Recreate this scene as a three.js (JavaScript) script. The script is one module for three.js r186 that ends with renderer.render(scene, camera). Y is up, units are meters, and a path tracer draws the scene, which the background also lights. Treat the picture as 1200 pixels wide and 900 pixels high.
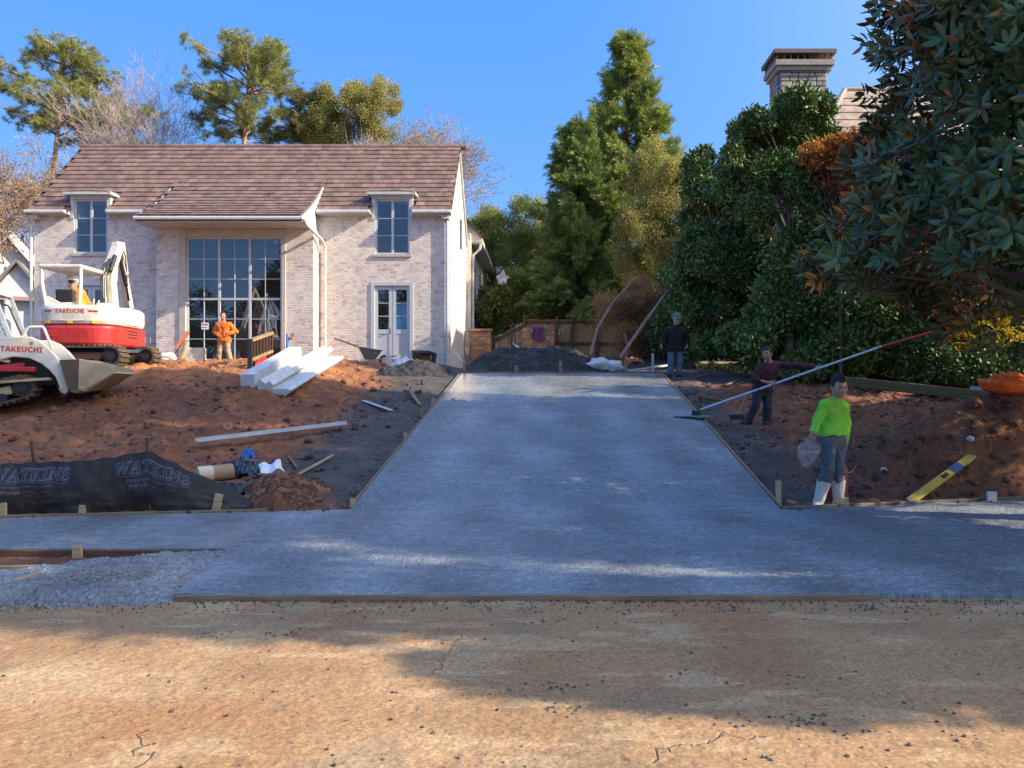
import * as THREE from 'three';
import { FontLoader } from 'three/addons/loaders/FontLoader.js';
import { ImprovedNoise } from 'three/addons/math/ImprovedNoise.js';
import { RoundedBoxGeometry } from 'three/addons/geometries/RoundedBoxGeometry.js';
import { TextGeometry } from 'three/addons/geometries/TextGeometry.js';
import { mergeGeometries } from 'three/addons/utils/BufferGeometryUtils.js';

// ---------------------------------------------------------------- camera, sky, sun, exposure
const scene = new THREE.Scene();
const EYE = 1.6, F = 900, CX = 635, CY = 450;            // metres; focal length and vanishing point in the photograph's pixels
const camera = new THREE.PerspectiveCamera(2 * Math.atan(450 / F) * 180 / Math.PI, 4 / 3, 0.1, 900);
camera.position.set(0, EYE, 0);
camera.lookAt(0, EYE, -10);
camera.setViewOffset(1200, 900, -35, 0, 1200, 900);      // shifted lens: the street is seen square on
const SUN = new THREE.Vector3(0.85, 0.50, 0.17).normalize();
const EXPOSURE = 2.3;
{
  const W = 512, H = 256, data = new Float32Array(W * H * 4);
  for (let r = 0; r < H; r++) for (let c = 0; c < W; c++) {
    const up = ((r + 0.5) / H - 0.5) * Math.PI, az = ((c + 0.5) / W - 0.5) * 2 * Math.PI;
    const y = Math.sin(up), x = Math.cos(az) * Math.cos(up), z = Math.sin(az) * Math.cos(up);
    const t = Math.pow(Math.max(0, 1 - Math.max(0, y)), 3.2);
    const mu = Math.max(0, x * SUN.x + y * SUN.y + z * SUN.z);
    const halo = 1.8 * Math.pow(mu, 6) + 0.8 * Math.pow(mu, 2);  // glow around the sun, out of view, strengthened to light the shaded sides
    const zen = [0.032, 0.15, 0.47], hor = [0.17, 0.305, 0.5];
    for (let k = 0; k < 3; k++) {
      let v = zen[k] * (1 - t) + hor[k] * t;
      v += halo * [0.62, 0.6, 0.52][k] * (0.35 + 0.65 * Math.min(1, Math.max(0, y + 0.1) * 4));
      if (y < 0) v = [0.16, 0.17, 0.16][k];
      data[(r * W + c) * 4 + k] = v;
    }
    data[(r * W + c) * 4 + 3] = 1;
  }
  const sky = new THREE.DataTexture(data, W, H, THREE.RGBAFormat, THREE.FloatType);
  sky.mapping = THREE.EquirectangularReflectionMapping; sky.magFilter = THREE.LinearFilter; sky.needsUpdate = true;
  scene.background = sky; scene.environment = sky;
}
const sun = new THREE.DirectionalLight(new THREE.Color(1, 0.86, 0.66), 4.1);
sun.position.copy(SUN).multiplyScalar(70).add(new THREE.Vector3(0, 0, -18)); sun.target.position.set(0, 0, -18);
sun.castShadow = true; sun.shadow.radius = 1.0; sun.shadow.mapSize.set(4096, 4096);
Object.assign(sun.shadow.camera, { left: -45, right: 45, top: 45, bottom: -45, near: 1, far: 160 });
scene.add(sun, sun.target);

// ---------------------------------------------------------------- helpers
const V = (x, y, z) => new THREE.Vector3(x, y, z);
let seed = 7;
const reseed = (s) => { seed = s; };
const rnd = () => { seed = (seed + 0x6d2b79f5) | 0; let t = Math.imul(seed ^ (seed >>> 15), 1 | seed); t = (t + Math.imul(t ^ (t >>> 7), 61 | t)) ^ t; return ((t ^ (t >>> 14)) >>> 0) / 4294967296; };
const rr = (a, b) => a + (b - a) * rnd();
const pick = (a) => a[Math.floor(rnd() * a.length)];
const clamp = THREE.MathUtils.clamp, lerp = THREE.MathUtils.lerp, sstep = (a, b, x) => { const t = clamp((x - a) / (b - a), 0, 1); return t * t * (3 - 2 * t); };
const IN = new ImprovedNoise();
const n3 = (x, y, z) => IN.noise(x + 31.7, y + 11.3, z + 57.1);
const fbm = (x, y, z, o = 4) => { let s = 0, a = 1, f = 1; for (let i = 0; i < o; i++) { s += a * n3(x * f, y * f, z * f); a *= 0.5; f *= 2.03; } return s; };
const P = (px, py, d) => V((px - CX) * d / F, EYE + (CY - py) * d / F, -d);   // a point at distance d seen there
const knots = (k, x) => { if (x <= k[0][0]) return k[0][1]; for (let i = 1; i < k.length; i++) if (x < k[i][0]) { const [a, b] = k[i - 1], [c, e] = k[i]; return b + (e - b) * (x - a) / (c - a); } return k[k.length - 1][1]; };

function tidy(g) {
  g = g.index ? g.toNonIndexed() : g.clone();
  if (!g.attributes.normal) g.computeVertexNormals();
  if (!g.attributes.uv) g.setAttribute('uv', new THREE.BufferAttribute(new Float32Array(g.attributes.position.count * 2), 2));
  for (const k of Object.keys(g.attributes)) if (!['position', 'normal', 'uv', 'color'].includes(k)) g.deleteAttribute(k);
  return g;
}
function merge(list) {
  list = [].concat(list).map(tidy);
  if (list.some((g) => g.attributes.color)) for (const g of list) if (!g.attributes.color) g.setAttribute('color', new THREE.BufferAttribute(new Float32Array(g.attributes.position.count * 3).fill(1), 3));
  return list.length === 1 ? list[0] : mergeGeometries(list);
}
function boxUV(g) {
  const p = g.attributes.position, n = g.attributes.normal, uv = new Float32Array(p.count * 2);
  for (let i = 0; i < p.count; i++) {
    const ax = Math.abs(n.getX(i)), ay = Math.abs(n.getY(i)), az = Math.abs(n.getZ(i));
    if (ay >= ax && ay >= az) { uv[2 * i] = p.getX(i); uv[2 * i + 1] = p.getZ(i); }
    else if (ax > az) { uv[2 * i] = p.getZ(i); uv[2 * i + 1] = p.getY(i); }
    else { uv[2 * i] = p.getX(i); uv[2 * i + 1] = p.getY(i); }
  }
  g.setAttribute('uv', new THREE.BufferAttribute(uv, 2));
  return g;
}
const tint = (g, r, gg, b) => { const c = new Float32Array(g.attributes.position.count * 3); for (let i = 0; i < c.length; i += 3) { c[i] = r; c[i + 1] = gg; c[i + 2] = b; } g.setAttribute('color', new THREE.BufferAttribute(c, 3)); return g; };
const box = (w, h, d, x = 0, y = 0, z = 0, rx = 0, ry = 0, rz = 0) => new THREE.BoxGeometry(w, h, d).applyMatrix4(new THREE.Matrix4().compose(V(x, y, z), new THREE.Quaternion().setFromEuler(new THREE.Euler(rx, ry, rz)), V(1, 1, 1)));
const rbox = (w, h, d, r, x = 0, y = 0, z = 0, rx = 0, ry = 0, rz = 0) => new RoundedBoxGeometry(w, h, d, 2, Math.min(r, w / 2.01, h / 2.01, d / 2.01)).applyMatrix4(new THREE.Matrix4().compose(V(x, y, z), new THREE.Quaternion().setFromEuler(new THREE.Euler(rx, ry, rz)), V(1, 1, 1)));
const spans = (x0, x1, y0, y1, z0, z1) => box(Math.abs(x1 - x0), Math.abs(y1 - y0), Math.abs(z1 - z0), (x0 + x1) / 2, (y0 + y1) / 2, (z0 + z1) / 2);
function bar(a, b, r0, r1 = r0, seg = 8) {
  const L = a.distanceTo(b), g = new THREE.CylinderGeometry(r1, r0, L, seg, 1);
  g.translate(0, L / 2, 0); g.applyQuaternion(new THREE.Quaternion().setFromUnitVectors(V(0, 1, 0), b.clone().sub(a).normalize())); g.translate(a.x, a.y, a.z);
  return g;
}
// a squared length of timber or metal: w across (horizontal), h the other way
function beam(a, b, w, h, up = V(0, 1, 0), round = 0) {
  const dir = b.clone().sub(a), L = dir.length(); dir.normalize();
  const side = dir.clone().cross(up).normalize(), u = side.clone().cross(dir);
  const g = round ? new RoundedBoxGeometry(w, h, L, 2, round) : new THREE.BoxGeometry(w, h, L);
  boxUV(tidy(g));
  g.applyMatrix4(new THREE.Matrix4().makeBasis(side, u, dir.clone().negate()).setPosition(a.clone().lerp(b, 0.5)));
  return g;
}
const tube = (pts, r, seg = 24, rad = 8) => new THREE.TubeGeometry(new THREE.CatmullRomCurve3(pts, false, 'catmullrom', 0.2), seg, r, rad);
function ext(pts, depth, bevel = 0, holes = []) {
  const s = new THREE.Shape(pts.map((p) => new THREE.Vector2(p[0], p[1])));
  for (const h of holes) s.holes.push(new THREE.Path(h.map((p) => new THREE.Vector2(p[0], p[1]))));
  return new THREE.ExtrudeGeometry(s, { depth: depth - 2 * bevel, bevelEnabled: bevel > 0, bevelThickness: bevel, bevelSize: bevel, bevelOffset: -bevel, bevelSegments: 2, curveSegments: 10 }).translate(0, 0, bevel);
}
function gridGeo(nu, nv, f) {     // f(u, v) -> Vector3
  const pos = [], uv = [], idx = [];
  for (let j = 0; j <= nv; j++) for (let i = 0; i <= nu; i++) { const p = f(i / nu, j / nv); pos.push(p.x, p.y, p.z); uv.push(i / nu, j / nv); }
  for (let j = 0; j < nv; j++) for (let i = 0; i < nu; i++) { const a = j * (nu + 1) + i, b = a + 1, c = a + nu + 1, d = c + 1; idx.push(a, b, d, a, d, c); }
  const g = new THREE.BufferGeometry();
  g.setAttribute('position', new THREE.Float32BufferAttribute(pos, 3)); g.setAttribute('uv', new THREE.Float32BufferAttribute(uv, 2)); g.setIndex(idx); g.computeVertexNormals();
  return g;
}

const taken = {};
const numbered = (name) => { const k = taken[name] = (taken[name] ?? -1) + 1; return k ? name + '_' + String(k).padStart(3, '0') : name; };
function tag(o, label, category, group, kind) {
  if (label) o.userData.label = label; if (category) o.userData.category = category;
  if (group) o.userData.group = group; if (kind) o.userData.kind = kind;
  return o;
}
function thing(name, label, category, pos = V(0, 0, 0), turn = 0, group) {
  const o = new THREE.Group(); o.name = numbered(name); o.position.copy(pos); o.rotation.y = turn; scene.add(o);
  return tag(o, label, category, group);
}
function fit(geos, m) { const g = merge(geos); if (m.map || m.bumpMap) if (!m.userData.ownUV) boxUV(g); return g; }
// a part in its thing's own axes; part.w: geometry given in world axes, under a thing that is not turned
function part(name, geos, m, parent, label) {
  const o = new THREE.Mesh(fit(geos, m), m); o.name = name; parent.add(o); if (label) o.userData.label = label; return o;
}
function partW(name, geos, m, parent, label) {
  const g = fit(geos, m), root = parent.isMesh ? parent.parent : parent; g.translate(-root.position.x, -root.position.y, -root.position.z);
  const o = new THREE.Mesh(g, m); o.name = name; parent.add(o); if (label) o.userData.label = label; return o;
}
function solo(name, geos, m, label, category, pos = V(0, 0, 0), group) {   // a thing that is one mesh, geometry in world axes
  const g = fit(geos, m); g.translate(-pos.x, -pos.y, -pos.z);
  const o = new THREE.Mesh(g, m); o.name = numbered(name); o.position.copy(pos); scene.add(o); return tag(o, label, category, group);
}
function struct(name, geos, m) { const o = new THREE.Mesh(merge(geos), m); o.name = name; o.userData.kind = 'structure'; scene.add(o); return o; }

// ---------------------------------------------------------------- textures
const lat = (ix, iy, s) => { let h = Math.imul(ix, 374761393) ^ Math.imul(iy, 668265263) ^ Math.imul(s, 974634541); h = Math.imul(h ^ (h >>> 13), 1274126177); return ((h ^ (h >>> 16)) >>> 0) / 4294967296; };
function tn(u, v, f, s = 0, fv = f) {       // tileable value noise
  const x = u * f, y = v * fv, ix = Math.floor(x), iy = Math.floor(y), a = x - ix, b = y - iy, p = a * a * (3 - 2 * a), q = b * b * (3 - 2 * b), m = (i, n) => ((i % n) + n) % n;
  const A = lat(m(ix, f), m(iy, fv), s), B = lat(m(ix + 1, f), m(iy, fv), s), C = lat(m(ix, f), m(iy + 1, fv), s), D = lat(m(ix + 1, f), m(iy + 1, fv), s);
  return lerp(lerp(A, B, p), lerp(C, D, p), q);
}
const tf = (u, v, f, s = 0, o = 4, fv = f) => { let r = 0, a = 0.5, t = 0; for (let i = 0; i < o; i++) { r += a * tn(u, v, f << i, s + i, fv << i); t += a; a *= 0.5; } return r / t; };
function tex(w, h, fn, srgb = true, size = [1, 1]) {
  const d = new Uint8Array(w * h * 4);
  for (let y = 0; y < h; y++) for (let x = 0; x < w; x++) { const c = fn((x + 0.5) / w, (y + 0.5) / h), o = (y * w + x) * 4; if (typeof c === 'number') { d[o] = d[o + 1] = d[o + 2] = clamp(c * 255, 0, 255); } else { d[o] = clamp(c[0], 0, 255); d[o + 1] = clamp(c[1], 0, 255); d[o + 2] = clamp(c[2], 0, 255); } d[o + 3] = 255; }
  const t = new THREE.DataTexture(d, w, h); t.wrapS = t.wrapT = THREE.RepeatWrapping; t.magFilter = THREE.LinearFilter; t.repeat.set(1 / size[0], 1 / size[1]);
  if (srgb) t.colorSpace = THREE.SRGBColorSpace; t.needsUpdate = true; return t;
}
const mat = (r, g, b, rough = 0.8, o = {}) => { const m = new THREE.MeshStandardMaterial({ roughness: rough, metalness: 0, ...o }); m.color.setRGB(r, g, b); return m; };
const phys = (r, g, b, rough = 0.8, o = {}) => { const m = new THREE.MeshPhysicalMaterial({ roughness: rough, metalness: 0, ...o }); m.color.setRGB(r, g, b); return m; };
const mix3 = (a, b, t) => [lerp(a[0], b[0], t), lerp(a[1], b[1], t), lerp(a[2], b[2], t)];

const T = {};
// whitewashed brick, 2.64 m x 2.56 m
{
  const rows = 32, cols = 12;
  const at = (u, v) => { const r = Math.floor(v * rows), o = r % 2 ? 0.5 : 0, c = Math.floor(u * cols + o) % cols, fx = (u * cols + o) % 1, fy = (v * rows) % 1; return [r, c, Math.min(fx, 1 - fx) * 0.22, Math.min(fy, 1 - fy) * 0.08]; };
  T.brick = tex(1024, 1024, (u, v) => {
    const [r, c, ex, ey] = at(u, v), k = lat(c, r, 5), k2 = lat(c, r, 9), e = Math.min(ex, ey) < 0.0055;
    let col = mix3([200, 188, 180], [218, 208, 200], k);
    if (k2 > 0.95) col = mix3(col, [146, 130, 124], 0.45); else if (k2 > 0.84) col = mix3(col, [182, 168, 162], 0.45);
    const wash = tf(u, v, 9, 3, 4), dab = tf(u, v, 26, 17, 3, 60);
    col = mix3(col, [226, 219, 210], sstep(0.42, 0.62, wash) * 0.6);
    if (e) col = mix3([188, 177, 170], [212, 203, 196], wash);
    col = mix3(col, [110, 98, 96], sstep(0.66, 0.78, dab) * 0.42 * sstep(0.3, 0.6, tf(u, v, 4, 31, 2)));
    const g = 0.93 + 0.14 * tn(u, v, 256, 2); return col.map((x) => x * g);
  }, true, [2.64, 2.56]);
  T.brickB = tex(1024, 1024, (u, v) => { const [r, c, ex, ey] = at(u, v); return 0.6 * sstep(0.002, 0.009, Math.min(ex, ey)) + 0.2 * lat(c, r, 5) + 0.2 * tf(u, v, 64, 8, 2); }, false, [2.64, 2.56]);
  T.redBrick = tex(512, 512, (u, v) => { const [r, c, ex, ey] = at(u, v), k = lat(c, r, 15); if (Math.min(ex, ey) < 0.007) return [176, 160, 140]; return mix3(mix3([122, 78, 58], [176, 126, 92], k), [78, 60, 54], lat(c, r, 4) > 0.8 ? 0.6 : 0.1 * tn(u, v, 64, 1)); }, true, [2.64, 2.56]);
}
T.dirt = tex(1024, 1024, (u, v) => { const a = tf(u, v, 8, 1, 6), b = tf(u, v, 32, 7, 4), g = tn(u, v, 256, 3); const k = 0.66 + 0.36 * a + 0.34 * (b - 0.5) + 0.22 * (g - 0.5); const p = tn(u, v, 180, 13) > 0.93 ? 1.25 : 1; return [215 * k * p, 208 * k * p, 204 * k * p]; }, true, [2.3, 2.3]);
T.dirtB = tex(1024, 1024, (u, v) => 0.5 * tf(u, v, 12, 21, 6) + 0.3 * Math.pow(tf(u, v, 48, 4, 3), 0.8) + 0.2 * tn(u, v, 300, 6), false, [2.3, 2.3]);
T.conc = tex(1024, 1024, (u, v) => { const k = 0.68 + 0.34 * tf(u, v, 4, 2, 5) + 0.26 * (tn(u, v, 300, 5) - 0.5) + 0.2 * (tf(u, v, 60, 3, 2) - 0.5) + 0.14 * (tf(u, v, 5, 77, 4, 40) - 0.5), s = tn(u, v, 220, 9) > 0.88 ? 0.66 : 1; return [158 * k * s, 160 * k * s, 160 * k * s]; }, true, [2.9, 2.9]);
T.concB = tex(1024, 1024, (u, v) => { const g = tf(u, v, 110, 3, 3), h = tf(u, v, 30, 5, 3, 14); return 0.62 * g + 0.38 * h; }, false, [2.9, 2.9]);
T.concR = tex(512, 512, (u, v) => 0.42 + 0.42 * tf(u, v, 3, 44, 4) + 0.25 * (tn(u, v, 120, 4) - 0.5), false, [5.3, 5.3]);
T.wood = tex(512, 512, (u, v) => { const k = 0.8 + 0.3 * (tf(u, v, 3, 1, 4, 70) - 0.5) + 0.24 * (tf(u, v, 6, 4, 3, 24) - 0.5); return [225 * k, 205 * k, 175 * k]; }, true, [1.2, 0.6]);
T.grain = tex(512, 512, (u, v) => { const k = 0.88 + 0.2 * (tf(u, v, 6, 1, 5) - 0.5) + 0.1 * (tn(u, v, 200, 2) - 0.5); return [255 * k, 255 * k, 255 * k]; }, true, [0.9, 0.9]);
T.mud = tex(512, 512, (u, v) => { const a = tf(u, v, 5, 61, 5); const t = sstep(0.42, 0.8, a); return mix3([255, 252, 246], [206, 176, 142], t * 0.45).map((x) => x * (0.93 + 0.12 * (tn(u, v, 150, 2) - 0.5))); }, true, [1.3, 1.3]);
T.bark = tex(512, 512, (u, v) => { const k = 0.6 + 0.7 * tf(u, v, 24, 3, 4, 6); return [235 * k, 225 * k, 215 * k]; }, true, [0.7, 1.2]);
T.tileG = tex(512, 512, (u, v) => { const k = 0.86 + 0.3 * (tf(u, v, 8, 5, 5) - 0.5) + 0.1 * (tn(u, v, 220, 1) - 0.5); return [255 * k, 252 * k, 250 * k]; }, true, [1.1, 1.1]);
const alb = (t) => t;
const M = {};
M.brick = mat(1.03, 0.99, 0.945, 0.9, { map: T.brick, bumpMap: T.brickB, bumpScale: 0.012 });
M.redBrick = mat(1, 1, 1, 0.9, { map: T.redBrick });
M.wood = mat(0.62, 0.5, 0.36, 0.8, { map: T.wood });
M.paleWood = mat(0.85, 0.74, 0.58, 0.8, { map: T.wood });
M.greyWood = mat(0.42, 0.38, 0.33, 0.9, { map: T.wood });
M.darkWood = mat(0.16, 0.09, 0.06, 0.8, { map: T.wood });
M.fenceWood = mat(0.5, 0.4, 0.28, 0.9, { map: T.wood });
M.white = mat(0.74, 0.73, 0.7, 0.5, { map: T.grain });
M.cream = mat(0.66, 0.58, 0.48, 0.75, { map: T.grain });
M.trim = mat(0.58, 0.6, 0.62, 0.5, { map: T.grain });
M.machine = phys(0.78, 0.75, 0.67, 0.35, { map: T.mud, clearcoat: 0.4 });
M.red = phys(0.55, 0.035, 0.03, 0.35, { map: T.mud, clearcoat: 0.4 });
M.redPlain = mat(0.5, 0.04, 0.03, 0.5);
M.black = mat(0.02, 0.02, 0.022, 0.6);
M.rubber = mat(0.20, 0.145, 0.10, 0.95, { map: T.dirt });
M.steel = mat(0.45, 0.46, 0.48, 0.35, { metalness: 0.8 });
M.zinc = mat(0.62, 0.66, 0.7, 0.45, { metalness: 0.35, map: T.grain });
M.soilPart = mat(0.36, 0.17, 0.09, 1, { map: T.dirt, bumpMap: T.dirtB, bumpScale: 0.03 });
M.tan = mat(0.55, 0.43, 0.28, 0.7, { map: T.mud });
M.foam = mat(0.68, 0.69, 0.7, 0.7, { map: T.grain });
M.glass = phys(0.72, 0.78, 0.8, 0.0, { transmission: 1, thickness: 0, ior: 2.15 });
M.bag = mat(0.75, 0.75, 0.76, 0.5, { map: T.grain });
// ---------------------------------------------------------------- the lie of the land (d = distance in front of the camera = -z)
const SLAB = 0.03;
const driveH = (d) => d < 9.6 ? SLAB : d < 21 ? SLAB + 1.87 * (d - 9.6) / 11.4 : lerp(1.9, 2.3, sstep(21, 30, d));
const backEdge = (x) => x < -2.4 ? 9.6 + (x + 2.4) * 0.152 : x < 2.99 ? 9.6 : 9.6 + (x - 2.99) * 0.241;
const driveL = (d) => lerp(-2.4, -2.22, (d - 9.6) / 11.4), driveR = (d) => lerp(2.99, 3.27, (d - 9.6) / 11.4);
const LEFT = [[9.3, 0.0], [9.75, 0.1], [10.4, 0.42], [11.5, 0.52], [13, 0.66], [15, 0.95], [17, 1.42], [18.6, 1.86], [20, 2.05], [23, 2.2], [25, 2.28], [28, 2.3], [45, 2.4], [150, 2.4]];
const MID = [[9.6, -0.06], [11, 0.18], [13, 0.5], [15, 0.86], [17, 1.2], [19, 1.56], [21, 1.9], [24, 2.02], [27, 2.1], [45, 2.4], [150, 2.4]];
const RIGHT = [[9.7, -0.08], [11, 0.0], [13, 0.32], [15.2, 0.74], [18, 1.28], [21, 1.82], [24, 2.1], [30, 2.5], [150, 2.6]];
const bump = (x, d, cx, cd, sx, sd, h) => h * Math.exp(-(((x - cx) / sx) ** 2) - ((d - cd) / sd) ** 2);
function smoothH(x, d) {          // ground height before roughness
  if (d < 5.68) return -0.14;
  if (d < 7.4 && x < -3.0) return lerp(-0.14, -0.035, sstep(5.66, 5.85, d));
  const be = backEdge(x);
  if (d < be - 0.03) return -0.16;
  const l = knots(LEFT, d), m = knots(MID, d), r = knots(RIGHT, d);
  const wl = sstep(-4.0, -6.4, x) * (1 - 0.0), wr = sstep(3.1, 4.4, x);
  let h = m * (1 - wl) * (1 - wr) + l * wl + r * wr;
  if (d > be + 0.05 && d < 21) {
    h += bump(x, d, 6.9, 12.0, 1.9, 1.05, 1.02) + bump(x, d, 9.6, 12.6, 2.2, 1.4, 0.9) + bump(x, d, 4.25, 13.0, 0.8, 0.7, 0.24) + bump(x, d, 5.4, 14.4, 1.1, 0.9, 0.2);
    h += bump(x, d, -3.55, 10.5, 0.95, 0.42, 0.17) + bump(x, d, -7.2, 16.6, 1.5, 1, 0.1) + bump(x, d, -10.4, 15.6, 1.5, 1.2, 0.16);
    h -= bump(x, d, 3.9, 11.0, 0.9, 0.9, 0.05);
  }
  h += bump(x, d, 7, 29, 5.5, 2.2, 1.1) + bump(x, d, 13, 25.5, 4, 1.8, 0.8);
  h += bump(x, d, -7.0, 22.5, 3.2, 0.9, 0.14) + bump(x, d, -3.1, 22.4, 0.9, 0.9, 0.16);
  if (d > 9.4 && d < 21.2) {
    const e = Math.max(driveL(d) - 0.05 - x, x - driveR(d) - 0.05);
    if (e < 0) return driveH(d) - 0.16;
    h = lerp(Math.min(h, driveH(d) - 0.07), h, sstep(0, 0.7, e));
  }
  return lerp(Math.min(h, -0.05), h, sstep(be - 0.02, be + 0.18, d));
}
// what the surface is made of: 0 clay, 1 dark gravel
function gravelAt(x, d) {
  const n = 0.5 * fbm(x * 0.9, d * 0.9, 3, 3);
  if (d < 7.4) return 0.62 + n;
  let g = sstep(-4.7, -3.2, x + n * 1.2) * sstep(4.6, 3.6, x + n) * sstep(9.8, 10.8, d + (x < -2 ? 0.4 : 0.8));
  g = Math.max(g, sstep(19, 20.6, d + n) * sstep(2.8, 3.6, x) * sstep(8.4, 7, x + n), bump(x, d, 3.75, 10.9, 0.75, 1.1, 1));
  g = Math.max(g, bump(x, d, -3.1, 22.4, 1.6, 1.6, 1.2));
  return clamp(g, 0, 1);
}
const FEET = [[3.8, 10.15, -0.035], [4.29, 15.25, 0.787], [3.6, 20.9, 1.786], [-10.14, 24.6, 2.28]];
function roughH(x, d) {
  const a = 0.5 + 0.5 * Math.abs(fbm(x * 0.35, d * 0.35, 1, 2)), g = gravelAt(x, d);
  const big = d > 9.3 ? fbm(x * 0.8, d * 0.8, 5, 3) * 0.10 : 0;
  const clod = Math.max(0, fbm(x * 2.6, d * 2.6, 9, 4)) * 0.20 * a, fine = fbm(x * 9, d * 9, 2, 3) * 0.028;
  const rut = d > 13 && d < 26 && x < -4 ? 0.05 * Math.sin((d + x * 0.28 + 0.5 * n3(x * 0.4, d * 0.4, 8)) * 4.4) * sstep(0, 0.4, n3(x * 0.22, d * 0.3, 4) + 0.25) : 0;
  return (big * (1 - 0.6 * g) + clod * (1 - 0.75 * g) + rut * (1 - g)) * sstep(5.8, 6.3, d) * (d < 9 ? 0.3 : 1) + fine * (1 - 0.3 * g);
}
function gy(x, d) {
  let h = smoothH(x, d), r = roughH(x, d), be = backEdge(x), e = 1;
  if (d < 5.75) return h;
  if (d > be - 0.1 && d < 21.2) e = sstep(0, 0.5, Math.min(d - be, Math.max(driveL(d) - x, x - driveR(d), d < be + 1 ? 0 : -9)));
  if (d > be && d < 21.2 && (x < driveL(d) || x > driveR(d))) e = sstep(0, 0.45, Math.min(d - be, Math.max(driveL(d) - x, x - driveR(d))));
  const inside = d < be && !(d < 7.4 && x < -3) || (d < 21.2 && x > driveL(d) && x < driveR(d));
  let y = h + (inside ? 0 : r * (0.25 + 0.75 * e));
  for (const [fx, fd, fy] of FEET) { const q = Math.hypot(x - fx, d - fd); if (q < 0.75 && !inside && d > be + 0.02) y = lerp(fy + 0.3 * r * sstep(0.2, 0.5, q), y, sstep(0.32, 0.75, q)); }
  return y;
}
const G = (x, d, up = 0) => V(x, gy(x, d) + up, -d);
const onG = (px, d, up = 0) => G((px - CX) * d / F, d, up);
{
  const xs = [], ds = [];
  for (let x = -160; x < -24; x += 8) xs.push(x);
  for (let x = -24; x < -15; x += 0.4) xs.push(x);
  for (let x = -15; x < 9.5; x += 0.062) xs.push(x);
  for (let x = 9.5; x < 26; x += 0.4) xs.push(x);
  for (let x = 26; x <= 160; x += 8) xs.push(x);
  for (let d = -60; d < 5; d += 6) ds.push(d);
  for (let d = 5.4; d < 19; d += 0.055) ds.push(d);
  for (let d = 19; d < 28; d += 0.09) ds.push(d);
  for (let d = 28; d < 50; d += 0.8) ds.push(d);
  for (let d = 50; d <= 460; d += 14) ds.push(d);
  const nx = xs.length, nd = ds.length, pos = new Float32Array(nx * nd * 3), col = new Float32Array(nx * nd * 3), uv = new Float32Array(nx * nd * 2), idx = [];
  let k = 0;
  for (const d of ds) for (const x of xs) {
    const h = gy(x, d), g = gravelAt(x, d);
    pos.set([x, h, -d], k * 3); uv.set([x, d], k * 2);
    const n = 0.5 + 0.5 * fbm(x * 0.55, d * 0.55, 12, 4), m = 0.5 + 0.5 * fbm(x * 2.4, d * 2.4, 3, 3);
    let c = mix3([0.3, 0.115, 0.055], [0.64, 0.24, 0.085], clamp(n * 1.25 - 0.22, 0, 1));
    c = mix3(c, [0.40, 0.215, 0.145], clamp(m - 0.45, 0, 0.4) * 1.4);
    if (x > 3.2 && d < 20) c = mix3(c, mix3([0.28, 0.115, 0.06], [0.54, 0.21, 0.09], n), 0.8);
    if (d > 18.2 && x < -4.5) c = mix3(c, [0.74, 0.31, 0.11], 0.65);  // sunlit stretch before the house: sunlight painted into a brighter clay
    c = mix3(c, mix3([0.115, 0.108, 0.105], [0.19, 0.172, 0.16], m), g);
    if (d < 7.4 && d > 6.9 && x < -3) c = [0.34, 0.14, 0.08];
    if (d > 28 || Math.abs(x) > 13 && d > 20) c = mix3(c, [0.14, 0.12, 0.07], 0.8);
    col.set(c, k * 3); k++;
  }
  for (let j = 0; j < nd - 1; j++) for (let i = 0; i < nx - 1; i++) { const a = j * nx + i; idx.push(a, a + 1, a + nx + 1, a, a + nx + 1, a + nx); }
  const g = new THREE.BufferGeometry();
  g.setAttribute('position', new THREE.BufferAttribute(pos, 3)); g.setAttribute('color', new THREE.BufferAttribute(col, 3)); g.setAttribute('uv', new THREE.BufferAttribute(uv, 2)); g.setIndex(idx); g.computeVertexNormals();
  const o = new THREE.Mesh(g, mat(1, 1, 1, 0.96, { map: T.dirt, bumpMap: T.dirtB, bumpScale: 0.045, vertexColors: true })); o.name = 'ground'; tag(o, null, null, null, 'structure'); scene.add(o);
}
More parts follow.
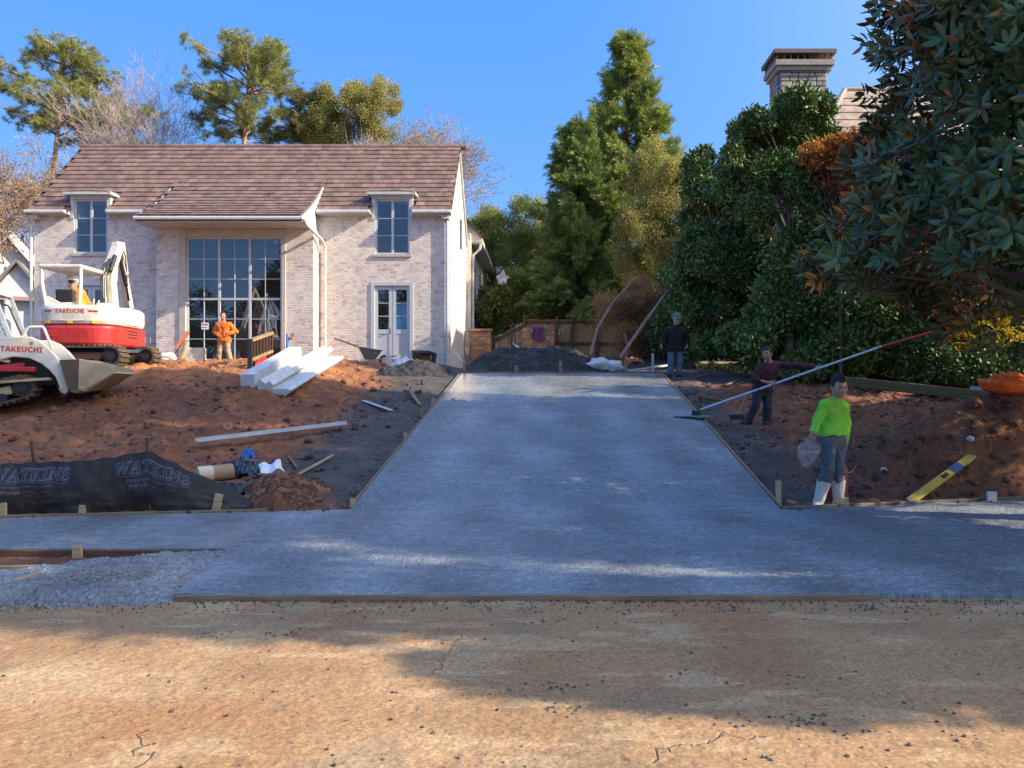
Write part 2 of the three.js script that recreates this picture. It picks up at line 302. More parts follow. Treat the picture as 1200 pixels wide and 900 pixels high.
// ---------------------------------------------------------------- street: an old slab under a skin of tan dirt
const streetH = (x, d) => 0.012 * fbm(x * 0.5, d * 0.5, 2, 3) - 0.006 * sstep(5.2, 5.7, d);
{
  const S = 2048, L = 8.2;
  const cracks = []; reseed(21);
  for (const [x0, y0, x1, y1] of [[0.44, 0.2, 0.46, 0.27], [0.57, 0.08, 0.64, 0.12], [0.3, 0.07, 0.27, 0.13]]) { const n = 26, l = []; let wx = 0, wy = 0; for (let i = 0; i <= n; i++) { wx += rr(-0.005, 0.005); wy += rr(-0.005, 0.005); l.push([lerp(x0, x1, i / n) + wx, lerp(y0, y1, i / n) + wy]); } cracks.push(l); }
  const crack = new Float32Array(S * S);
  for (const l of cracks) for (let i = 1; i < l.length; i++) { const [a, b] = l[i - 1], [c, e] = l[i]; const n = 40; for (let t = 0; t <= n; t++) { const X = Math.floor(lerp(a, c, t / n) * S), Y = Math.floor(lerp(b, e, t / n) * S), w = lat(i, t, 3) > 0.3 ? 1 : 0; for (let q = 0; q <= w; q++) for (let p = 0; p <= w; p++) { const k = ((Y + q + S) % S) * S + (X + p + S) % S; crack[k] = Math.max(crack[k], 1 - 0.35 * (Math.abs(p) + Math.abs(q))); } } }
  const C = document.createElement === undefined ? null : null;
  const height = (u, v) => 0.55 * tf(u, v, 170, 3, 3) + 0.25 * tf(u, v, 36, 11, 3) + 0.2 * tf(u, v, 7, 4, 3);
  const map = tex(S, S, (u, v) => {
    const a = tf(u, v, 4, 1, 6), b = tf(u, v, 11, 23, 5), s = tf(u, v, 6, 41, 4, 20), g = tn(u, v, 512, 5), f = tn(u, v, 900, 6);
    let c = mix3([176, 134, 90], [204, 164, 118], a);
    c = mix3(c, [214, 178, 134], sstep(0.52, 0.75, b) * 0.6);
    c = mix3(c, [178, 118, 70], sstep(0.6, 0.8, tf(u, v, 9, 71, 4)) * 0.5);
    c = mix3(c, [158, 122, 84], sstep(0.54, 0.7, s) * 0.35);
    c = mix3(c, [150, 130, 108], sstep(0.62, 0.7, tf(u, v, 14, 91, 4)) * 0.3);
    c = mix3(c, [226, 196, 152], sstep(0.58, 0.7, tf(u, v, 18, 57, 4, 60)) * 0.4);
    const k = 0.9 + 0.14 * (g - 0.5) + 0.22 * (f - 0.5) + (tn(u, v, 400, 15) > 0.94 ? -0.28 : 0) + (tn(u, v, 330, 19) > 0.955 ? 0.2 : 0);
    const q = crack[Math.floor(v * S) * S + Math.floor(u * S)] || 0;
    return c.map((x) => x * k * (1 - 0.2 * q));
  });
  const bmp = tex(S, S, (u, v) => height(u, v) * (1 - 0.7 * (crack[Math.floor(v * S) * S + Math.floor(u * S)] || 0)), false);
  const g = gridGeo(260, 90, (u, v) => { const x = lerp(-60, 60, u), X = Math.abs(u - 0.5) < 0.499 ? Math.sign(u - 0.5) * (Math.abs(u - 0.5) * 2) ** 2.2 * 70 : x, d = v < 0.8 ? lerp(1.2, 5.9, v / 0.8) : 5.9, dd = v < 0.8 ? d : 5.9; return V(X, streetH(X, dd), -dd); });
  const back = gridGeo(40, 4, (u, v) => { const X = lerp(-70, 70, u), d = lerp(-5.5, 1.2, v); return V(X, streetH(X, d) - 0.001, -d); });
  const m = mat(0.8, 0.8, 0.785, 0.88, { map, bumpMap: bmp, bumpScale: 0.016 });
  const all = merge([g, back]), p = all.attributes.position, uv = all.attributes.uv;
  for (let i = 0; i < p.count; i++) uv.setXY(i, (p.getX(i) + 4.2) / L, (-p.getZ(i) - 2.6) / L);
  struct('street', all, m);
}
// ---------------------------------------------------------------- fresh concrete
M.conc = phys(0.74, 0.8, 0.86, 0.82, { map: T.conc, bumpMap: T.concB, bumpScale: 0.022, roughnessMap: T.concR });
M.concSmooth = phys(0.78, 0.84, 0.9, 0.62, { map: T.conc, bumpMap: T.concB, bumpScale: 0.004, roughnessMap: T.concR });
M.concWet = phys(0.95, 0.97, 1.0, 0.36, { map: T.conc, bumpMap: T.concB, bumpScale: 0.003, roughnessMap: T.concR });
M.concDry = mat(0.76, 0.78, 0.8, 0.95, { map: T.conc, bumpMap: T.concB, bumpScale: 0.03 });
function slab(name, nu, nv, at, m, thick = 0.14) {      // at(u, v) -> [x, d, y]
  const f = (u, v) => { const [x, d, y] = at(u, v); return V(x, y, -d); };
  const skirt = (n, e) => gridGeo(n, 1, (u, w) => e(u).add(V(0, -thick * w, 0)));
  const g = merge([gridGeo(nu, nv, f), skirt(nu, (u) => f(u, 0)), skirt(nu, (u) => f(u, 1)), skirt(nv, (u) => f(0, u)), skirt(nv, (u) => f(1, u))]);
  const p = g.attributes.position, uv = g.attributes.uv; for (let i = 0; i < p.count; i++) uv.setXY(i, p.getX(i), p.getZ(i) + p.getY(i) * 0.3);
  return struct(name, g, m);
}
const cr = (x, d, a) => a * (0.45 * fbm(x * 0.9, d * 7, 6, 2) + 0.5 * fbm(x * 2.2, d * 3.4, 1, 3) + 0.55 * Math.max(0, fbm(x * 8, d * 13, 4, 3)) + 0.3 * n3(x * 26, d * 34, 2));
slab('driveway', 150, 330, (u, v) => {
  const d = lerp(9.585, 21, v), x = lerp(driveL(d), driveR(d), u), wet = sstep(16.9, 17.5, d + 0.35 * (x - 1) * 0.4);
  return [x, d, driveH(d) - (v === 0 ? 0.012 : 0) + cr(x, d, 0.016) * (1 - 0.85 * wet) * Math.min(1, Math.min(u, 1 - u) * 30)];
}, M.conc);
// the floated end of the drive: a sheet of finer paste over the rough slab
slab('driveway', 60, 60, (u, v) => { const xx = lerp(-2.2, 3.1, u), d = lerp(17.1 + 0.35 * fbm(xx * 1.3, 2, 7, 4) + 1.5 * sstep(0.2, 1.4, xx) + 0.25 * n3(xx * 7, 4, 1), 20.9, v), x = lerp(driveL(d) + 0.05, driveR(d) - 0.05, u); return [x, d, driveH(d) + 0.010 + cr(x, d, 0.003) - 0.01 * (1 - sstep(0, 0.06, v))]; }, M.concWet, 0.02);
slab('driveway_apron', 300, 110, (u, v) => {
  const xl = lerp(-2.75, -3.3, v), x = lerp(xl, 11, u), d = lerp(5.73, backEdge(x), v);
  return [x, d, SLAB + cr(x, d, 0.017) + 0.03 * bump(x, d, 5.2, 7.9, 0.6, 0.6, 1) * (0.5 + fbm(x * 6, d * 6, 8, 3))];
}, M.conc);
slab('sidewalk', 60, 30, (u, v) => { const x = lerp(-12, lerp(-2.9, -3.22, v), u), d = lerp(7.32, backEdge(x), v); return [x, d, SLAB + 0.001 - 0.022 * sstep(0.985, 1, u) + cr(x, d, 0.003)]; }, M.concSmooth);
// spilled concrete at the left end of the apron
{
  const g = gridGeo(260, 160, (u, v) => {
    const x = lerp(-5.6, -2.2, u), d = lerp(5.42, 7.5, v);
    const r = Math.max(0, 1 - ((x + 3.05) / 2.15) ** 2 - ((d - 6.3 - 0.2 * (x + 3.4)) / (0.86 + 0.3 * sstep(-4.4, -3.4, x))) ** 2 - 1.2 * sstep(-2.9, -2.25, x) + 0.35 * fbm(x * 1.6, d * 1.6, 4, 3));
    const h = -0.06 + sstep(5.44, 5.62, d + 0.05 * n3(x * 7, d * 7, 1)) * 0.118 * Math.pow(sstep(0, 0.6, r), 0.8) * lerp(1, 0.5, sstep(-3.5, -2.5, x)) + (r > 0.02 ? 0.022 * Math.max(0, fbm(x * 9, d * 9, 3, 3)) + 0.02 * n3(x * 34, d * 34, 5) + 0.008 * n3(x * 90, d * 90, 2) : 0);
    return V(x, h, -d);
  });
  const p = g.attributes.position; for (let i = 0; i < p.count; i++) g.attributes.uv.setXY(i, p.getX(i), p.getZ(i));
  struct('spilled_concrete', g, M.concDry);
}
// ---------------------------------------------------------------- the house being finished
const HZ = -26.7, BZ = -26.0;                       // faces of the wings and of the bay
const house = thing('brick_house', 'whitewashed brick house with brown tiled roof and tall gridded window in its bay', 'house', V(-10.4, 2.1, HZ));
{
  const hw = (n, g, m, l) => partW(n, g, m, house, l);
  const wingL = ext([[-17.65, 1.2], [-13.0, 1.2], [-13.0, 7.5], [-15.1, 7.5], [-15.1, 6.14], [-16.26, 6.14], [-16.26, 7.5], [-17.65, 7.5]], 0.25, 0, [[[-16.32, 2.45], [-15.04, 2.45], [-15.04, 5.07], [-16.32, 5.07]]]).translate(0, 0, HZ - 0.25);
  const wingR = ext([[-7.8, 1.2], [-3.2, 1.2], [-3.2, 7.5], [-4.6, 7.5], [-4.6, 6.11], [-5.79, 6.11], [-5.79, 7.5], [-7.8, 7.5]], 0.25, 0, [[[-5.87, 2.45], [-4.54, 2.45], [-4.54, 5.07], [-5.87, 5.07]]]).translate(0, 0, HZ - 0.25);
  hw('wall', wingL, M.brick); hw('wall', wingR, M.brick);
  hw('wall', [spans(-13.06, -12.28, 1.2, 6.855, BZ - 0.74, BZ), spans(-8.67, -7.74, 1.2, 6.855, BZ - 0.74, BZ), spans(-12.28, -8.67, 1.2, 2.3, BZ - 0.25, BZ - 0.01)], M.brick);
  const gable = (x) => ext([[26.96, 1.2], [32.5, 1.2], [32.5, 7.45], [29.6, 10.62], [26.45, 7.47], [26.45, 7.3], [26.96, 7.3]], 0.25).applyMatrix4(new THREE.Matrix4().makeBasis(V(0, 0, -1), V(0, 1, 0), V(1, 0, 0)).setPosition(x, 0, 0));
  const gw = M.brick.clone(); gw.color.setRGB(1.05, 1.0, 0.92);
  hw('gable_wall', gable(-3.452), gw, 'pale right gable wall'); hw('gable_wall', gable(-17.65), M.brick);
  hw('wall', spans(-17.4, -3.452, 1.2, 7.45, -32.5, -32.25), M.brick);
  hw('floor', [spans(-17.4, -3.46, 2.1, 2.28, -32.2, -26.96), spans(-17.4, -13.3, 5.15, 5.4, -32.2, -26.96), spans(-7.5, -3.46, 5.15, 5.4, -32.2, -26.96)], M.greyWood);
  // roof: 45 degrees, fifteen courses of flat tiles
  const Q = Math.SQRT1_2, S0 = [-26.42, 7.55];
  const slope = (x, s, n) => V(x, S0[1] + s * Q + n * Q, S0[0] - s * Q + n * Q);
  const basis = new THREE.Matrix4().makeBasis(V(1, 0, 0), V(0, Q, -Q), V(0, Q, Q)).setPosition(0, S0[1], S0[0]);
  const deck = ext([[-17.75, 0], [-16.36, 0], [-16.36, 1.0], [-14.98, 1.0], [-14.98, 0], [-5.9, 0], [-5.9, 1.0], [-4.48, 1.0], [-4.48, 0], [-3.12, 0], [-3.12, 4.5], [-17.75, 4.5]], 0.09).translate(0, 0, -0.092).applyMatrix4(basis);
  M.tile = mat(1, 1, 1, 0.75, { map: T.tileG, vertexColors: true });
  const roof = hw('roof', [deck, beam(V(-10.43, 10.75, -29.62), V(-10.43, 7.5, -32.8), 14.6, 0.09)], M.darkWood);
  reseed(5);
  const tileCol = (g) => { const k = rr(0.8, 1.15), c = mix3([0.235, 0.15, 0.118], pick([[0.31, 0.2, 0.145], [0.18, 0.11, 0.085], [0.26, 0.13, 0.095], [0.28, 0.175, 0.13]]), rnd() * 0.6); return tint(g, c[0] * k, c[1] * k, c[2] * k); };
  const tileBox = (w, L, b, x, s, lift) => { const g = tidy(new THREE.BoxGeometry(w - 0.006, L, 0.03)); g.rotateX(-0.1 + rr(-0.008, 0.008)); g.rotateZ(rr(-0.006, 0.006)); g.translate(x, s, lift + rr(-0.004, 0.004)); tileCol(g); return g.applyMatrix4(b); };
  for (let c = 0; c < 15; c++) {
    const s = c * 0.3 + 0.14, list = [];
    for (let x = -17.72 + (c % 2) * 0.15; x < -3.14; x += 0.3) {
      const cx = x + 0.15;
      if (s < 1.05 && ((cx > -16.42 && cx < -14.98) || (cx > -5.92 && cx < -4.46))) continue;
      if (s < 1.9 && cx > -13.15 && cx < -7.9) continue;
      const w = Math.min(0.3, -3.12 - x); if (w < 0.08) continue;
      const g = tileBox(w, 0.36, basis, x + w / 2, s, 0.03);
      if (list.length && cx - list.at(-1)[0] > 0.45) { partW('tile_course', list.map((q) => q[1]), M.tile, roof); list.length = 0; }
      list.push([cx, g]);
    }
    if (list.length) partW('tile_course', list.map((q) => q[1]), M.tile, roof);
  }
  for (let x = -17.72; x < -3.2; x += 0.37) { const g = new THREE.CylinderGeometry(0.12, 0.125, 0.39, 8, 1, false, 0, Math.PI).rotateY(-Math.PI / 2).rotateX(0).rotateZ(Math.PI / 2); g.rotateZ(rr(-0.02, 0.02)).translate(x + 0.19, 10.72, -29.62); const t = tidy(g); tileCol(t); partW('ridge_tile', t, M.tile, roof); }
  // the bay's own roof sweeps out from the main slope
  const prof = (t) => { const z = lerp(-27.85, -24.92, t), y = lerp(9.0, 7.06, t) - 0.16 * Math.sin(Math.PI * t); return [z, y]; };
  for (let c = 0; c < 12; c++) {
    const t0 = 1 - c / 12, t1 = t0 - 1 / 12, a = prof(t0), b = prof(Math.max(0, t1)), len = Math.hypot(b[0] - a[0], b[1] - a[1]);
    const up = V(0, (b[1] - a[1]) / len, (b[0] - a[0]) / len), nn = V(0, -up.z, up.y);
    const bm = new THREE.Matrix4().makeBasis(V(1, 0, 0), up, nn).setPosition(0, a[1], a[0]), list = [];
    for (let x = -13.2 + (c % 2) * 0.15; x < -7.86; x += 0.3) { const w = Math.min(0.3, -7.83 - x); if (w > 0.06) list.push(tileBox(w, len + 0.06, bm, x + w / 2, len / 2, 0.035)); }
    partW('tile_course', list, M.tile, roof);
    if (c === 0) partW('bay_roof_deck', gridGeo(1, 16, (u, v) => { const q = prof(v); return V(lerp(-13.19, -7.84, u), q[1] - 0.02, q[0]); }), M.darkWood, roof);
  }
  const cheekPts = []; for (let i = 0; i <= 14; i++) { const q = prof(i / 14); cheekPts.push([-q[0], q[1] - 0.015]); }
  cheekPts.push([24.95, 6.87], [26.7, 6.87], [26.7, 7.75]);
  const cheek = (x) => ext(cheekPts, 0.05).applyMatrix4(new THREE.Matrix4().makeBasis(V(0, 0, -1), V(0, 1, 0), V(1, 0, 0)).setPosition(x, 0, 0));
  hw('roof_cheek', cheek(-7.83), M.white); hw('roof_cheek', cheek(-13.25), M.white);
  hw('soffit', [spans(-13.2, -7.83, 6.86, 6.9, -26.69, -24.96)], M.white);
  for (const [a, b] of [[-17.7, -16.45], [-14.93, -13.26], [-7.77, -5.97], [-4.42, -3.25]]) hw('soffit', spans(a, b, 7.44, 7.47, -26.69, -26.44), M.white);
  hw('gutter', [beam(V(-13.25, 6.98, -24.88), V(-7.72, 6.98, -24.88), 0.13, 0.12, V(0, 1, 0), 0.04)], M.white);
  for (const [a, b] of [[-17.8, -16.355], [-14.985, -13.27], [-7.76, -5.895], [-4.485, -3.1]]) hw('gutter', beam(V(a, 7.52, -26.38), V(b, 7.52, -26.38), 0.14, 0.13, V(0, 1, 0), 0.045), M.white);
  // verge board along the right gable
  hw('verge_board', [beam(V(-3.16, 7.44, -26.45), V(-3.16, 10.62, -29.62), 0.06, 0.16), beam(V(-3.16, 10.62, -29.62), V(-3.16, 7.44, -32.6), 0.06, 0.16)], M.white);
  const spout = (pts, l) => hw('downspout', tube(pts, 0.05, 60, 8), M.white, l);
  spout([V(-7.75, 7.0, -24.95), V(-7.7, 6.8, -25.2), V(-7.55, 6.55, -26.3), V(-7.52, 6.35, -26.58), V(-7.52, 6.1, -26.62), V(-7.52, 2.3, -26.62)]);
  spout([V(-3.35, 7.45, -26.4), V(-3.3, 7.3, -26.6), V(-3.28, 7.1, -26.63), V(-3.28, 1.9, -26.63)]);
  spout([V(-17.72, 7.45, -26.4), V(-17.72, 7.2, -26.6), V(-17.72, 7.0, -26.64), V(-17.72, 2.0, -26.64)]);

  // windows: a frame with its bars; each pane a piece of its own
  M.sash = mat(0.5, 0.51, 0.52, 0.45);
  const win = (x0, x1, y0, y1, z, cols, rows, thickX, thickY, fw = 0.06) => {
    const fr = [spans(x0, x0 + fw, y0, y1, z - 0.06, z), spans(x1 - fw, x1, y0, y1, z - 0.06, z), spans(x0 + fw, x1 - fw, y0, y0 + fw, z - 0.06, z), spans(x0 + fw, x1 - fw, y1 - fw, y1, z - 0.06, z)];
    const w = hw('window', fr, M.sash), gx0 = x0 + fw, gx1 = x1 - fw, gy0 = y0 + fw, gy1 = y1 - fw, thick = [], thin = [];
    for (let i = 1; i < cols; i++) { const x = lerp(gx0, gx1, i / cols), t = thickX.includes(i) ? 0.04 : 0.011; (thickX.includes(i) ? thick : thin).push(spans(x - t, x + t, gy0, gy1, z - 0.05, z - (t > 0.02 ? 0.004 : 0.014))); }
    for (let j = 1; j < rows; j++) { const y = lerp(gy0, gy1, j / rows), t = thickY.includes(j) ? 0.036 : 0.011; (thickY.includes(j) ? thick : thin).push(spans(gx0, gx1, y - t, y + t, z - 0.048, z - (t > 0.02 ? 0.007 : 0.017))); }
    if (thick.length) partW('mullion', thick, M.sash, w); for (const b of thin) partW('glazing_bar', b, M.sash, w);
    for (let i = 0; i < cols; i++) for (let j = 0; j < rows; j++) { const px0 = lerp(gx0, gx1, i / cols), px1 = lerp(gx0, gx1, (i + 1) / cols), py0 = lerp(gy0, gy1, j / rows), py1 = lerp(gy0, gy1, (j + 1) / rows); const g = new THREE.PlaneGeometry(px1 - px0, py1 - py0).rotateX(rr(-0.006, 0.006)).rotateY(rr(-0.006, 0.006)).translate((px0 + px1) / 2, (py0 + py1) / 2, z - 0.035); partW('pane', g, M.glass, w); }
    return w;
  };
  hw('window_surround', ext([[-12.28, 2.3], [-8.67, 2.3], [-8.67, 6.855], [-12.28, 6.855]], 0.2, 0.012, [[[-12.05, 2.39], [-8.81, 2.39], [-8.81, 6.58], [-12.05, 6.58]]]).translate(0, 0, BZ - 0.165), M.cream, 'tan stone window surround');
  const big = win(-12.05, -8.81, 2.39, 6.58, BZ - 0.06, 6, 6, [2, 4], [3]);
  partW('notice', spans(-11.55, -11.3, 3.45, 3.68, BZ - 0.052, BZ - 0.048), mat(0.8, 0.78, 0.78, 0.6), big);
  partW('notice_stripe', [spans(-11.53, -11.32, 3.60, 3.64, BZ - 0.046, BZ - 0.043), spans(-11.53, -11.36, 3.51, 3.535, BZ - 0.046, BZ - 0.043)], mat(0.6, 0.12, 0.08, 0.6), big);
  for (const [x, y] of [[-9.03, 6.42], [-10.95, 4.72], [-9.36, 4.62]]) partW('sticker', spans(x - 0.05, x + 0.05, y - 0.05, y + 0.05, BZ - 0.09, BZ - 0.085), M.white, big);
  for (const [x0, x1, x2, y0, y1] of [[-9.72, -9.6, -9.42, 3.3, 4.5], [-9.45, -9.33, -9.33, 2.6, 4.55], [-9.2, -9.05, -9.35, 3.5, 4.55], [-9.0, -8.86, -9.3, 3.9, 4.5]]) partW('plastic_sheet', gridGeo(8, 14, (u, v) => { const t = v; return V(lerp(lerp(x0, x2, t), lerp(x1, x2 + 0.1, t), u), lerp(y0, y1, v), BZ - 0.22 + 0.03 * Math.sin(u * 9 + v * 5)); }), mat(0.7, 0.74, 0.74, 0.5), big, 'white plastic strip hanging behind the glass');
  const dw = (x0, x1, y0) => {
    const w = win(x0, x1, y0, 8.02, HZ - 0.03, 2, 3, [1], [], 0.06);
    hw('dormer_cheek', [spans(x0 - 0.12, x0, y0 + 1.2, 8.14, -27.4, HZ + 0.03), spans(x1, x1 + 0.12, y0 + 1.2, 8.14, -27.4, HZ + 0.03), spans(x0, x1, 8.02, 8.14, -27.4, HZ + 0.028)], M.white);
    const cap = gridGeo(12, 1, (u, v) => V(lerp(x0 - 0.26, x1 + 0.26, u), 8.236 + 0.03 * (1 - (2 * u - 1) ** 2) + 0.16 * v + (Math.abs(2 * u - 1) > 0.9 ? -0.03 : 0), lerp(HZ + 0.26, -27.7, v)));
    hw('dormer_roof', [cap, spans(x0 - 0.25, x1 + 0.25, 8.141, 8.234, -27.3, HZ + 0.25)], M.white);
    hw('window_sill', [spans(x0 - 0.08, x1 + 0.08, y0 - 0.09, y0 - 0.001, HZ - 0.12, HZ + 0.05)], M.cream);
    for (const q of [x0 - 0.16, x1 + 0.13]) hw('eave_return', ext([[0, 0], [0.42, 0], [0.42, 0.42]], 0.03).applyMatrix4(new THREE.Matrix4().makeBasis(V(0, 0, -1), V(0, 1, 0), V(1, 0, 0)).setPosition(q, 7.47, -26.42)), M.white);
    return w;
  };
  dw(-16.26, -15.1, 6.14); dw(-5.79, -4.6, 6.11);
  // pairs of glazed doors
  const doors = (x0, x1, film) => {
    const z = HZ - 0.02, xm = (x0 + x1) / 2;
    hw('door_frame', [spans(x0 - 0.07, x0 + 0.05, 2.45, 5.02, z - 0.14, z + 0.05), spans(x1 - 0.05, x1 + 0.07, 2.45, 5.02, z - 0.14, z + 0.05), spans(x0 - 0.07, x1 + 0.07, 5.02, 5.14, z - 0.14, z + 0.05)], M.sash);
    for (const [a, b, k] of [[x0 + 0.05, xm - 0.008, 0], [xm + 0.008, x1 - 0.05, 1]]) {
      const gx0 = a + 0.11, gx1 = b - 0.11;
      const leaf = hw('door', [ext([[a, 2.47], [b, 2.47], [b, 5.01], [a, 5.01]], 0.045, 0, [[[gx0, 3.5], [gx1, 3.5], [gx1, 4.88], [gx0, 4.88]], [[gx0, 2.62], [gx1, 2.62], [gx1, 3.34], [gx0, 3.34]]]).translate(0, 0, z - 0.06)], M.sash);
      for (let i = 0; i < 4; i++) { const w = (gx1 - gx0) / 4; partW('door_board', rbox(w - 0.006, 0.715, 0.016, 0.004, gx0 + w * (i + 0.5), 2.98, z - 0.035), M.sash, leaf); }
      for (const i of [0, 1]) partW('glazing_bar', spans(gx0, gx1, 3.5 + 0.46 * (i + 1) - 0.012, 3.5 + 0.46 * (i + 1) + 0.012, z - 0.05, z - 0.022), M.sash, leaf);
      for (let i = 0; i < 3; i++) partW('pane', new THREE.PlaneGeometry(gx1 - gx0, 0.46).rotateY(rr(-0.01, 0.01)).translate((gx0 + gx1) / 2, 3.5 + 0.46 * (i + 0.5), z - 0.04), M.glass, leaf);
      if (film && k) partW('protective_film', gridGeo(10, 16, (u, v) => V(lerp(gx0, gx1, u), lerp(3.5, 4.42, v), z - 0.052 + 0.004 * fbm(u * 5, v * 9, 3, 2))), mat(0.16, 0.42, 0.66, 0.35), leaf, 'blue film behind the glass of the right door');
      if (!k) partW('handle', [bar(V(b - 0.05, 3.45, z + 0.0), V(b - 0.05, 3.45, z + 0.05), 0.012), bar(V(b - 0.05, 3.45, z + 0.045), V(b - 0.16, 3.45, z + 0.045), 0.01), spans(b - 0.07, b - 0.03, 3.36, 3.55, z - 0.014, z - 0.006)], M.steel, leaf);
    }
    hw('doorstep', spans(x0 - 0.15, x1 + 0.15, 2.3, 2.44, HZ - 0.2, HZ + 0.12), M.cream);
  };
  doors(-5.87, -4.54, true); doors(-16.32, -15.04, false);
  hw('plinth_step', spans(-8.6, -3.9, 1.9, 2.27, -26.69, -26.4), mat(0.42, 0.38, 0.34, 0.9, { map: T.grain }));
  hw('slit_window', [spans(-3.19, -3.165, 6.9, 8.05, -30.4, -30.0)], mat(0.05, 0.06, 0.07, 0.1));
  // rear wing, set a little to the right
  hw('rear_wing_wall', spans(-3.3, -3.02, 1.4, 8.0, -42, -32.51), M.brick);
  const bw = mat(0.05, 0.3, 0.85, 0.4), shade = mat(0.05, 0.055, 0.065, 0.15);
  for (const [z0, z1, film] of [[-34.9, -33.7, 1], [-37.6, -36.4, 1], [-40.4, -39.2, 0]]) {
    const w = hw('window', [spans(-3.02, -2.97, 3.3, 6.9, z0, z0 + 0.08), spans(-3.02, -2.97, 3.3, 6.9, z1 - 0.08, z1), spans(-3.02, -2.97, 6.82, 6.9, z0 + 0.08, z1 - 0.08), spans(-3.02, -2.97, 4.95, 5.02, z0 + 0.08, z1 - 0.08)], M.white);
    partW('pane', spans(-3.015, -3.0, 3.3, 6.82, z0 + 0.08, z1 - 0.08), shade, w);
    if (film) partW('protective_film', spans(-2.996, -2.985, 3.3, 4.94, z0 + 0.09, z1 - 0.09), bw, w, 'bright blue film over the lower panes');
  }
  hw('rear_wing_roof', [beam(V(-2.55, 7.86, -37.5), V(-5.2, 11.0, -37.5), 9.4, 0.1)], M.darkWood);
  hw('soffit', [spans(-3.01, -2.58, 7.62, 7.66, -42, -32.9)], M.white); hw('fascia', [spans(-2.575, -2.55, 7.6, 7.84, -42, -32.9)], M.white);
  hw('eave_end', ext([[-3.2, 7.66], [-2.56, 7.66], [-2.56, 7.84], [-3.2, 8.6]], 0.04).translate(0, 0, -32.9), M.cream);
  hw('downspout', tube([V(-2.6, 7.6, -32.84), V(-2.66, 7.35, -32.84), V(-2.92, 7.1, -32.84), V(-2.95, 6.9, -32.84), V(-2.95, 2, -32.84)], 0.055, 50, 8), M.white);
}
// ---------------------------------------------------------------- neighbours
M.siding = mat(0.82, 0.82, 0.82, 0.6, { map: T.grain }); M.greyRoof = mat(0.22, 0.22, 0.23, 0.9, { map: T.tileG });
{
  const o = thing('white_house', 'white gabled house with grey roof beyond the left end of the brick house', 'house', V(-21.95, 2.1, -32));
  partW('wall', [ext([[-27, 1], [-20.1, 1], [-20.1, 5.6], [-21.95, 7.9], [-24, 5.6], [-27, 5.6]], 8).translate(0, 0, -40)], M.siding, o);
  const roof = partW('roof', [beam(V(-21.95, 8.02, -36), V(-19.8, 5.3, -36), 8.6, 0.1), beam(V(-21.95, 8.02, -36), V(-24.3, 5.3, -36), 8.6, 0.1), beam(V(-24.2, 7.7, -34), V(-24.2, 5.5, -31.7), 6.5, 0.1)], M.greyRoof, o);
  partW('barge_board', [beam(V(-21.95, 7.98, -31.68), V(-19.85, 5.32, -31.68), 0.1, 0.3), beam(V(-21.95, 7.98, -31.68), V(-24.2, 5.32, -31.68), 0.1, 0.3)], M.siding, roof);
  partW('porch', [ext([[-22.4, 1.2], [-20.4, 1.2], [-20.4, 5.15], [-21.4, 6.5], [-22.4, 5.15]], 1.4).translate(0, 0, -31.9)], M.siding, o);
  partW('porch_roof', [beam(V(-21.4, 6.62, -31.1), V(-20.15, 4.95, -31.1), 1.8, 0.09), beam(V(-21.4, 6.62, -31.1), V(-22.65, 4.95, -31.1), 1.8, 0.09)], M.greyRoof, o);
  partW('cornice', [spans(-23.6, -20.2, 5.0, 5.16, -30.5, -30.1)], mat(0.32, 0.22, 0.17, 0.7), o);
  partW('column', [-20.55, -21.7].map((x) => bar(V(x, 1.8, -30.2), V(x, 5.0, -30.2), 0.16, 0.13, 12)), M.siding, o);
  const w = partW('window', [ext([[-22.05, 5.9], [-21.75, 5.9], [-21.75, 6.6], [-22.05, 6.6]], 0.06, 0, [[[-22.0, 5.95], [-21.8, 5.95], [-21.8, 6.55], [-22.0, 6.55]]]).translate(0, 0, -31.98)], M.trim, o);
  partW('pane', spans(-22.0, -21.8, 5.95, 6.55, -31.995, -31.985), mat(0.06, 0.07, 0.08, 0.1), w);
  o.position.set(-24.6, 2.1, -35.5); o.rotation.y = 0.42; o.scale.setScalar(1.1);
}
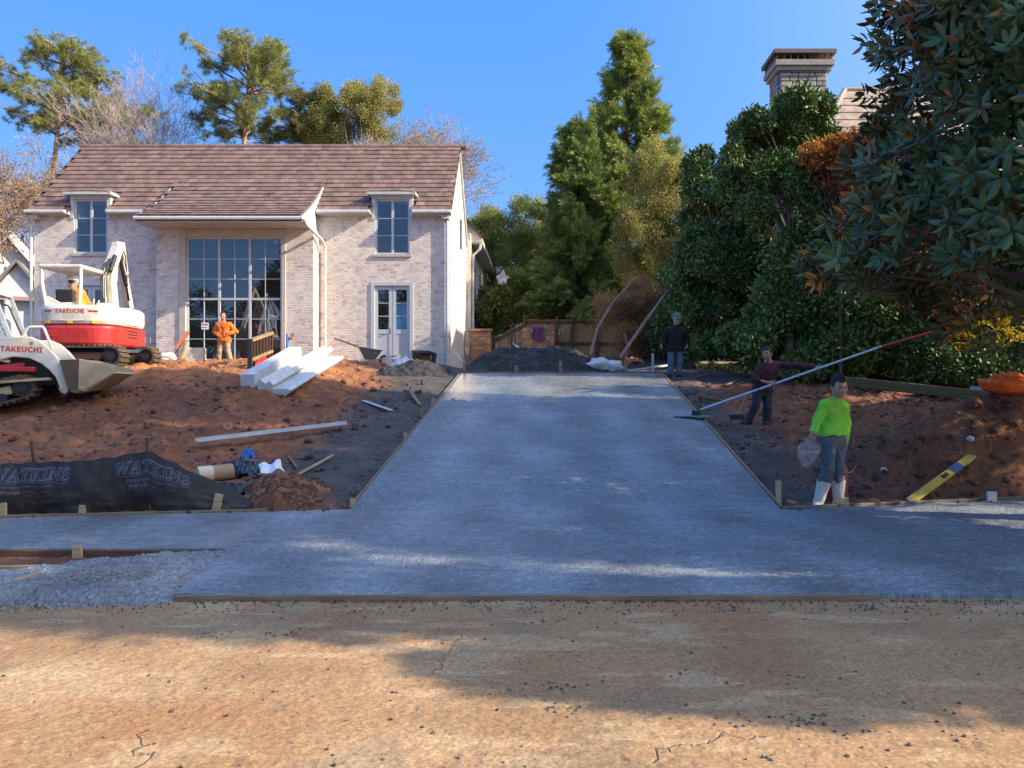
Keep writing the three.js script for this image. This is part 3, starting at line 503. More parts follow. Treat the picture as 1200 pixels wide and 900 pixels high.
{
  const o = thing('stone_house', 'neighbouring house showing only a stone chimney and tan roof above the trees', 'house', V(10.4, 2.4, -25));
  M.stuccoTan = mat(0.45, 0.36, 0.27, 0.9, { map: T.grain }); M.tanRoof = mat(0.46, 0.36, 0.27, 0.9, { map: T.tileG });
  partW('wall', spans(7.7, 20, 2, 7.0, -32, -22.6), M.stuccoTan, o);
  const E = [V(7.0, 7.0, -21.9), V(20.8, 7.0, -21.9), V(20.8, 7.0, -32.8), V(7.0, 7.0, -32.8)], R = [V(10.3, 11.6, -26.1), V(17.6, 11.6, -26.1), V(17.6, 11.6, -28.5), V(10.3, 11.6, -28.5)];
  const g = new THREE.BufferGeometry(), q = (a, b, c, d) => [a, b, c, a, c, d].flatMap((v) => [v.x, v.y, v.z]);
  g.setAttribute('position', new THREE.Float32BufferAttribute([...q(E[0], E[1], R[1], R[0]), ...q(E[1], E[2], R[2], R[1]), ...q(E[2], E[3], R[3], R[2]), ...q(E[3], E[0], R[0], R[3]), ...q(R[0], R[1], R[2], R[3]), ...q(E[3], E[2], E[1], E[0])], 3)); g.computeVertexNormals();
  const roof = partW('roof', g, M.tanRoof, o);
  partW('ridge_cap', [bar(E[0], R[0], 0.09), bar(R[0], R[1], 0.09), bar(E[3], R[3], 0.09)], mat(0.34, 0.25, 0.2, 0.9), roof);
  for (let i = 1; i < 13; i++) { const t = i / 13.3; partW('tile_course', [beam(E[0].clone().lerp(R[0], t).add(V(0.12, 0.008, 0.006)), E[1].clone().lerp(R[1], t).add(V(-0.12, 0.008, 0.006)), 0.04, 0.02)], M.tanRoof, roof); }
  // chimney of squared stones
  const X0 = 6.7, X1 = 8.02, Z0 = -21.6, Z1 = -22.5;
  const ch = partW('chimney', [spans(X0 + 0.05, X1 - 0.05, 5, 10.66, Z1 + 0.05, Z0 - 0.05)], mat(0.36, 0.33, 0.3, 0.95, { map: T.grain }), o);
  reseed(11);
  const sg = [0, 1, 2].map(() => new RoundedBoxGeometry(1, 1, 1, 1, 0.1));
  const sm = [[0.5, 0.43, 0.36], [0.42, 0.37, 0.33], [0.56, 0.48, 0.39], [0.36, 0.35, 0.35], [0.5, 0.39, 0.3], [0.46, 0.43, 0.42]].map((c) => mat(...c, 0.9, { map: T.grain }));
  const stone = (x, y, z, w, h, d, rot) => { const s = new THREE.Mesh(pick(sg), pick(sm)); s.name = 'stone'; s.scale.set(w, h, d); s.position.set(x - o.position.x, y - o.position.y, z - o.position.z); s.rotation.y = rot; ch.add(s); };
  for (let y = 8.0; y < 10.5;) { const h = Math.min(rr(0.09, 0.17), 10.66 - y);
    for (let x = X0; x < X1 - 0.06;) { let w = Math.min(rr(0.14, 0.38), X1 - x); if (X1 - x - w < 0.11) w = X1 - x; stone(x + w / 2, y + h / 2, Z0 - 0.03, w - 0.02, h - 0.018, 0.12 + rr(0, 0.03), 0); x += w; }
    for (let z = Z0 - 0.12; z > Z1 + 0.06;) { let w = Math.min(rr(0.14, 0.38), z - Z1); if (z - Z1 - w < 0.11) w = z - Z1; stone(X0 + 0.03, y + h / 2, z - w / 2, 0.12 + rr(0, 0.03), h - 0.018, w - 0.02, 0); z -= w; }
    y += h; }
  partW('chimney_collar', [spans(X0 - 0.1, X1 + 0.1, 10.4, 10.52, Z1 - 0.1, Z0 + 0.1), spans(X0 - 0.16, X1 + 0.16, 10.521, 10.67, Z1 - 0.16, Z0 + 0.16)], sm[0], ch);
  partW('chimney_cap', [spans(X0 - 0.22, X1 + 0.2, 10.84, 10.95, Z1 - 0.2, Z0 + 0.2), ...[0, 1, 2, 3, 4, 5, 6, 7, 8].flatMap((i) => [spans(lerp(X0 - 0.12, X1 + 0.07, i / 8), lerp(X0 - 0.12, X1 + 0.07, i / 8) + 0.04, 10.67, 10.84, Z0 + 0.06, Z0 + 0.1)]), ...[0, 1, 2, 3, 4, 5].map((i) => spans(X0 - 0.16, X0 - 0.12, 10.67, 10.84, lerp(Z0, Z1, i / 5) - 0.03, lerp(Z0, Z1, i / 5) + 0.03)), spans(X0 - 0.16, X1 + 0.12, 10.671, 10.7, Z0 + 0.06, Z0 + 0.11), spans(X0 + 0.3, X1 - 0.3, 10.67, 10.82, Z1 + 0.3, Z0 - 0.3)], mat(0.16, 0.11, 0.08, 0.5), ch);
}
// ---------------------------------------------------------------- behind the end of the drive
{
  const D = 32, base = 2.2; reseed(31);
  const f = thing('board_fence', 'weathered brown board fence between brick walls behind the gravel pile', 'fence', V(0.2, base, -D));
  const topY = (x) => x < -0.75 ? lerp(3.45, 4.15, sstep(-2.1, -0.75, x)) : 4.28;
  for (let x = -2.05; x < 4.2; x += 0.146) partW('board', rbox(0.138, topY(x) - base + rr(-0.02, 0.02), 0.025, 0.006, x + 0.07, (topY(x) + base) / 2, -D + rr(-0.006, 0.006)), M.fenceWood, f);
  for (const x of [-2.0, -1.25, -0.72, 0.62, 1.25, 2.3, 3.4]) partW('post', rbox(0.11, topY(x) - base + 0.14, 0.11, 0.01, x, (topY(x) + base) / 2 + 0.07, -D + 0.08), M.darkWood, f);
  partW('rail', [beam(V(-0.7, 4.2, -D + 0.05), V(4.2, 4.2, -D + 0.05), 0.05, 0.1), beam(V(-0.7, 3.3, -D + 0.05), V(4.2, 3.3, -D + 0.05), 0.05, 0.1), beam(V(-2, 3.4, -D + 0.05), V(-0.75, 4.05, -D + 0.05), 0.05, 0.1)], M.darkWood, f);
  solo('brick_wall', [spans(-3.0, -2.1, 1.9, 3.78, -31.9, -31.6), spans(-3.05, -2.05, 3.78, 3.88, -31.95, -31.55)], M.redBrick, 'short brown brick wall at the rear corner of the brick house', 'wall', V(-2.55, 1.9, -31.75));
  solo('brick_wall', [spans(-0.78, 0.5, 1.9, 3.88, -31.3, -31.05)], M.redBrick, 'brick wall in front of the board fence under a purple cloth', 'wall', V(-0.1, 1.9, -31.2));
  solo('cloth', gridGeo(14, 14, (u, v) => V(lerp(-0.38, 0.02 + 0.12 * v, u) + 0.03 * Math.sin(v * 7), lerp(3.98, 3.28 + 0.25 * Math.abs(u - 0.4), v), -31.0 + 0.035 * Math.sin(u * 14 + v * 3) - (v < 0.12 ? 0.1 * (0.12 - v) / 0.12 : 0))), mat(0.1, 0.045, 0.1, 0.9), 'dark purple cloth hung over the brick wall by the fence', 'cloth', V(-0.18, 3.3, -31.0));
}
// ---------------------------------------------------------------- foliage
const leafM = (r, g, b, through = 0.3) => phys(r, g, b, 0.95, { transmission: through, thickness: 0, ior: 1.3, side: THREE.DoubleSide });
M.leaf = leafM(1, 1, 1, 0.3); M.needle = leafM(1, 1, 1, 0.2);
M.gloss = mat(1, 1, 1, 0.58, { side: THREE.DoubleSide });
M.bark = mat(0.27, 0.21, 0.16, 0.95, { map: T.bark }); M.pineBark = mat(0.42, 0.29, 0.2, 0.95, { map: T.bark }); M.darkBark = mat(0.13, 0.105, 0.085, 0.95, { map: T.bark }); M.greyBark = mat(0.33, 0.27, 0.24, 0.95, { map: T.bark });
const rdir = () => { const z = rr(-1, 1), a = rr(0, 6.2832), r = Math.sqrt(1 - z * z); return V(r * Math.cos(a), z, r * Math.sin(a)); };
function rawTris(pos) { const g = new THREE.BufferGeometry(); g.setAttribute('position', new THREE.Float32BufferAttribute(pos, 3)); g.computeVertexNormals(); return g; }
function pushLeaf(out, o, dir, side, L, W, fold) {     // a folded pointed leaf from o along dir
  const up = dir.clone().cross(side).normalize(), m = o.clone().addScaledVector(dir, L * 0.45), l = m.clone().addScaledVector(side, -W / 2).addScaledVector(up, fold), r = m.clone().addScaledVector(side, W / 2).addScaledVector(up, fold), t = o.clone().addScaledVector(dir, L);
  for (const v of [o, r, t, o, t, l]) out.push(v.x, v.y, v.z);
}
function clump(n, R, L, W, s, upBias = 0.2, flat = 1) {
  reseed(s); const out = [];
  for (let i = 0; i < n; i++) { const o = rdir().multiplyScalar(R * Math.cbrt(rnd())); o.y *= flat; const d = rdir().addScaledVector(o, 1 / R).add(V(0, upBias, 0)).normalize(), sd = d.clone().cross(rdir()).normalize(); pushLeaf(out, o, d, sd, L * rr(0.7, 1.3), W * rr(0.8, 1.2), W * 0.18); }
  return rawTris(out);
}
function tuft(n, L, w, s, cone = 1) { reseed(s); const out = []; for (let i = 0; i < n; i++) { const d = rdir(); d.y = d.y * cone + (1 - cone) * 0.8; d.normalize(); const sd = d.clone().cross(rdir()).normalize().multiplyScalar(w), o = d.clone().multiplyScalar(L * 0.1), t = d.clone().multiplyScalar(L * rr(0.7, 1.1)); out.push(o.x - sd.x, o.y - sd.y, o.z - sd.z, o.x + sd.x, o.y + sd.y, o.z + sd.z, t.x, t.y, t.z); } return rawTris(out); }
function spray(s, n = 44) {      // a feathery conifer spray along +y, about one unit long
  reseed(s); const out = [];
  for (let i = 0; i < n; i++) { const t = i / n, o = V(rr(-0.02, 0.02), t * 0.85, rr(-0.02, 0.02)), a = rr(0, 6.28), d = V(Math.cos(a) * 0.8, 0.7, Math.sin(a) * 0.8 * 0.5).normalize(), L = lerp(0.42, 0.2, t) * rr(0.7, 1.2), sd = d.clone().cross(rdir()).normalize(); pushLeaf(out, o, d, sd, L, 0.045, 0.006); }
  return rawTris(out);
}
const G3 = { broad: [clump(18, 0.3, 0.13, 0.07, 3), clump(18, 0.3, 0.12, 0.07, 4), clump(18, 0.3, 0.14, 0.065, 5)], fine: [clump(22, 0.32, 0.085, 0.05, 6), clump(22, 0.32, 0.08, 0.05, 7)], big: [clump(14, 0.34, 0.18, 0.1, 8), clump(14, 0.34, 0.19, 0.09, 9)], sparse: [clump(8, 0.35, 0.12, 0.07, 10), clump(7, 0.35, 0.12, 0.07, 14)], pine: [tuft(34, 0.42, 0.013, 11, 0.75), tuft(34, 0.42, 0.013, 12, 0.75)], spray: [spray(13), spray(15)] };
const mtx = new THREE.Matrix4(), qt = new THREE.Quaternion(), colr = new THREE.Color();
// spots: {p, s, c, q?}; one InstancedMesh per variant, all parts of the crown
function crown(parent, spots, geos, m, name = 'crown') {
  geos.forEach((g, k) => {
    const mine = spots.filter((_, i) => i % geos.length === k); if (!mine.length) return;
    const o = new THREE.InstancedMesh(g, m, mine.length); o.name = name; o.userData.kind = 'stuff';
    mine.forEach((s, i) => { qt.copy(s.q ?? new THREE.Quaternion().setFromEuler(new THREE.Euler(rr(-0.7, 0.7), rr(0, 6.28), rr(-0.7, 0.7)))); o.setMatrixAt(i, mtx.compose(s.p.clone().sub(parent.position), qt, V(s.s, s.s, s.s))); o.setColorAt(i, colr.setRGB(...s.c)); });
    parent.add(o);
  });
}
// cols: [[r,g,b], ...] mixed by slow noise with jitter
const shadeOf = (p, cols, f = 1.9) => { const n = clamp(0.5 + 0.5 * n3(p.x * f, p.y * f, p.z * f) + rr(-0.45, 0.45), 0, 0.999) * (cols.length - 1), i = Math.floor(n), k = rr(0.75, 1.25); return mix3(cols[i], cols[i + 1] ?? cols[i], n - i).map((v) => v * k); };
function lobes(list, n, k, cols, { s = [0.7, 1.3], gap = -0.28, gf = 0.8, inner = 0.5, sub = 0.36, stray = 0.14 } = {}) {   // list: [center, radii]
  const all = [], spots = [];
  for (const [c, r] of list) for (let i = 0; i < k; i++) { const d = rdir(), t = 0.55 + 0.45 * rnd(); all.push([V(c.x + d.x * r.x * t, c.y + d.y * r.y * t, c.z + d.z * r.z * t), r.clone().multiplyScalar(sub * rr(0.7, 1.35))]); }
  const base = all.length; for (let i = 0; i < base * 0.7; i++) { const [c, r] = list[i % list.length], d = rdir(); d.y = Math.abs(d.y) * 0.8 + d.y * 0.2; d.normalize(); all.push([V(c.x + d.x * r.x * 1.08, c.y + d.y * r.y * 1.08, c.z + d.z * r.z * 1.08), V(r.x * 0.1, r.y * rr(0.12, 0.3), r.z * 0.1)]); }
  let guard = 0;
  while (spots.length < n && guard++ < n * 6) { const [c, r] = pick(all), d = rdir(), t = rnd() < stray ? rr(1, 1.45) : inner + (1 - inner) * Math.sqrt(rnd()), p = V(c.x + d.x * r.x * t, c.y + d.y * r.y * t, c.z + d.z * r.z * t); if (n3(p.x * gf, p.y * gf, p.z * gf) < gap) continue; spots.push({ p, s: rr(...s), c: shadeOf(p, cols) }); }
  return [spots, all];
}
function limb(a, b, r0, r1, sag = 0.12, seg = 5) { const pts = [], L = a.distanceTo(b), o = rdir().multiplyScalar(L * 0.1); for (let i = 0; i <= 3; i++) { const t = i / 3; pts.push(a.clone().lerp(b, t).addScaledVector(o, Math.sin(t * 3.14)).add(V(0, Math.sin(t * 3.14) * L * sag, 0))); } const out = []; for (let i = 0; i < 3; i++) out.push(bar(pts[i], pts[i + 1], lerp(r0, r1, i / 3), lerp(r0, r1, (i + 1) / 3), seg)); return out; }
function broadTree(name, label, cat, x, d, list, n, k, cols, geos, { m = M.leaf, bark = M.bark, trunk = 0.16, base = null, limbs = 30, group, ...o } = {}) {
  const y0 = base ?? (d < 28 ? gy(x, d) : 2.3), t = thing(name, label, cat, V(x, y0, -d), 0, group);
  const [spots, subs] = lobes(list, n, k, cols, o);
  const top = V(x, Math.max(...list.map(([c]) => c.y)), -d), wood = [bar(V(x, y0 - 0.3, -d), top, trunk, trunk * 0.3, 9)];
  for (let i = 0; i < Math.min(limbs, subs.length); i++) { const [c] = subs[Math.floor(i * subs.length / limbs) % subs.length], h = lerp(y0 + 0.3, top.y, clamp((c.y - y0) / (top.y - y0 + 0.1) * 0.65, 0.08, 0.9)); wood.push(...limb(V(x, h, -d), c, trunk * 0.28, 0.01)); }
  partW('trunk', wood, bark, t);
  crown(t, spots, geos, m); return t;
}
const px2 = (px, py, d, rx, ry, rz) => [P(px, py, d), V(rx * d / F, ry * d / F, rz * d / F)];
function pine(label, px, d, topPy, botPy, rPx, n, cols, lean = 0) {
  const x = (px - CX) * d / F, top = EYE + (CY - topPy) * d / F, bot = EYE + (CY - botPy) * d / F, R = rPx * d / F, t = thing('pine_tree', label, 'tree', V(x, 2.3, -d));
  const at = (y) => V(x + lean * (y - 2.3) + 0.25 * Math.sin(y * 0.4), y, -d), wood = [], spots = [];
  for (let i = 0; i < 8; i++) { const a = lerp(2, top - 0.6, i / 8), b = lerp(2, top - 0.6, (i + 1) / 8); wood.push(bar(at(a), at(b), lerp(0.3, 0.05, i / 8), lerp(0.3, 0.05, (i + 1) / 8), 8)); }
  const nl = 46;
  for (let i = 0; i < nl; i++) {
    const f = (i + rnd() * 0.8) / nl, y = lerp(bot, top - 0.4, f), a = rr(0, 6.28), len = R * (0.3 + 0.8 * Math.sin(Math.PI * Math.pow(lerp(0.14, 0.95, f), 0.8))) * rr(0.5, 1.12), e = at(y).add(V(Math.cos(a) * len, rr(-0.25, 0.75) * len * 0.4, Math.sin(a) * len));
    wood.push(...limb(at(y - 0.3), e, 0.07, 0.02, 0.05));
    const nb = 3 + Math.floor(rnd() * 3), k = Math.ceil(n / nl / nb * rr(0.6, 1.4));
    for (let b = 0; b < nb; b++) { const c = at(y).lerp(e, rr(0.45, 1.05)).add(rdir().multiply(V(0.9, 0.55, 0.9)).multiplyScalar(rr(0.3, 1.0))); wood.push(bar(at(y).lerp(e, 0.4), c, 0.02, 0.01, 3)); for (let j = 0; j < k; j++) { const p = c.clone().add(rdir().multiplyScalar(rr(0.1, 0.5))); spots.push({ p, s: rr(0.5, 0.95), c: shadeOf(p, cols) }); } }
  }
  partW('trunk', wood, M.pineBark, t); crown(t, spots, G3.pine, M.needle); return t;
}
function bareTree(label, px, d, topPy, spreadPx, bark, depth = 6, leaf = null, twigR = 0.012, r0 = 0.16) {
  const x = (px - CX) * d / F, H = EYE + (CY - topPy) * d / F - 2.3, t = thing('bare_tree', label, 'tree', V(x, 2.3, -d)), wood = [], spots = [];
  const grow = (p, dir, len, r, k) => {
    const e = p.clone().addScaledVector(dir, len); wood.push(bar(p, e, r, Math.max(twigR, r * 0.6), k > 3 ? 6 : 3));
    if (leaf && k < 2) for (let q = 0; q < leaf.n; q++) if (rnd() < leaf.p) spots.push({ p: e.clone().add(rdir().multiplyScalar(0.35)), s: rr(0.5, 1.1), c: shadeOf(e, leaf.cols) });
    if (k <= 0) return;
    const n = k > 4 ? 3 : rnd() < 0.6 ? 3 : 2;
    for (let i = 0; i < n; i++) { const nd = dir.clone().addScaledVector(rdir(), k > 5 ? 0.38 : spreadPx / 60).add(V(0, 0.12, 0)).normalize(); grow(i ? p.clone().lerp(e, rr(0.55, 1)) : e, nd, len * rr(0.62, 0.86), Math.max(twigR, r * 0.54), k - 1); }
  };
  grow(V(x, 2, -d), V(rr(-0.06, 0.06), 1, 0).normalize(), H * 0.29, r0, depth);
  partW('trunk', wood, bark, t); if (spots.length) crown(t, spots, G3.sparse, M.leaf, 'crown'); return t;
}
function conifer(label, px, d, topPy, rPx, basePy, n, cols, s) {
  reseed(s); const x = (px - CX) * d / F, top = EYE + (CY - topPy) * d / F, bot = EYE + (CY - basePy) * d / F, R = rPx * d / F, t = thing('conifer_tree', label, 'tree', V(x, 2.3, -d)), wood = [bar(V(x, 2, -d), V(x, top - 0.5, -d), 0.28, 0.03, 9)], spots = [];
  const nb = 190;
  for (let i = 0; i < nb; i++) {
    const f = Math.pow((i + rnd()) / nb, 1.15), y = lerp(top - 0.15, bot, f), a = rr(0, 6.28), len = R * (0.05 + 0.95 * Math.pow(f, 0.85)) * rr(0.55, 1.15), dirh = V(Math.cos(a), 0, Math.sin(a)), rise = lerp(0.55, 0.05, f);
    const e = V(x, y, -d).addScaledVector(dirh, len).add(V(0, len * rise - 0.1 * len * len * 0.25, 0));
    if (len > 0.7) wood.push(bar(V(x, y - 0.1, -d), e, 0.035, 0.01, 3));
    const k = Math.ceil(n / nb * (0.25 + 1.5 * f));
    for (let j = 0; j < k; j++) { const q = Math.sqrt(rr(0.06, 1.16)), p = V(x, y, -d).lerp(e, q).add(rdir().multiplyScalar(0.08 + 0.11 * len)); const dir = dirh.clone().multiplyScalar(0.75).add(V(0, rr(-0.35, 0.75), 0)).add(rdir().multiplyScalar(0.45)).normalize(); spots.push({ p, s: rr(0.42, 0.85), c: shadeOf(p, cols), q: new THREE.Quaternion().setFromUnitVectors(V(0, 1, 0), dir) }); }
  }
  for (let j = 0; j < 14; j++) spots.push({ p: V(x, top - 0.55 + j * 0.03, -d), s: rr(0.35, 0.6), c: cols[0], q: new THREE.Quaternion().setFromUnitVectors(V(0, 1, 0), V(rr(-0.4, 0.4), 1, rr(-0.4, 0.4)).normalize()) });
  partW('trunk', wood, M.darkBark, t); crown(t, spots, G3.spray, M.needle); return t;
}
// behind the house
reseed(101);
const PINE = [[0.13, 0.16, 0.045], [0.24, 0.26, 0.06], [0.32, 0.3, 0.08]];
pine('tall pine with wide airy crown at the far left behind the roof', 62, 45, 46, 158, 62, 2000, PINE, 0.015);
pine('lower pine with rounded crown just right of the tall left pine', 140, 50, 112, 175, 44, 1100, PINE, -0.03);
pine('tallest pine behind the middle of the brick house roof', 286, 45, 42, 160, 68, 2500, PINE, 0.0);
pine('shorter pine leaning beside the tallest pine behind the roof', 352, 48, 105, 170, 46, 1300, [[0.1, 0.11, 0.03], [0.17, 0.17, 0.045], [0.2, 0.17, 0.05]], 0.03);
reseed(117);
broadTree('thin_tree', 'thin yellowing tree above the right half of the brick house roof', 'tree', (420 - CX) * 47 / F, 47, [px2(405, 140, 47, 34, 36, 34), px2(442, 134, 47, 26, 38, 28), px2(385, 160, 47, 24, 24, 24)], 5200, 26, [[0.24, 0.25, 0.06], [0.34, 0.31, 0.08], [0.4, 0.32, 0.11]], G3.fine, { trunk: 0.14, gap: -0.12, sub: 0.3, inner: 0.2, bark: M.greyBark });
bareTree('bare grey-pink tree between the two tall pines', 205, 44, 92, 44, mat(0.34, 0.27, 0.27, 0.95), 8, null, 0.008, 0.12);
bareTree('bare tree with a few yellow leaves at the right end of the roof', 452, 49, 150, 36, mat(0.33, 0.26, 0.21, 0.95), 8, { n: 1, p: 0.4, cols: [[0.3, 0.2, 0.07], [0.26, 0.2, 0.07]] }, 0.011, 0.1);
bareTree('bare tree holding rusty leaves left of the brick house', 18, 36, 172, 46, M.bark, 7, { n: 2, p: 0.45, cols: [[0.32, 0.16, 0.08], [0.4, 0.24, 0.13], [0.28, 0.2, 0.12]] }, 0.014, 0.2);
bareTree('bare leaning tree with pale twigs behind the white house', 95, 42, 150, 50, M.greyBark, 7, { n: 1, p: 0.3, cols: [[0.34, 0.2, 0.1], [0.3, 0.22, 0.12]] }, 0.012, 0.15);
bareTree('bare tree at the left edge of the view beside the tall pine', -20, 40, 120, 46, M.greyBark, 7, { n: 1, p: 0.4, cols: [[0.34, 0.18, 0.09], [0.36, 0.24, 0.13]] }, 0.013, 0.17);
bareTree('small bare tree behind the yellow-green trees right of the house', 573, 50, 222, 40, M.greyBark, 6, null, 0.01, 0.08);
// a wood far beyond, one mass
{
  reseed(131); const t = new THREE.Group(); t.name = 'distant_wood'; t.position.set(0, 2, -75); tag(t, 'distant wooded edge behind house and fence', 'wood', null, 'stuff'); scene.add(t);
  const L = []; for (let x = -75; x < 75; x += 4.5) L.push([V(x, rr(3.5, 5.5), -74 + rr(-6, 6)), V(4, rr(3, 5.5), 4)], [V(x + 2, 2.0, -73), V(3.6, 1.8, 2)]);
  const [sp] = lobes(L, 15000, 7, [[0.06, 0.08, 0.03], [0.13, 0.13, 0.05], [0.2, 0.16, 0.08]], { s: [2, 3.6], gap: -0.8 }); crown(t, sp, G3.broad, M.leaf, 'foliage');
}
// right of the house
reseed(141);
const YG = [[0.2, 0.24, 0.05], [0.33, 0.35, 0.07], [0.44, 0.42, 0.1]];
broadTree('small_tree', 'yellow-green tree close beside the rear wing of the brick house', 'tree', P(577, 0, 42).x, 42, [px2(572, 285, 42, 22, 32, 30), px2(590, 310, 42, 24, 34, 30), px2(566, 345, 42, 20, 40, 30)], 2600, 14, YG, G3.fine, { trunk: 0.1, s: [0.7, 1.3], gap: -0.2 });
broadTree('small_tree', 'sunlit tree with yellow top just left of the dark conifers', 'tree', P(622, 0, 41).x, 41, [px2(620, 270, 41, 22, 34, 30), px2(605, 320, 41, 26, 36, 30), px2(640, 310, 41, 24, 40, 30)], 2400, 14, YG, G3.fine, { trunk: 0.1, gap: -0.2 });
broadTree('shrub', 'bright green broadleaf shrub leaning over the brick wall', 'shrub', P(575, 0, 35).x, 35, [px2(572, 372, 35, 22, 22, 24), px2(595, 358, 35, 26, 22, 24), px2(640, 362, 35, 30, 20, 24), px2(615, 345, 35, 30, 20, 24)], 2600, 9, [[0.09, 0.13, 0.03], [0.16, 0.2, 0.04], [0.26, 0.26, 0.06]], G3.broad, { trunk: 0.06 });
const DARKC = [[0.09, 0.15, 0.04], [0.16, 0.23, 0.06], [0.26, 0.32, 0.08]];
conifer('tall dark conifer with pointed top, tallest tree right of the house', 736, 37, 46, 88, 372, 9000, [[0.15, 0.21, 0.045], [0.27, 0.32, 0.07], [0.4, 0.42, 0.1]], 151);
conifer('shorter dark conifer in front of the tall one, nearer the house', 676, 35, 148, 66, 384, 7000, DARKC, 157);
reseed(163);
broadTree('feathery_tree', 'yellow-green feathery tree in front of the tall conifer', 'tree', P(772, 0, 32).x, 32, [px2(772, 212, 32, 28, 36, 26), px2(790, 262, 32, 36, 46, 32), px2(752, 285, 32, 28, 50, 30), px2(775, 330, 32, 36, 40, 32)], 5200, 16, [[0.18, 0.2, 0.05], [0.32, 0.32, 0.07], [0.42, 0.37, 0.1], [0.42, 0.3, 0.12]], G3.fine, { trunk: 0.12, gap: -0.25, s: [0.6, 1.1] });
const RUST = [[0.38, 0.18, 0.06], [0.46, 0.27, 0.11], [0.32, 0.2, 0.09]];
broadTree('dry_shrub', 'dry shrub with rusty brown leaves beside the gravel pile', 'shrub', P(735, 0, 27).x, 27, [px2(722, 372, 27, 28, 26, 26), px2(762, 352, 27, 28, 30, 26), px2(745, 395, 27, 34, 22, 26), px2(775, 395, 27, 24, 26, 24)], 1700, 13, RUST, G3.fine, { trunk: 0.05, gap: -0.05, s: [0.5, 1.0], inner: 0.2 });
// big evergreens on the right bank
const EV = [[0.06, 0.11, 0.03], [0.115, 0.19, 0.045], [0.21, 0.29, 0.07]], EV2 = [[0.085, 0.145, 0.035], [0.165, 0.25, 0.055], [0.28, 0.36, 0.08]];
reseed(171);
broadTree('evergreen_tree', 'large dark green evergreen standing behind the man in the dark jacket', 'tree', P(848, 0, 24).x, 24, [px2(840, 262, 24, 40, 46, 44), px2(862, 225, 24, 40, 44, 44), px2(885, 275, 24, 44, 56, 48), px2(835, 330, 24, 50, 44, 44), px2(818, 380, 24, 34, 44, 36), px2(862, 372, 24, 52, 46, 44), px2(818, 310, 24, 24, 40, 30), px2(832, 212, 24, 24, 26, 30)], 9000, 20, EV, G3.broad, { m: M.gloss, trunk: 0.14, gap: 0.02, gf: 0.9, sub: 0.3, inner: 0.25, s: [0.5, 1.2], stray: 0.3 });
broadTree('evergreen_tree', 'taller brighter evergreen reaching up to the stone chimney', 'tree', P(925, 0, 20.4).x, 20.4, [px2(930, 176, 20.4, 26, 24, 24), px2(895, 215, 20.4, 40, 34, 28), px2(955, 200, 20.4, 34, 40, 28), px2(890, 165, 20.4, 26, 22, 28), px2(930, 250, 20.4, 56, 50, 28), px2(945, 330, 20.4, 64, 60, 28), px2(862, 190, 20.4, 20, 18, 28), px2(936, 138, 20.4, 28, 18, 28)], 7600, 18, EV, G3.broad, { m: M.gloss, trunk: 0.16, gap: 0.04, gf: 0.9, sub: 0.28, inner: 0.2, s: [0.5, 1.2], stray: 0.34 });
broadTree('shrub', 'low dark shrub filling the gap under the large evergreen', 'shrub', P(835, 0, 26.5).x, 26.5, [px2(812, 385, 26.5, 40, 40, 30), px2(860, 375, 26.5, 50, 44, 30), px2(835, 340, 27, 50, 30, 30)], 3600, 12, EV, G3.broad, { m: M.gloss, trunk: 0.06, gap: -0.6, inner: 0.1 });
broadTree('hedge', 'dense dark hedge along the bank above the timber edging', 'hedge', P(1040, 0, 21).x, 21.5, [px2(905, 402, 20.5, 46, 34, 30), px2(965, 388, 20.2, 56, 48, 32), px2(1030, 372, 20, 60, 52, 34), px2(1010, 415, 20, 60, 22, 24), px2(1090, 420, 19.6, 60, 16, 20), px2(1160, 425, 19.4, 70, 16, 20), px2(1095, 320, 20, 60, 34, 34), px2(1160, 300, 19.6, 60, 40, 34), px2(1235, 330, 19.2, 50, 66, 34), px2(1000, 300, 20, 60, 60, 34), px2(1080, 270, 19.8, 70, 50, 34)], 11000, 12, EV, G3.broad, { m: M.gloss, trunk: 0.12, gap: -0.08, stray: 0.25, limbs: 44, bark: M.darkBark });
broadTree('yellow_bush', 'yellow bush with sunlight put into its leaf colour glimpsed through the hedge at right', 'shrub', P(1155, 0, 21.3).x, 21.3, [px2(1130, 378, 21.3, 50, 20, 14), px2(1185, 352, 21.3, 46, 24, 14), px2(1085, 365, 21.3, 30, 20, 14), px2(1140, 402, 21.3, 60, 12, 14)], 1300, 9, [[0.5, 0.44, 0.04], [0.62, 0.55, 0.06], [0.55, 0.35, 0.06]], G3.broad, { trunk: 0.05 });  // bright yellow carries the sunlight on these leaves as well as their colour
broadTree('maple', 'small maple with dark red and orange leaves below the tan roof', 'tree', P(985, 0, 19.3).x, 19.3, [px2(985, 190, 19.3, 34, 20, 24), px2(1020, 172, 19.3, 24, 18, 24), px2(962, 215, 19.3, 22, 14, 20), px2(1005, 215, 19.3, 36, 18, 22)], 800, 10, [[0.2, 0.035, 0.03], [0.34, 0.09, 0.03], [0.55, 0.26, 0.03]], G3.sparse, { trunk: 0.05, gap: -0.05, bark: M.darkBark });
// ivy and litter at the foot of the hedge
{
  reseed(181); const t = new THREE.Group(); t.name = 'ground_cover'; t.position.set(8, 1.8, -21); tag(t, 'low ivy and weeds at the foot of the hedge', 'ground cover', null, 'stuff'); scene.add(t); const sp = [];
  for (let i = 0; i < 1500; i++) { const x = rr(4.6, 15), d = 22.6 - Math.max(0, x - 6) * 0.5 + rr(-0.5, 1.6); const p = G(x, d, rr(0, 0.14)); sp.push({ p, s: rr(0.3, 0.7), c: shadeOf(p, [[0.05, 0.075, 0.03], [0.1, 0.13, 0.05], [0.16, 0.13, 0.07]]) }); }
  crown(t, sp, G3.broad, M.leaf, 'leaves');
}
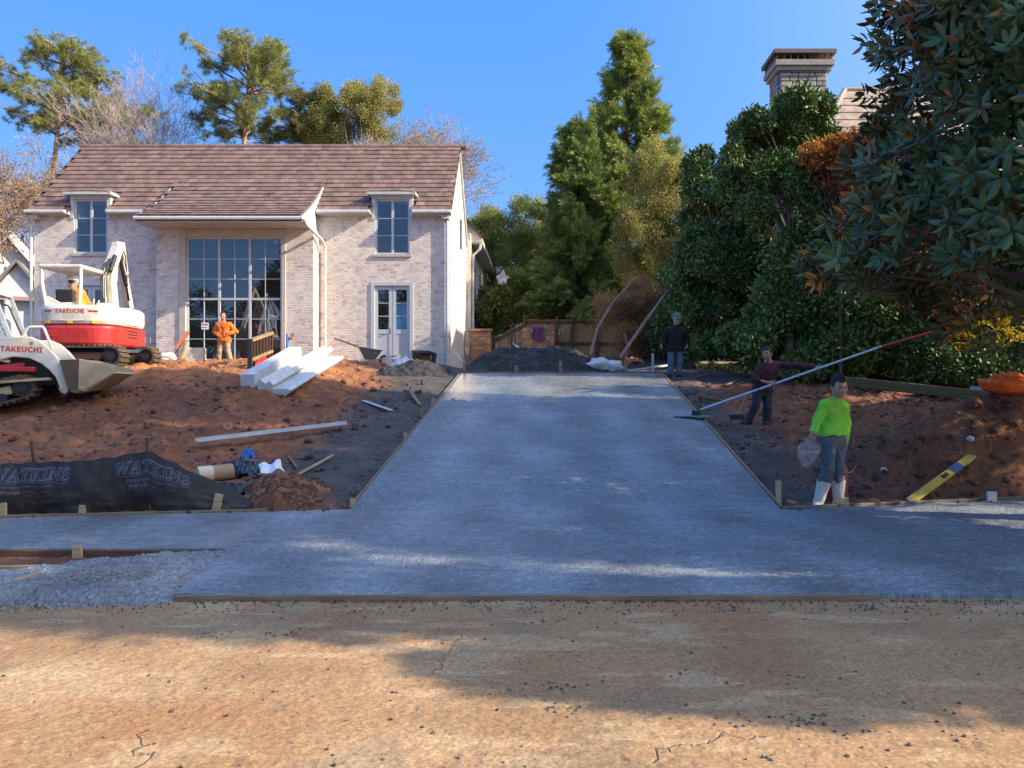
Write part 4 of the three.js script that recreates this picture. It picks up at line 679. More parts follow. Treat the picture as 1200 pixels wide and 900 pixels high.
// ---------------------------------------------------------------- the magnolia overhanging from the right
{
  reseed(191);
  const TX = 6.35, TD = 8.9, t = thing('magnolia_tree', 'big magnolia with glossy dark leaves and rusty undersides overhanging from the right', 'tree', V(TX, 0.4, -TD));
  const prof = [[1.7, 1.0], [2.1, 2.0], [2.9, 2.6], [4, 2.5], [5.4, 2.0], [7.5, 1.75], [9.5, 1.4], [11.5, 0.6], [12.3, 0.1]];
  // one leaf: upper face green, lower face rusty, 2 mm apart
  const leafOf = (under, upper = [0.062, 0.128, 0.058]) => {
    const L = 0.168, W = 0.062, rows = [[0, 0.004], [0.22, 0.7], [0.5, 1], [0.78, 0.72], [1, 0.02]], pos = [], col = [];
    const pt = (r, s, lay) => { const [y, w] = rows[r]; return [s * w * W / 2, y * L, 0.012 * Math.abs(s) * w - 0.035 * y * y - lay * 0.0022]; };
    for (const lay of [0, 1]) for (let r = 0; r < 4; r++) for (const [a, b] of [[-1, 0], [0, 1]]) { const q = [pt(r, a, lay), pt(r, b, lay), pt(r + 1, b, lay), pt(r + 1, a, lay)]; const tri = lay ? [0, 2, 1, 0, 3, 2] : [0, 1, 2, 0, 2, 3]; for (const i of tri) { pos.push(...q[i]); col.push(...(lay ? upper : under)); } }
    const g = rawTris(pos); g.setAttribute('color', new THREE.Float32BufferAttribute(col, 3)); return g;
  };
  const leafG = leafOf([0.085, 0.105, 0.05]), leafR = leafOf([0.36, 0.175, 0.065]), leafB = leafOf([0.36, 0.175, 0.065], [0.3, 0.15, 0.06]);
  const M1 = mat(1, 1, 1, 0.46, { vertexColors: true }), M2 = mat(1.4, 1.3, 1.0, 0.46, { vertexColors: true });
  const leafPose = (n, i, droop) => { const a = i * 2.4, tilt = lerp(0.8, 1.7, i / n) + droop * 1.6; return new THREE.Matrix4().makeRotationY(a).multiply(new THREE.Matrix4().makeTranslation(0, 0.012 * (n - i), 0.012)).multiply(new THREE.Matrix4().makeRotationX(tilt)).multiply(new THREE.Matrix4().makeScale(1, 1, 1)); };
  const rosG = [0, 1, 2, 0, 1, 2, 1, 0, 2, 1].map((k, n) => merge(Array.from({ length: 8 + k }, (_, i) => (n === 5 ? (i % 3 ? leafB : leafR) : (n === 1 && i % 2) || rnd() < 0.12 ? leafR : leafG).clone().applyMatrix4(leafPose(8 + k, i, rr(-0.2, 0.25))))));
  const ros = [], twigs = [], tops = [];
  for (let i = 0; i < 46; i++) { const y = lerp(2.6, 11.6, Math.pow(i / 45, 1.15)), a = rr(0, 6.28), R = knots(prof, y) * rr(0.72, 0.98); tops.push([V(TX + Math.cos(a) * R, y, -TD + Math.sin(a) * R), y]); }
  for (let i = 0; i < 30; i++) { const y = lerp(3.0, 6.2, i / 29), a = rr(2.2, 4.4), R = knots(prof, y) * rr(0.8, 1.02); tops.push([V(TX + Math.cos(a) * R, y, -TD + Math.abs(Math.sin(a)) * R * (rnd() < 0.75 ? 1 : -1)), y]); }
  const wood = [bar(V(TX, 0, -TD), V(TX, 6, -TD), 0.24, 0.14, 10), bar(V(TX, 6, -TD), V(TX + 0.1, 12, -TD), 0.14, 0.03, 8)];
  for (const [e, y] of tops) if (y > 3.8 || e.x > 6.6 || rnd() < 0.3) wood.push(...limb(V(TX, Math.max(1.9, y - 0.6 + rr(-0.3, 0.3)), -TD), e, 0.045, 0.012, 0.06, 6));
  let guard = 0;
  while (ros.length < 3300 && guard++ < 30000) {
    let p;
    if (rnd() < 0.66) { const [e] = pick(tops); p = e.clone().add(rdir().multiply(V(0.62, 0.5, 0.62)).multiplyScalar(Math.cbrt(rnd()))); }
    else { const y = lerp(1.8, 12, Math.pow(rnd(), 1.1)), a = rr(0, 6.28), R = knots(prof, y) * Math.sqrt(rr(0.35, 1)); p = V(TX + Math.cos(a) * R, y, -TD + Math.sin(a) * R); }
    const g = n3(p.x * 0.85 + 3, p.y * 0.85, p.z * 0.85); if (g < -0.2 || p.y < (p.x < 5.3 ? 2.75 : 1.95)) continue;
    if (p.z > -5.2) continue;
    const out = V(p.x - TX, 0.2, p.z + TD).normalize().add(rdir().multiplyScalar(0.5)).normalize();
    ros.push({ p, q: new THREE.Quaternion().setFromUnitVectors(V(0, 1, 0), out).multiply(new THREE.Quaternion().setFromAxisAngle(V(0, 1, 0), rr(0, 6.28))), s: rr(0.8, 1.25), out });
    twigs.push(bar(p.clone().addScaledVector(out, -0.34).add(V(0, -0.06, 0)), p, 0.007, 0.005, 3));
  }
  partW('trunk', wood, M.darkBark, t); partW('twigs', twigs, M.darkBark, t).userData.kind = 'stuff';
  const inView = (p) => { const px = CX + p.x / -p.z * F, py = CY - (p.y - EYE) / -p.z * F; return px > 930 && px < 1195 && py > 5 && py < 440; };
  const near = ros.filter((r) => inView(r.p)).sort((a, b) => a.p.length() - b.p.length()).slice(0, 36), rest = ros.filter((r) => !near.includes(r));
  const nl = 8;
  for (const r of near) for (let i = 0; i < nl; i++) {
    const o = new THREE.Mesh(rnd() < 0.18 ? leafR : leafG, rnd() < 0.25 ? M2 : M1); o.name = 'leaf';
    new THREE.Matrix4().compose(r.p.clone().sub(t.position), r.q, V(r.s, r.s, r.s)).multiply(leafPose(nl, i, rr(-0.25, 0.3))).decompose(o.position, o.quaternion, o.scale); t.add(o);
  }
  for (const r of rest) { const k = rr(0.8, 1.3); r.c = pick([[1, 1, 0.95], [1.25, 1.15, 0.8], [0.8, 0.9, 0.85], [1.5, 1.15, 0.7]]).map((v) => v * k); }
  crown(t, rest, rosG, M1);
}
// unseen trees beyond the frame, placed and shaped to throw shade over drive and street
reseed(211);
broadTree('unseen_tree', 'evergreen beyond the right edge whose shade falls on the street', 'tree', 9.6, 3.4, [[V(9.4, 4.5, -3.5), V(1.8, 1.0, 0.6)], [V(10.4, 3.6, -2.5), V(1.5, 0.9, 0.5)], [V(11.6, 7.0, -3.9), V(2.2, 1.8, 0.7)], [V(8.8, 3.5, -4.0), V(1.6, 1.0, 0.6)], [V(10.6, 7.0, -3.15), V(2.6, 1.7, 0.26)], [V(11.2, 6.0, -3.3), V(2.6, 1.7, 0.26)], [V(10.2, 4.7, -2.5), V(1.5, 0.7, 0.4)], [V(9.6, 5.4, -3.7), V(1.6, 1.2, 0.4)], [V(11.4, 10.2, -4.4), V(2.4, 2.0, 1.1)], [V(12.5, 12.5, -5.2), V(2.4, 2, 1.2)], [V(9.4, 3.0, -6.6), V(1.6, 1.1, 1.0)], [V(9.2, 2.6, -5.5), V(1.4, 0.9, 0.8)], [V(10.6, 4.2, -6.2), V(1.6, 1.2, 1.0)]], 7600, 9, EV, G3.big, { base: 0, trunk: 0.12, gap: 0.13, gf: 1.25, stray: 0.0, sub: 0.22, limbs: 14, m: M.leaf });
broadTree('unseen_tree', 'tall evergreen beyond the right edge shading the drive', 'tree', 13.5, 9, [[V(14.5, 9, -8.5), V(3, 4.5, 2.4)], [V(14, 6, -11), V(3, 3.5, 2.6)], [V(15, 13.5, -8.5), V(3, 3.5, 2.6)], [V(15.5, 13.5, -5.5), V(2.8, 3, 2)], [V(15.5, 9.5, -5.8), V(2.8, 2.6, 1.6)], [V(15.5, 16, -7.5), V(2.6, 2.4, 2)], [V(14.5, 9, -10.8), V(2.6, 3.2, 1.8)], [V(13.8, 6.2, -13), V(2.4, 2.6, 1.8)]], 8800, 12, EV, G3.big, { base: 1, trunk: 0.25, gap: -0.2, m: M.leaf });
broadTree('unseen_tree', 'tall broad evergreen out of view on the right bank shading the yard', 'tree', 15.5, 13.5, [[V(15.5, 9, -12.2), V(3.2, 4, 1.7)], [V(16, 13, -12), V(3, 3.6, 1.7)], [V(16.3, 14.6, -12), V(2.8, 2.2, 1.7)], [V(13.5, 5.4, -15.4), V(2.4, 2.4, 1.9)]], 7000, 12, EV, G3.big, { base: 2, trunk: 0.25, gap: -0.2, m: M.leaf });
// out of view across the street, placed for the windows to mirror
[[-33, 17], [-25, 21], [-19, 15], [-13, 19], [-6, 24]].forEach(([x, z], i) => { reseed(230 + i); const h = 7 + (i % 3) * 2.2; broadTree('unseen_tree', ['oak', 'broad tree', 'tall tree', 'round tree', 'young tree'][i] + ' across the street behind the camera, mirrored in the windows', 'tree', x, -z, [[V(x, h, z), V(3.6, 3.2, 3)], [V(x + 2, h - 2, z), V(2.6, 2.4, 2.4)], [V(x - 2, h - 2.4, z), V(2.8, 2.4, 2.4)]], 900, 10, [[0.05, 0.07, 0.02], [0.1, 0.11, 0.03], [0.16, 0.12, 0.05]], G3.big, { base: 0, trunk: 0.25, gap: -0.15, s: [1.2, 2] }); });
// ---------------------------------------------------------------- mini excavator
const bold = await new FontLoader().loadAsync('fonts/droid/droid_sans_bold.typeface.json');
const letters = (s, size, depth = 0.006) => { const g = new TextGeometry(s, { font: bold, size, depth, curveSegments: 4 }); g.computeBoundingBox(); const b = g.boundingBox; return g.translate(-(b.min.x + b.max.x) / 2, -(b.min.y + b.max.y) / 2, 0); };
const rotY = (g, a) => { for (const k of [].concat(g)) k.rotateY(a); return g; };
// a crawler track lying along x: band with lugs, wheels and frame
function crawler(parent, L, H, W, at, yaw, pitch, rub, wheelM, frameM) {
  const place = (g) => g.rotateZ(pitch).rotateY(yaw).translate(at.x, at.y, at.z), r = H / 2, h = L / 2 - r;
  const loop = (q, n = 12) => { const p = []; for (let i = 0; i <= n; i++) { const a = -Math.PI / 2 + Math.PI * i / n; p.push([h + Math.cos(a) * q, r + Math.sin(a) * q]); } for (let i = 0; i <= n; i++) { const a = Math.PI / 2 + Math.PI * i / n; p.push([-h + Math.cos(a) * q, r + Math.sin(a) * q]); } return p; };
  const band = [ext(loop(r - 0.03), W, 0, [loop(r - 0.075).reverse()]).translate(0, 0, -W / 2)];
  const tr = part('track', band.map(place), rub, parent);
  const lugs = [], per = 4 * h + 2 * Math.PI * (r - 0.02), n = Math.round(per / 0.115);
  for (let i = 0; i < n; i++) { let s = i / n * per, x, y, a; const R = r - 0.02, c = Math.PI * R; if (s < 2 * h) { x = -h + s; y = 0.018; a = 0; } else if ((s -= 2 * h) < c) { a = s / R; x = h + Math.sin(a) * R; y = r - Math.cos(a) * R; } else if ((s -= c) < 2 * h) { x = h - s; y = 2 * r - 0.018; a = Math.PI; } else { s -= 2 * h; a = Math.PI + s / R; x = -h + Math.sin(a) * R; y = r - Math.cos(a) * R; } lugs.push(place(box(0.05, 0.05, W * 0.98, x, y, 0, 0, 0, a))); }
  for (const l of lugs) part('track_lug', l, rub, tr);
  for (const x of [-h, h]) part('wheel', [new THREE.CylinderGeometry(r - 0.085, r - 0.085, W * 0.8, 20).rotateX(Math.PI / 2).translate(x, r, 0), new THREE.CylinderGeometry(r * 0.35, r * 0.35, W * 1.0, 14).rotateX(Math.PI / 2).translate(x, r, 0)].map(place), wheelM, parent);
  for (let i = 0; i < 4; i++) part('roller', [new THREE.CylinderGeometry(0.075, 0.075, W * 0.9, 14).rotateX(Math.PI / 2).translate(lerp(-h * 0.6, h * 0.6, i / 3), 0.15, 0)].map(place), wheelM, parent);
  part('track_frame', [rbox(L * 0.62, H * 0.34, W * 0.7, 0.03, 0, H * 0.52, 0)].map(place), frameM, parent);
}
{
  const at = V((106 - CX) * 19.6 / F, 2.02, -19.6), yaw = 0.06;
  const ex = thing('mini_excavator', 'white and red mini excavator with folded boom parked on the dirt before the house', 'excavator', at);
  crawler(ex, 2.35, 0.56, 0.42, V(0.1, -0.02, 0.72), 0.04, 0, M.rubber, M.black, M.darkWood);
  crawler(ex, 2.35, 0.56, 0.42, V(0.16, 0.02, -0.78), 0.04, 0, M.rubber, M.black, M.darkWood);
  part('undercarriage', [rotY(rbox(0.9, 0.3, 1.1, 0.05, 0, 0.4, 0), 0.04).translate(0.1, 0, -0.05), new THREE.CylinderGeometry(0.42, 0.46, 0.2, 24).translate(0.1, 0.55, -0.05)], M.black, ex);
  const plan = (w, k) => { const q = [[-w, -0.95]]; for (let i = 0; i <= 28; i++) { const a = Math.PI * (1 - i / 28), c = Math.cos(a), sn = Math.sin(a); q.push([w * Math.sign(c) * Math.pow(Math.abs(c), 0.62), 0.1 + 0.86 * k * Math.pow(sn, 0.5)]); } q.push([w, -0.95]); return q; };
  const lay = (pts, y0, y1, b) => ext(pts, y1 - y0, b).rotateX(Math.PI / 2).scale(1, 1, 1).translate(0, y1, 0);
  const u = (g) => rotY([].concat(g), yaw);
  const red = part('counterweight', u(lay(plan(0.93, 1.0), 0.52, 1.02, 0.07)), M.red, ex);
  part('counterweight_recess', u([ext([[-0.5, 0.72], [0.42, 0.72], [0.48, 0.9], [-0.54, 0.9]], 0.05, 0.015).translate(0, 0, 0.905)]), M.red, red);
  part('vent', u([0.62, 0.7, 0.78].map((y) => rbox(0.03, 0.035, 0.5, 0.012, 0.925, y + 0.15, -0.25))), M.black, red);
  const hood = part('hood', u([lay(plan(0.915, 0.99), 1.03, 1.52, 0.1), rbox(1.7, 0.08, 0.8, 0.03, 0, 1.5, -0.5)]), M.machine, ex);
  part('side_panel', u([rbox(0.02, 0.3, 0.7, 0.008, 0.91, 1.24, -0.35)]), M.machine, hood);
  part('hood_crease', u([tube([V(-0.6, 1.22, 0.885), V(-0.2, 1.13, 0.945), V(0.25, 1.13, 0.945), V(0.6, 1.22, 0.885)], 0.012, 20, 6)]), M.machine, hood);
  part('lettering', u([letters('TAKEUCHI', 0.1).translate(0.0, 1.36, 0.947)]), M.redPlain, hood);
  part('stripe', u([rbox(0.2, 0.04, 0.012, 0.003, -0.53, 1.36, 0.915, 0, -0.2, 0), rbox(0.2, 0.04, 0.012, 0.003, 0.53, 1.36, 0.915, 0, 0.2, 0)]), M.redPlain, hood);
  const yel = mat(0.75, 0.5, 0.03, 0.5);
  for (const [x, z, ry] of [[-0.56, 0.905, -0.22], [0.0, 0.95, 0], [0.56, 0.905, 0.22]]) part('warning_sticker', u([rbox(0.12, 0.07, 0.01, 0.003, x, 1.09, z, 0, ry, 0)]), yel, hood);
  part('exhaust', u([bar(V(-0.86, 1.4, 0.3), V(-0.95, 1.4, 0.34), 0.04)]), M.black, hood);
  // canopy
  const cz = [0.5, -0.72], cx0 = -0.93, cx1 = 0.02;
  part('canopy', u([rbox(cx1 - cx0 + 0.1, 0.11, cz[0] - cz[1] + 0.12, 0.05, (cx0 + cx1) / 2, 2.5, (cz[0] + cz[1]) / 2)]), M.machine, ex);
  for (const [x, z, xb, zb] of [[cx0 + 0.02, cz[0], cx0 + 0.18, cz[0] + 0.1], [cx1, cz[0], cx1 + 0.02, cz[0] + 0.08], [cx0 + 0.02, cz[1], cx0 + 0.1, cz[1]], [cx1, cz[1], cx1 + 0.1, cz[1] - 0.12]]) part('canopy_post', u([tube([V(xb, 1.5, zb), V(lerp(xb, x, 0.4), 1.75, lerp(zb, z, 0.4)), V(x, 2.1, z), V(x, 2.46, z)], 0.045, 16, 8)]), M.machine, ex);
  part('rear_guard', u([ext([[-0.8, 1.5], [0.05, 1.5], [0.05, 1.62], [-0.45, 1.6], [-0.72, 1.75], [-0.82, 1.75]], 0.05, 0.012).translate(0, 0, 0.5)]), M.machine, ex);
  part('seat', u([rbox(0.46, 0.42, 0.14, 0.06, -0.5, 1.76, 0.2, 0.1), rbox(0.5, 0.16, 0.5, 0.06, -0.42, 1.58, -0.05)]), M.black, ex);
  part('lever', u([bar(V(-0.05, 1.5, -0.2), V(-0.03, 1.78, -0.24), 0.018), bar(V(0.05, 1.5, -0.25), V(0.07, 1.75, -0.28), 0.018), rbox(0.3, 0.2, 0.5, 0.04, 0.25, 1.56, -0.3)]), M.machine, ex);
  // boom and stick, swung a little aside
  const w = (px, py, d) => P(px, py, d).sub(at);
  const A = w(132, 372, 20.1), B = w(127, 318, 20.5), C = w(138, 288, 21.1), D = w(152, 362, 22.0);
  const plate = (pts, wds, t) => { const out = []; for (let i = 1; i < pts.length; i++) { const g = beam(pts[i - 1], pts[i], t, (wds[i - 1] + wds[i]) / 2, V(1, 0, 0.2), 0.03); out.push(g); } return out; };
  part('boom', [...plate([A, B.clone().lerp(A, 0.2)], [0.3, 0.3], 0.2), ...plate([B.clone().lerp(A, 0.26), B.clone().add(V(0.06, 0.12, 0)), C], [0.3, 0.34, 0.22], 0.2), bar(C.clone().add(V(0, 0, 0.16)), C.clone().add(V(0, 0, -0.16)), 0.09, 0.09, 14)], M.machine, ex);
  part('stick', [...plate([C.clone().add(V(0.03, 0.1, -0.02)), C.clone().lerp(D, 0.45), D], [0.26, 0.22, 0.14], 0.17)], M.machine, ex);
  part('hydraulic_cylinder', [bar(w(124, 366, 19.95), w(121, 325, 20.2), 0.055, 0.055, 12), bar(w(121, 325, 20.2), w(124, 306, 20.4), 0.03, 0.03, 10)], M.machine, ex);
  part('hydraulic_cylinder', [bar(w(129, 318, 20.3), w(135, 300, 20.6), 0.06, 0.06, 12), bar(w(140, 300, 20.9), w(148, 335, 21.4), 0.055, 0.055, 12), bar(w(148, 335, 21.4), w(151, 352, 21.8), 0.03, 0.03, 10)], M.black, ex);
  for (let i = 0; i < 4; i++) part('hose', [tube([w(119 + i * 2.4, 366, 19.9), w(118 + i * 2.2, 335, 20), w(120 + i * 2, 312, 20.2), w(128 + i, 304, 20.4)], 0.016, 24, 6)], M.black, ex);
  part('hose', [tube([w(140, 287, 21), w(147, 300, 21.2), w(149, 330, 21.6), w(150, 352, 21.9)], 0.018, 24, 6)], M.black, ex);
  const bk = part('bucket', [ext([[0, 0], [0.5, 0.06], [0.56, 0.4], [0.3, 0.66], [0, 0.7], [-0.05, 0.35]], 0.6, 0.02).rotateY(-1.2).translate(w(163, 396, 22).x - 0.1, w(163, 396, 22).y, w(163, 396, 22).z + 0.2)], M.tan, ex);
  for (let i = 0; i < 3; i++) part('bucket_tooth', [rbox(0.06, 0.16, 0.04, 0.01, w(163, 396, 22).x + 0.05 * i, w(163, 396, 22).y - 0.05, w(163, 396, 22).z - 0.2 * i)], M.steel, bk);
}
// ---------------------------------------------------------------- compact track loader cut by the left edge
{
  const D0 = 15, S = 60, ox = 40, oy = 478, at = P(ox - 9, oy, D0), yaw = 0.3;
  const sl = thing('track_loader', 'cream compact track loader cut off by the left edge with its bucket lowered', 'loader', at, yaw);
  const q = (px, py) => [(px - ox) / S / Math.cos(yaw) * 0.98, (oy - py) / S];
  const poly = (l) => l.map(([a, b]) => q(a, b)), v = (px, py, z) => { const [x, y] = q(px, py); return V(x, y, z); };
  const armPts = poly([[-70, 399], [0, 396], [46, 395], [56, 400], [65, 409], [75, 422.5], [80, 432], [83.5, 443], [84, 458], [81, 461.5], [76, 460], [75, 454], [71, 442], [65, 434], [57, 426.5], [45, 420], [29, 418.5], [17, 422], [13, 413], [0, 409], [-70, 412]]);
  for (const z of [0.0, -1.25]) part('lift_arm', ext(armPts, 0.13, 0.02).translate(0, 0, z), M.machine, sl);
  part('lettering', letters('TAKEUCHI', 0.105).rotateZ(-0.03).translate(...q(37.5, 409.5), 0.131), M.redPlain, sl);
  part('pin', [bar(v(77, 456, 0.1), v(77, 456, 0.17), 0.035), bar(v(48, 402, 0.1), v(48, 402, 0.15), 0.03)], M.steel, sl);
  part('side_body', [ext(poly([[-70, 412], [20, 412], [60, 424], [70, 446], [64, 452], [-70, 458]]), 0.95, 0.02).translate(0, 0, -1.1)], M.black, sl);
  part('fender', [beam(v(-60, 433, 0.1), v(51, 433, 0.1), 0.22, 0.1, V(0, 1, 0), 0.02), beam(v(10, 431, -0.02), v(38, 427, -0.02), 0.12, 0.08, V(0, 1, 0), 0.02)], M.red, sl);
  part('lift_cylinder', [bar(v(-40, 426, 0.02), v(12, 421, 0.02), 0.075, 0.075, 14), bar(v(12, 421, 0.02), v(24, 424, 0.02), 0.035, 0.035, 12)], M.machine, sl);
  part('grab_rail', tube([v(37, 396, 0.06), v(41, 386.5, 0.06), v(44, 383.5, 0.06), v(56, 383, 0.06), v(58.5, 385, 0.06), v(67, 409, 0.06)], 0.026, 40, 8), M.machine, sl);
  part('mudguard_lip', [beam(v(-40, 453, 0.2), v(66, 444, 0.2), 0.42, 0.05)], M.tan, sl);
  crawler(sl, 2.3, 0.5, 0.36, v(-6, 474, 0.16).add(V(0, -0.14, 0)), 0, 0.26, M.rubber, M.black, M.tan);
  crawler(sl, 2.3, 0.5, 0.36, v(-6, 474, -1.3).add(V(0, -0.14, 0)), 0, 0.26, M.rubber, M.black, M.tan);
  // cab with its punched side screen
  const cab = part('cab', [beam(v(4, 340, -0.12), v(22, 397, -0.12), 0.07, 0.07), beam(v(-60, 336, -0.12), v(6, 342, -0.12), 0.07, 0.09), beam(v(4, 340, -1.05), v(22, 397, -1.05), 0.07, 0.07), ext(poly([[-60, 334], [6, 339], [7, 344], [-60, 342]]), 1.0, 0.01).translate(0, 0, -1.05)], M.zinc, sl);
  const scr = []; for (let i = 0; i <= 9; i++) { const y = 344 + i * 5.6, x = 6 + (y - 344) * 0.31; scr.push(beam(v(-50, y, -0.1), v(x, y, -0.1), 0.012, 0.045)); } for (let i = 0; i < 10; i++) scr.push(beam(v(4 - i * 5.6, 342, -0.1), v(21 - i * 5.6, 396, -0.1), 0.012, 0.045, V(1, 0, 0)));
  part('side_screen', scr, M.zinc, cab).userData.kind = 'stuff';
  part('lamp_bracket', tube([v(12, 356, -0.3), v(17, 358, -0.3), v(27, 384, -0.3), v(30, 392, -0.3)], 0.02, 20, 6), M.black, sl);
  part('quick_coupler', [ext(poly([[66, 424], [80, 424], [84, 456], [70, 456]]), 1.1, 0.02).translate(0, 0, -1.1)], M.black, sl);
  const side = poly([[97, 421], [134, 431], [133, 437], [102, 457], [96, 456]]);
  const b = part('bucket', [ext(poly([[78, 422], [97, 420.5], [99, 424], [84, 427], [88, 452], [131, 435], [134, 437], [103, 458.5], [86, 457]]), 1.75, 0.0).translate(0, 0, -1.5)], M.tan, sl);
  for (const z of [0.252, -1.55]) part('bucket_side', ext(side, 0.03, 0.006).translate(0, 0, z), M.tan, b);
  part('bucket_back_shade', ext(poly([[77, 422], [97, 421], [97, 456], [86, 457]]), 0.02, 0.004).translate(0, 0, 0.258), mat(0.12, 0.09, 0.06, 0.9, { map: T.mud }), b);  // bucket back in shade: the darkness is put into a dark copy of the tan
}
// ---------------------------------------------------------------- moulded white lengths and the gate
{
  const n = (px, py, d) => P(px, py, d);
  const along = (a, b, prof) => { const dir = b.clone().sub(a), L = dir.length(); dir.normalize(); const side = dir.clone().cross(V(0, 1, 0)).normalize(), up = side.clone().cross(dir); return ext(prof, L, 0.006).applyMatrix4(new THREE.Matrix4().makeBasis(side, up, dir.clone().negate()).setPosition(b)); };
  const grp = 'white moulded lengths on the dirt';
  const lens = (name, label, a, b, prof) => { const t = solo(name, along(a, b, prof), M.foam, label, 'moulding', a.clone().lerp(b, 0.5)); return t; };
  lens('moulding', 'tallest white moulded beam, upright slab at the left of the three', n(292, 461, 16.6), n(348, 424.5, 20.5), [[-0.17, 0], [0.13, 0], [0.13, 0.42], [-0.17, 0.42]]);
  lens('moulding', 'middle white moulded beam with a notched sloping profile', n(303, 465, 16.5), n(377, 421, 21.3), [[-0.02, 0.12], [0.1, 0.0], [0.34, 0.26], [0.25, 0.36], [0.17, 0.28], [0.06, 0.38], [0.0, 0.3]]);
  lens('moulding', 'lowest white moulded beam lying flat at the right of the three', n(323, 464, 16.5), n(390, 424, 21.2), [[-0.22, 0], [0.22, 0], [0.34, 0.12], [0.24, 0.16], [-0.2, 0.16], [-0.22, 0.1]]);
  // dark slatted gate standing on edge
  const a0 = n(294, 441, 19.6), a1 = n(318.5, 429, 21.4), g = thing('slatted_gate', 'dark brown slatted gate standing on edge behind the white beams', 'gate', a0), up = 0.92;
  const pt = (t, y) => a0.clone().lerp(a1, t).add(V(0, y, 0));
  partW('rail', [beam(pt(0, up), pt(1, up), 0.12, 0.07), beam(pt(0, 0.42), pt(1, 0.42), 0.09, 0.07), beam(pt(0.05, 0.05), pt(1, 0.05), 0.09, 0.07)], M.wood, g, 'pale rails with sunlight put into their colour');  // rails paler than the dark slats: sunlight on them painted as colour
  for (let i = 0; i < 8; i++) partW('slat', rbox(0.05, up - 0.02, 0.05, 0.006, pt(i / 7, 0).x, pt(i / 7, up / 2).y, pt(i / 7, 0).z), M.darkWood, g);
  partW('end_board', [rbox(0.12, up + 0.06, 0.05, 0.008, a0.x, a0.y + up / 2, a0.z + 0.06)], M.black, g);
  const cl = pt(0.25, 0.3);
  solo('rag', gridGeo(14, 12, (u, v) => cl.clone().add(V(0.12 + 0.22 * u - 0.1 * v, 0.14 * Math.sin(u * 3) - 0.32 * v + 0.03 * Math.sin(u * 12), 0.3 - 0.5 * u + 0.05 * Math.sin(v * 9 + u * 4)))), mat(0.55, 0.05, 0.04, 0.9), 'red rag caught on the lower rail of the slatted gate', 'rag', cl);
}
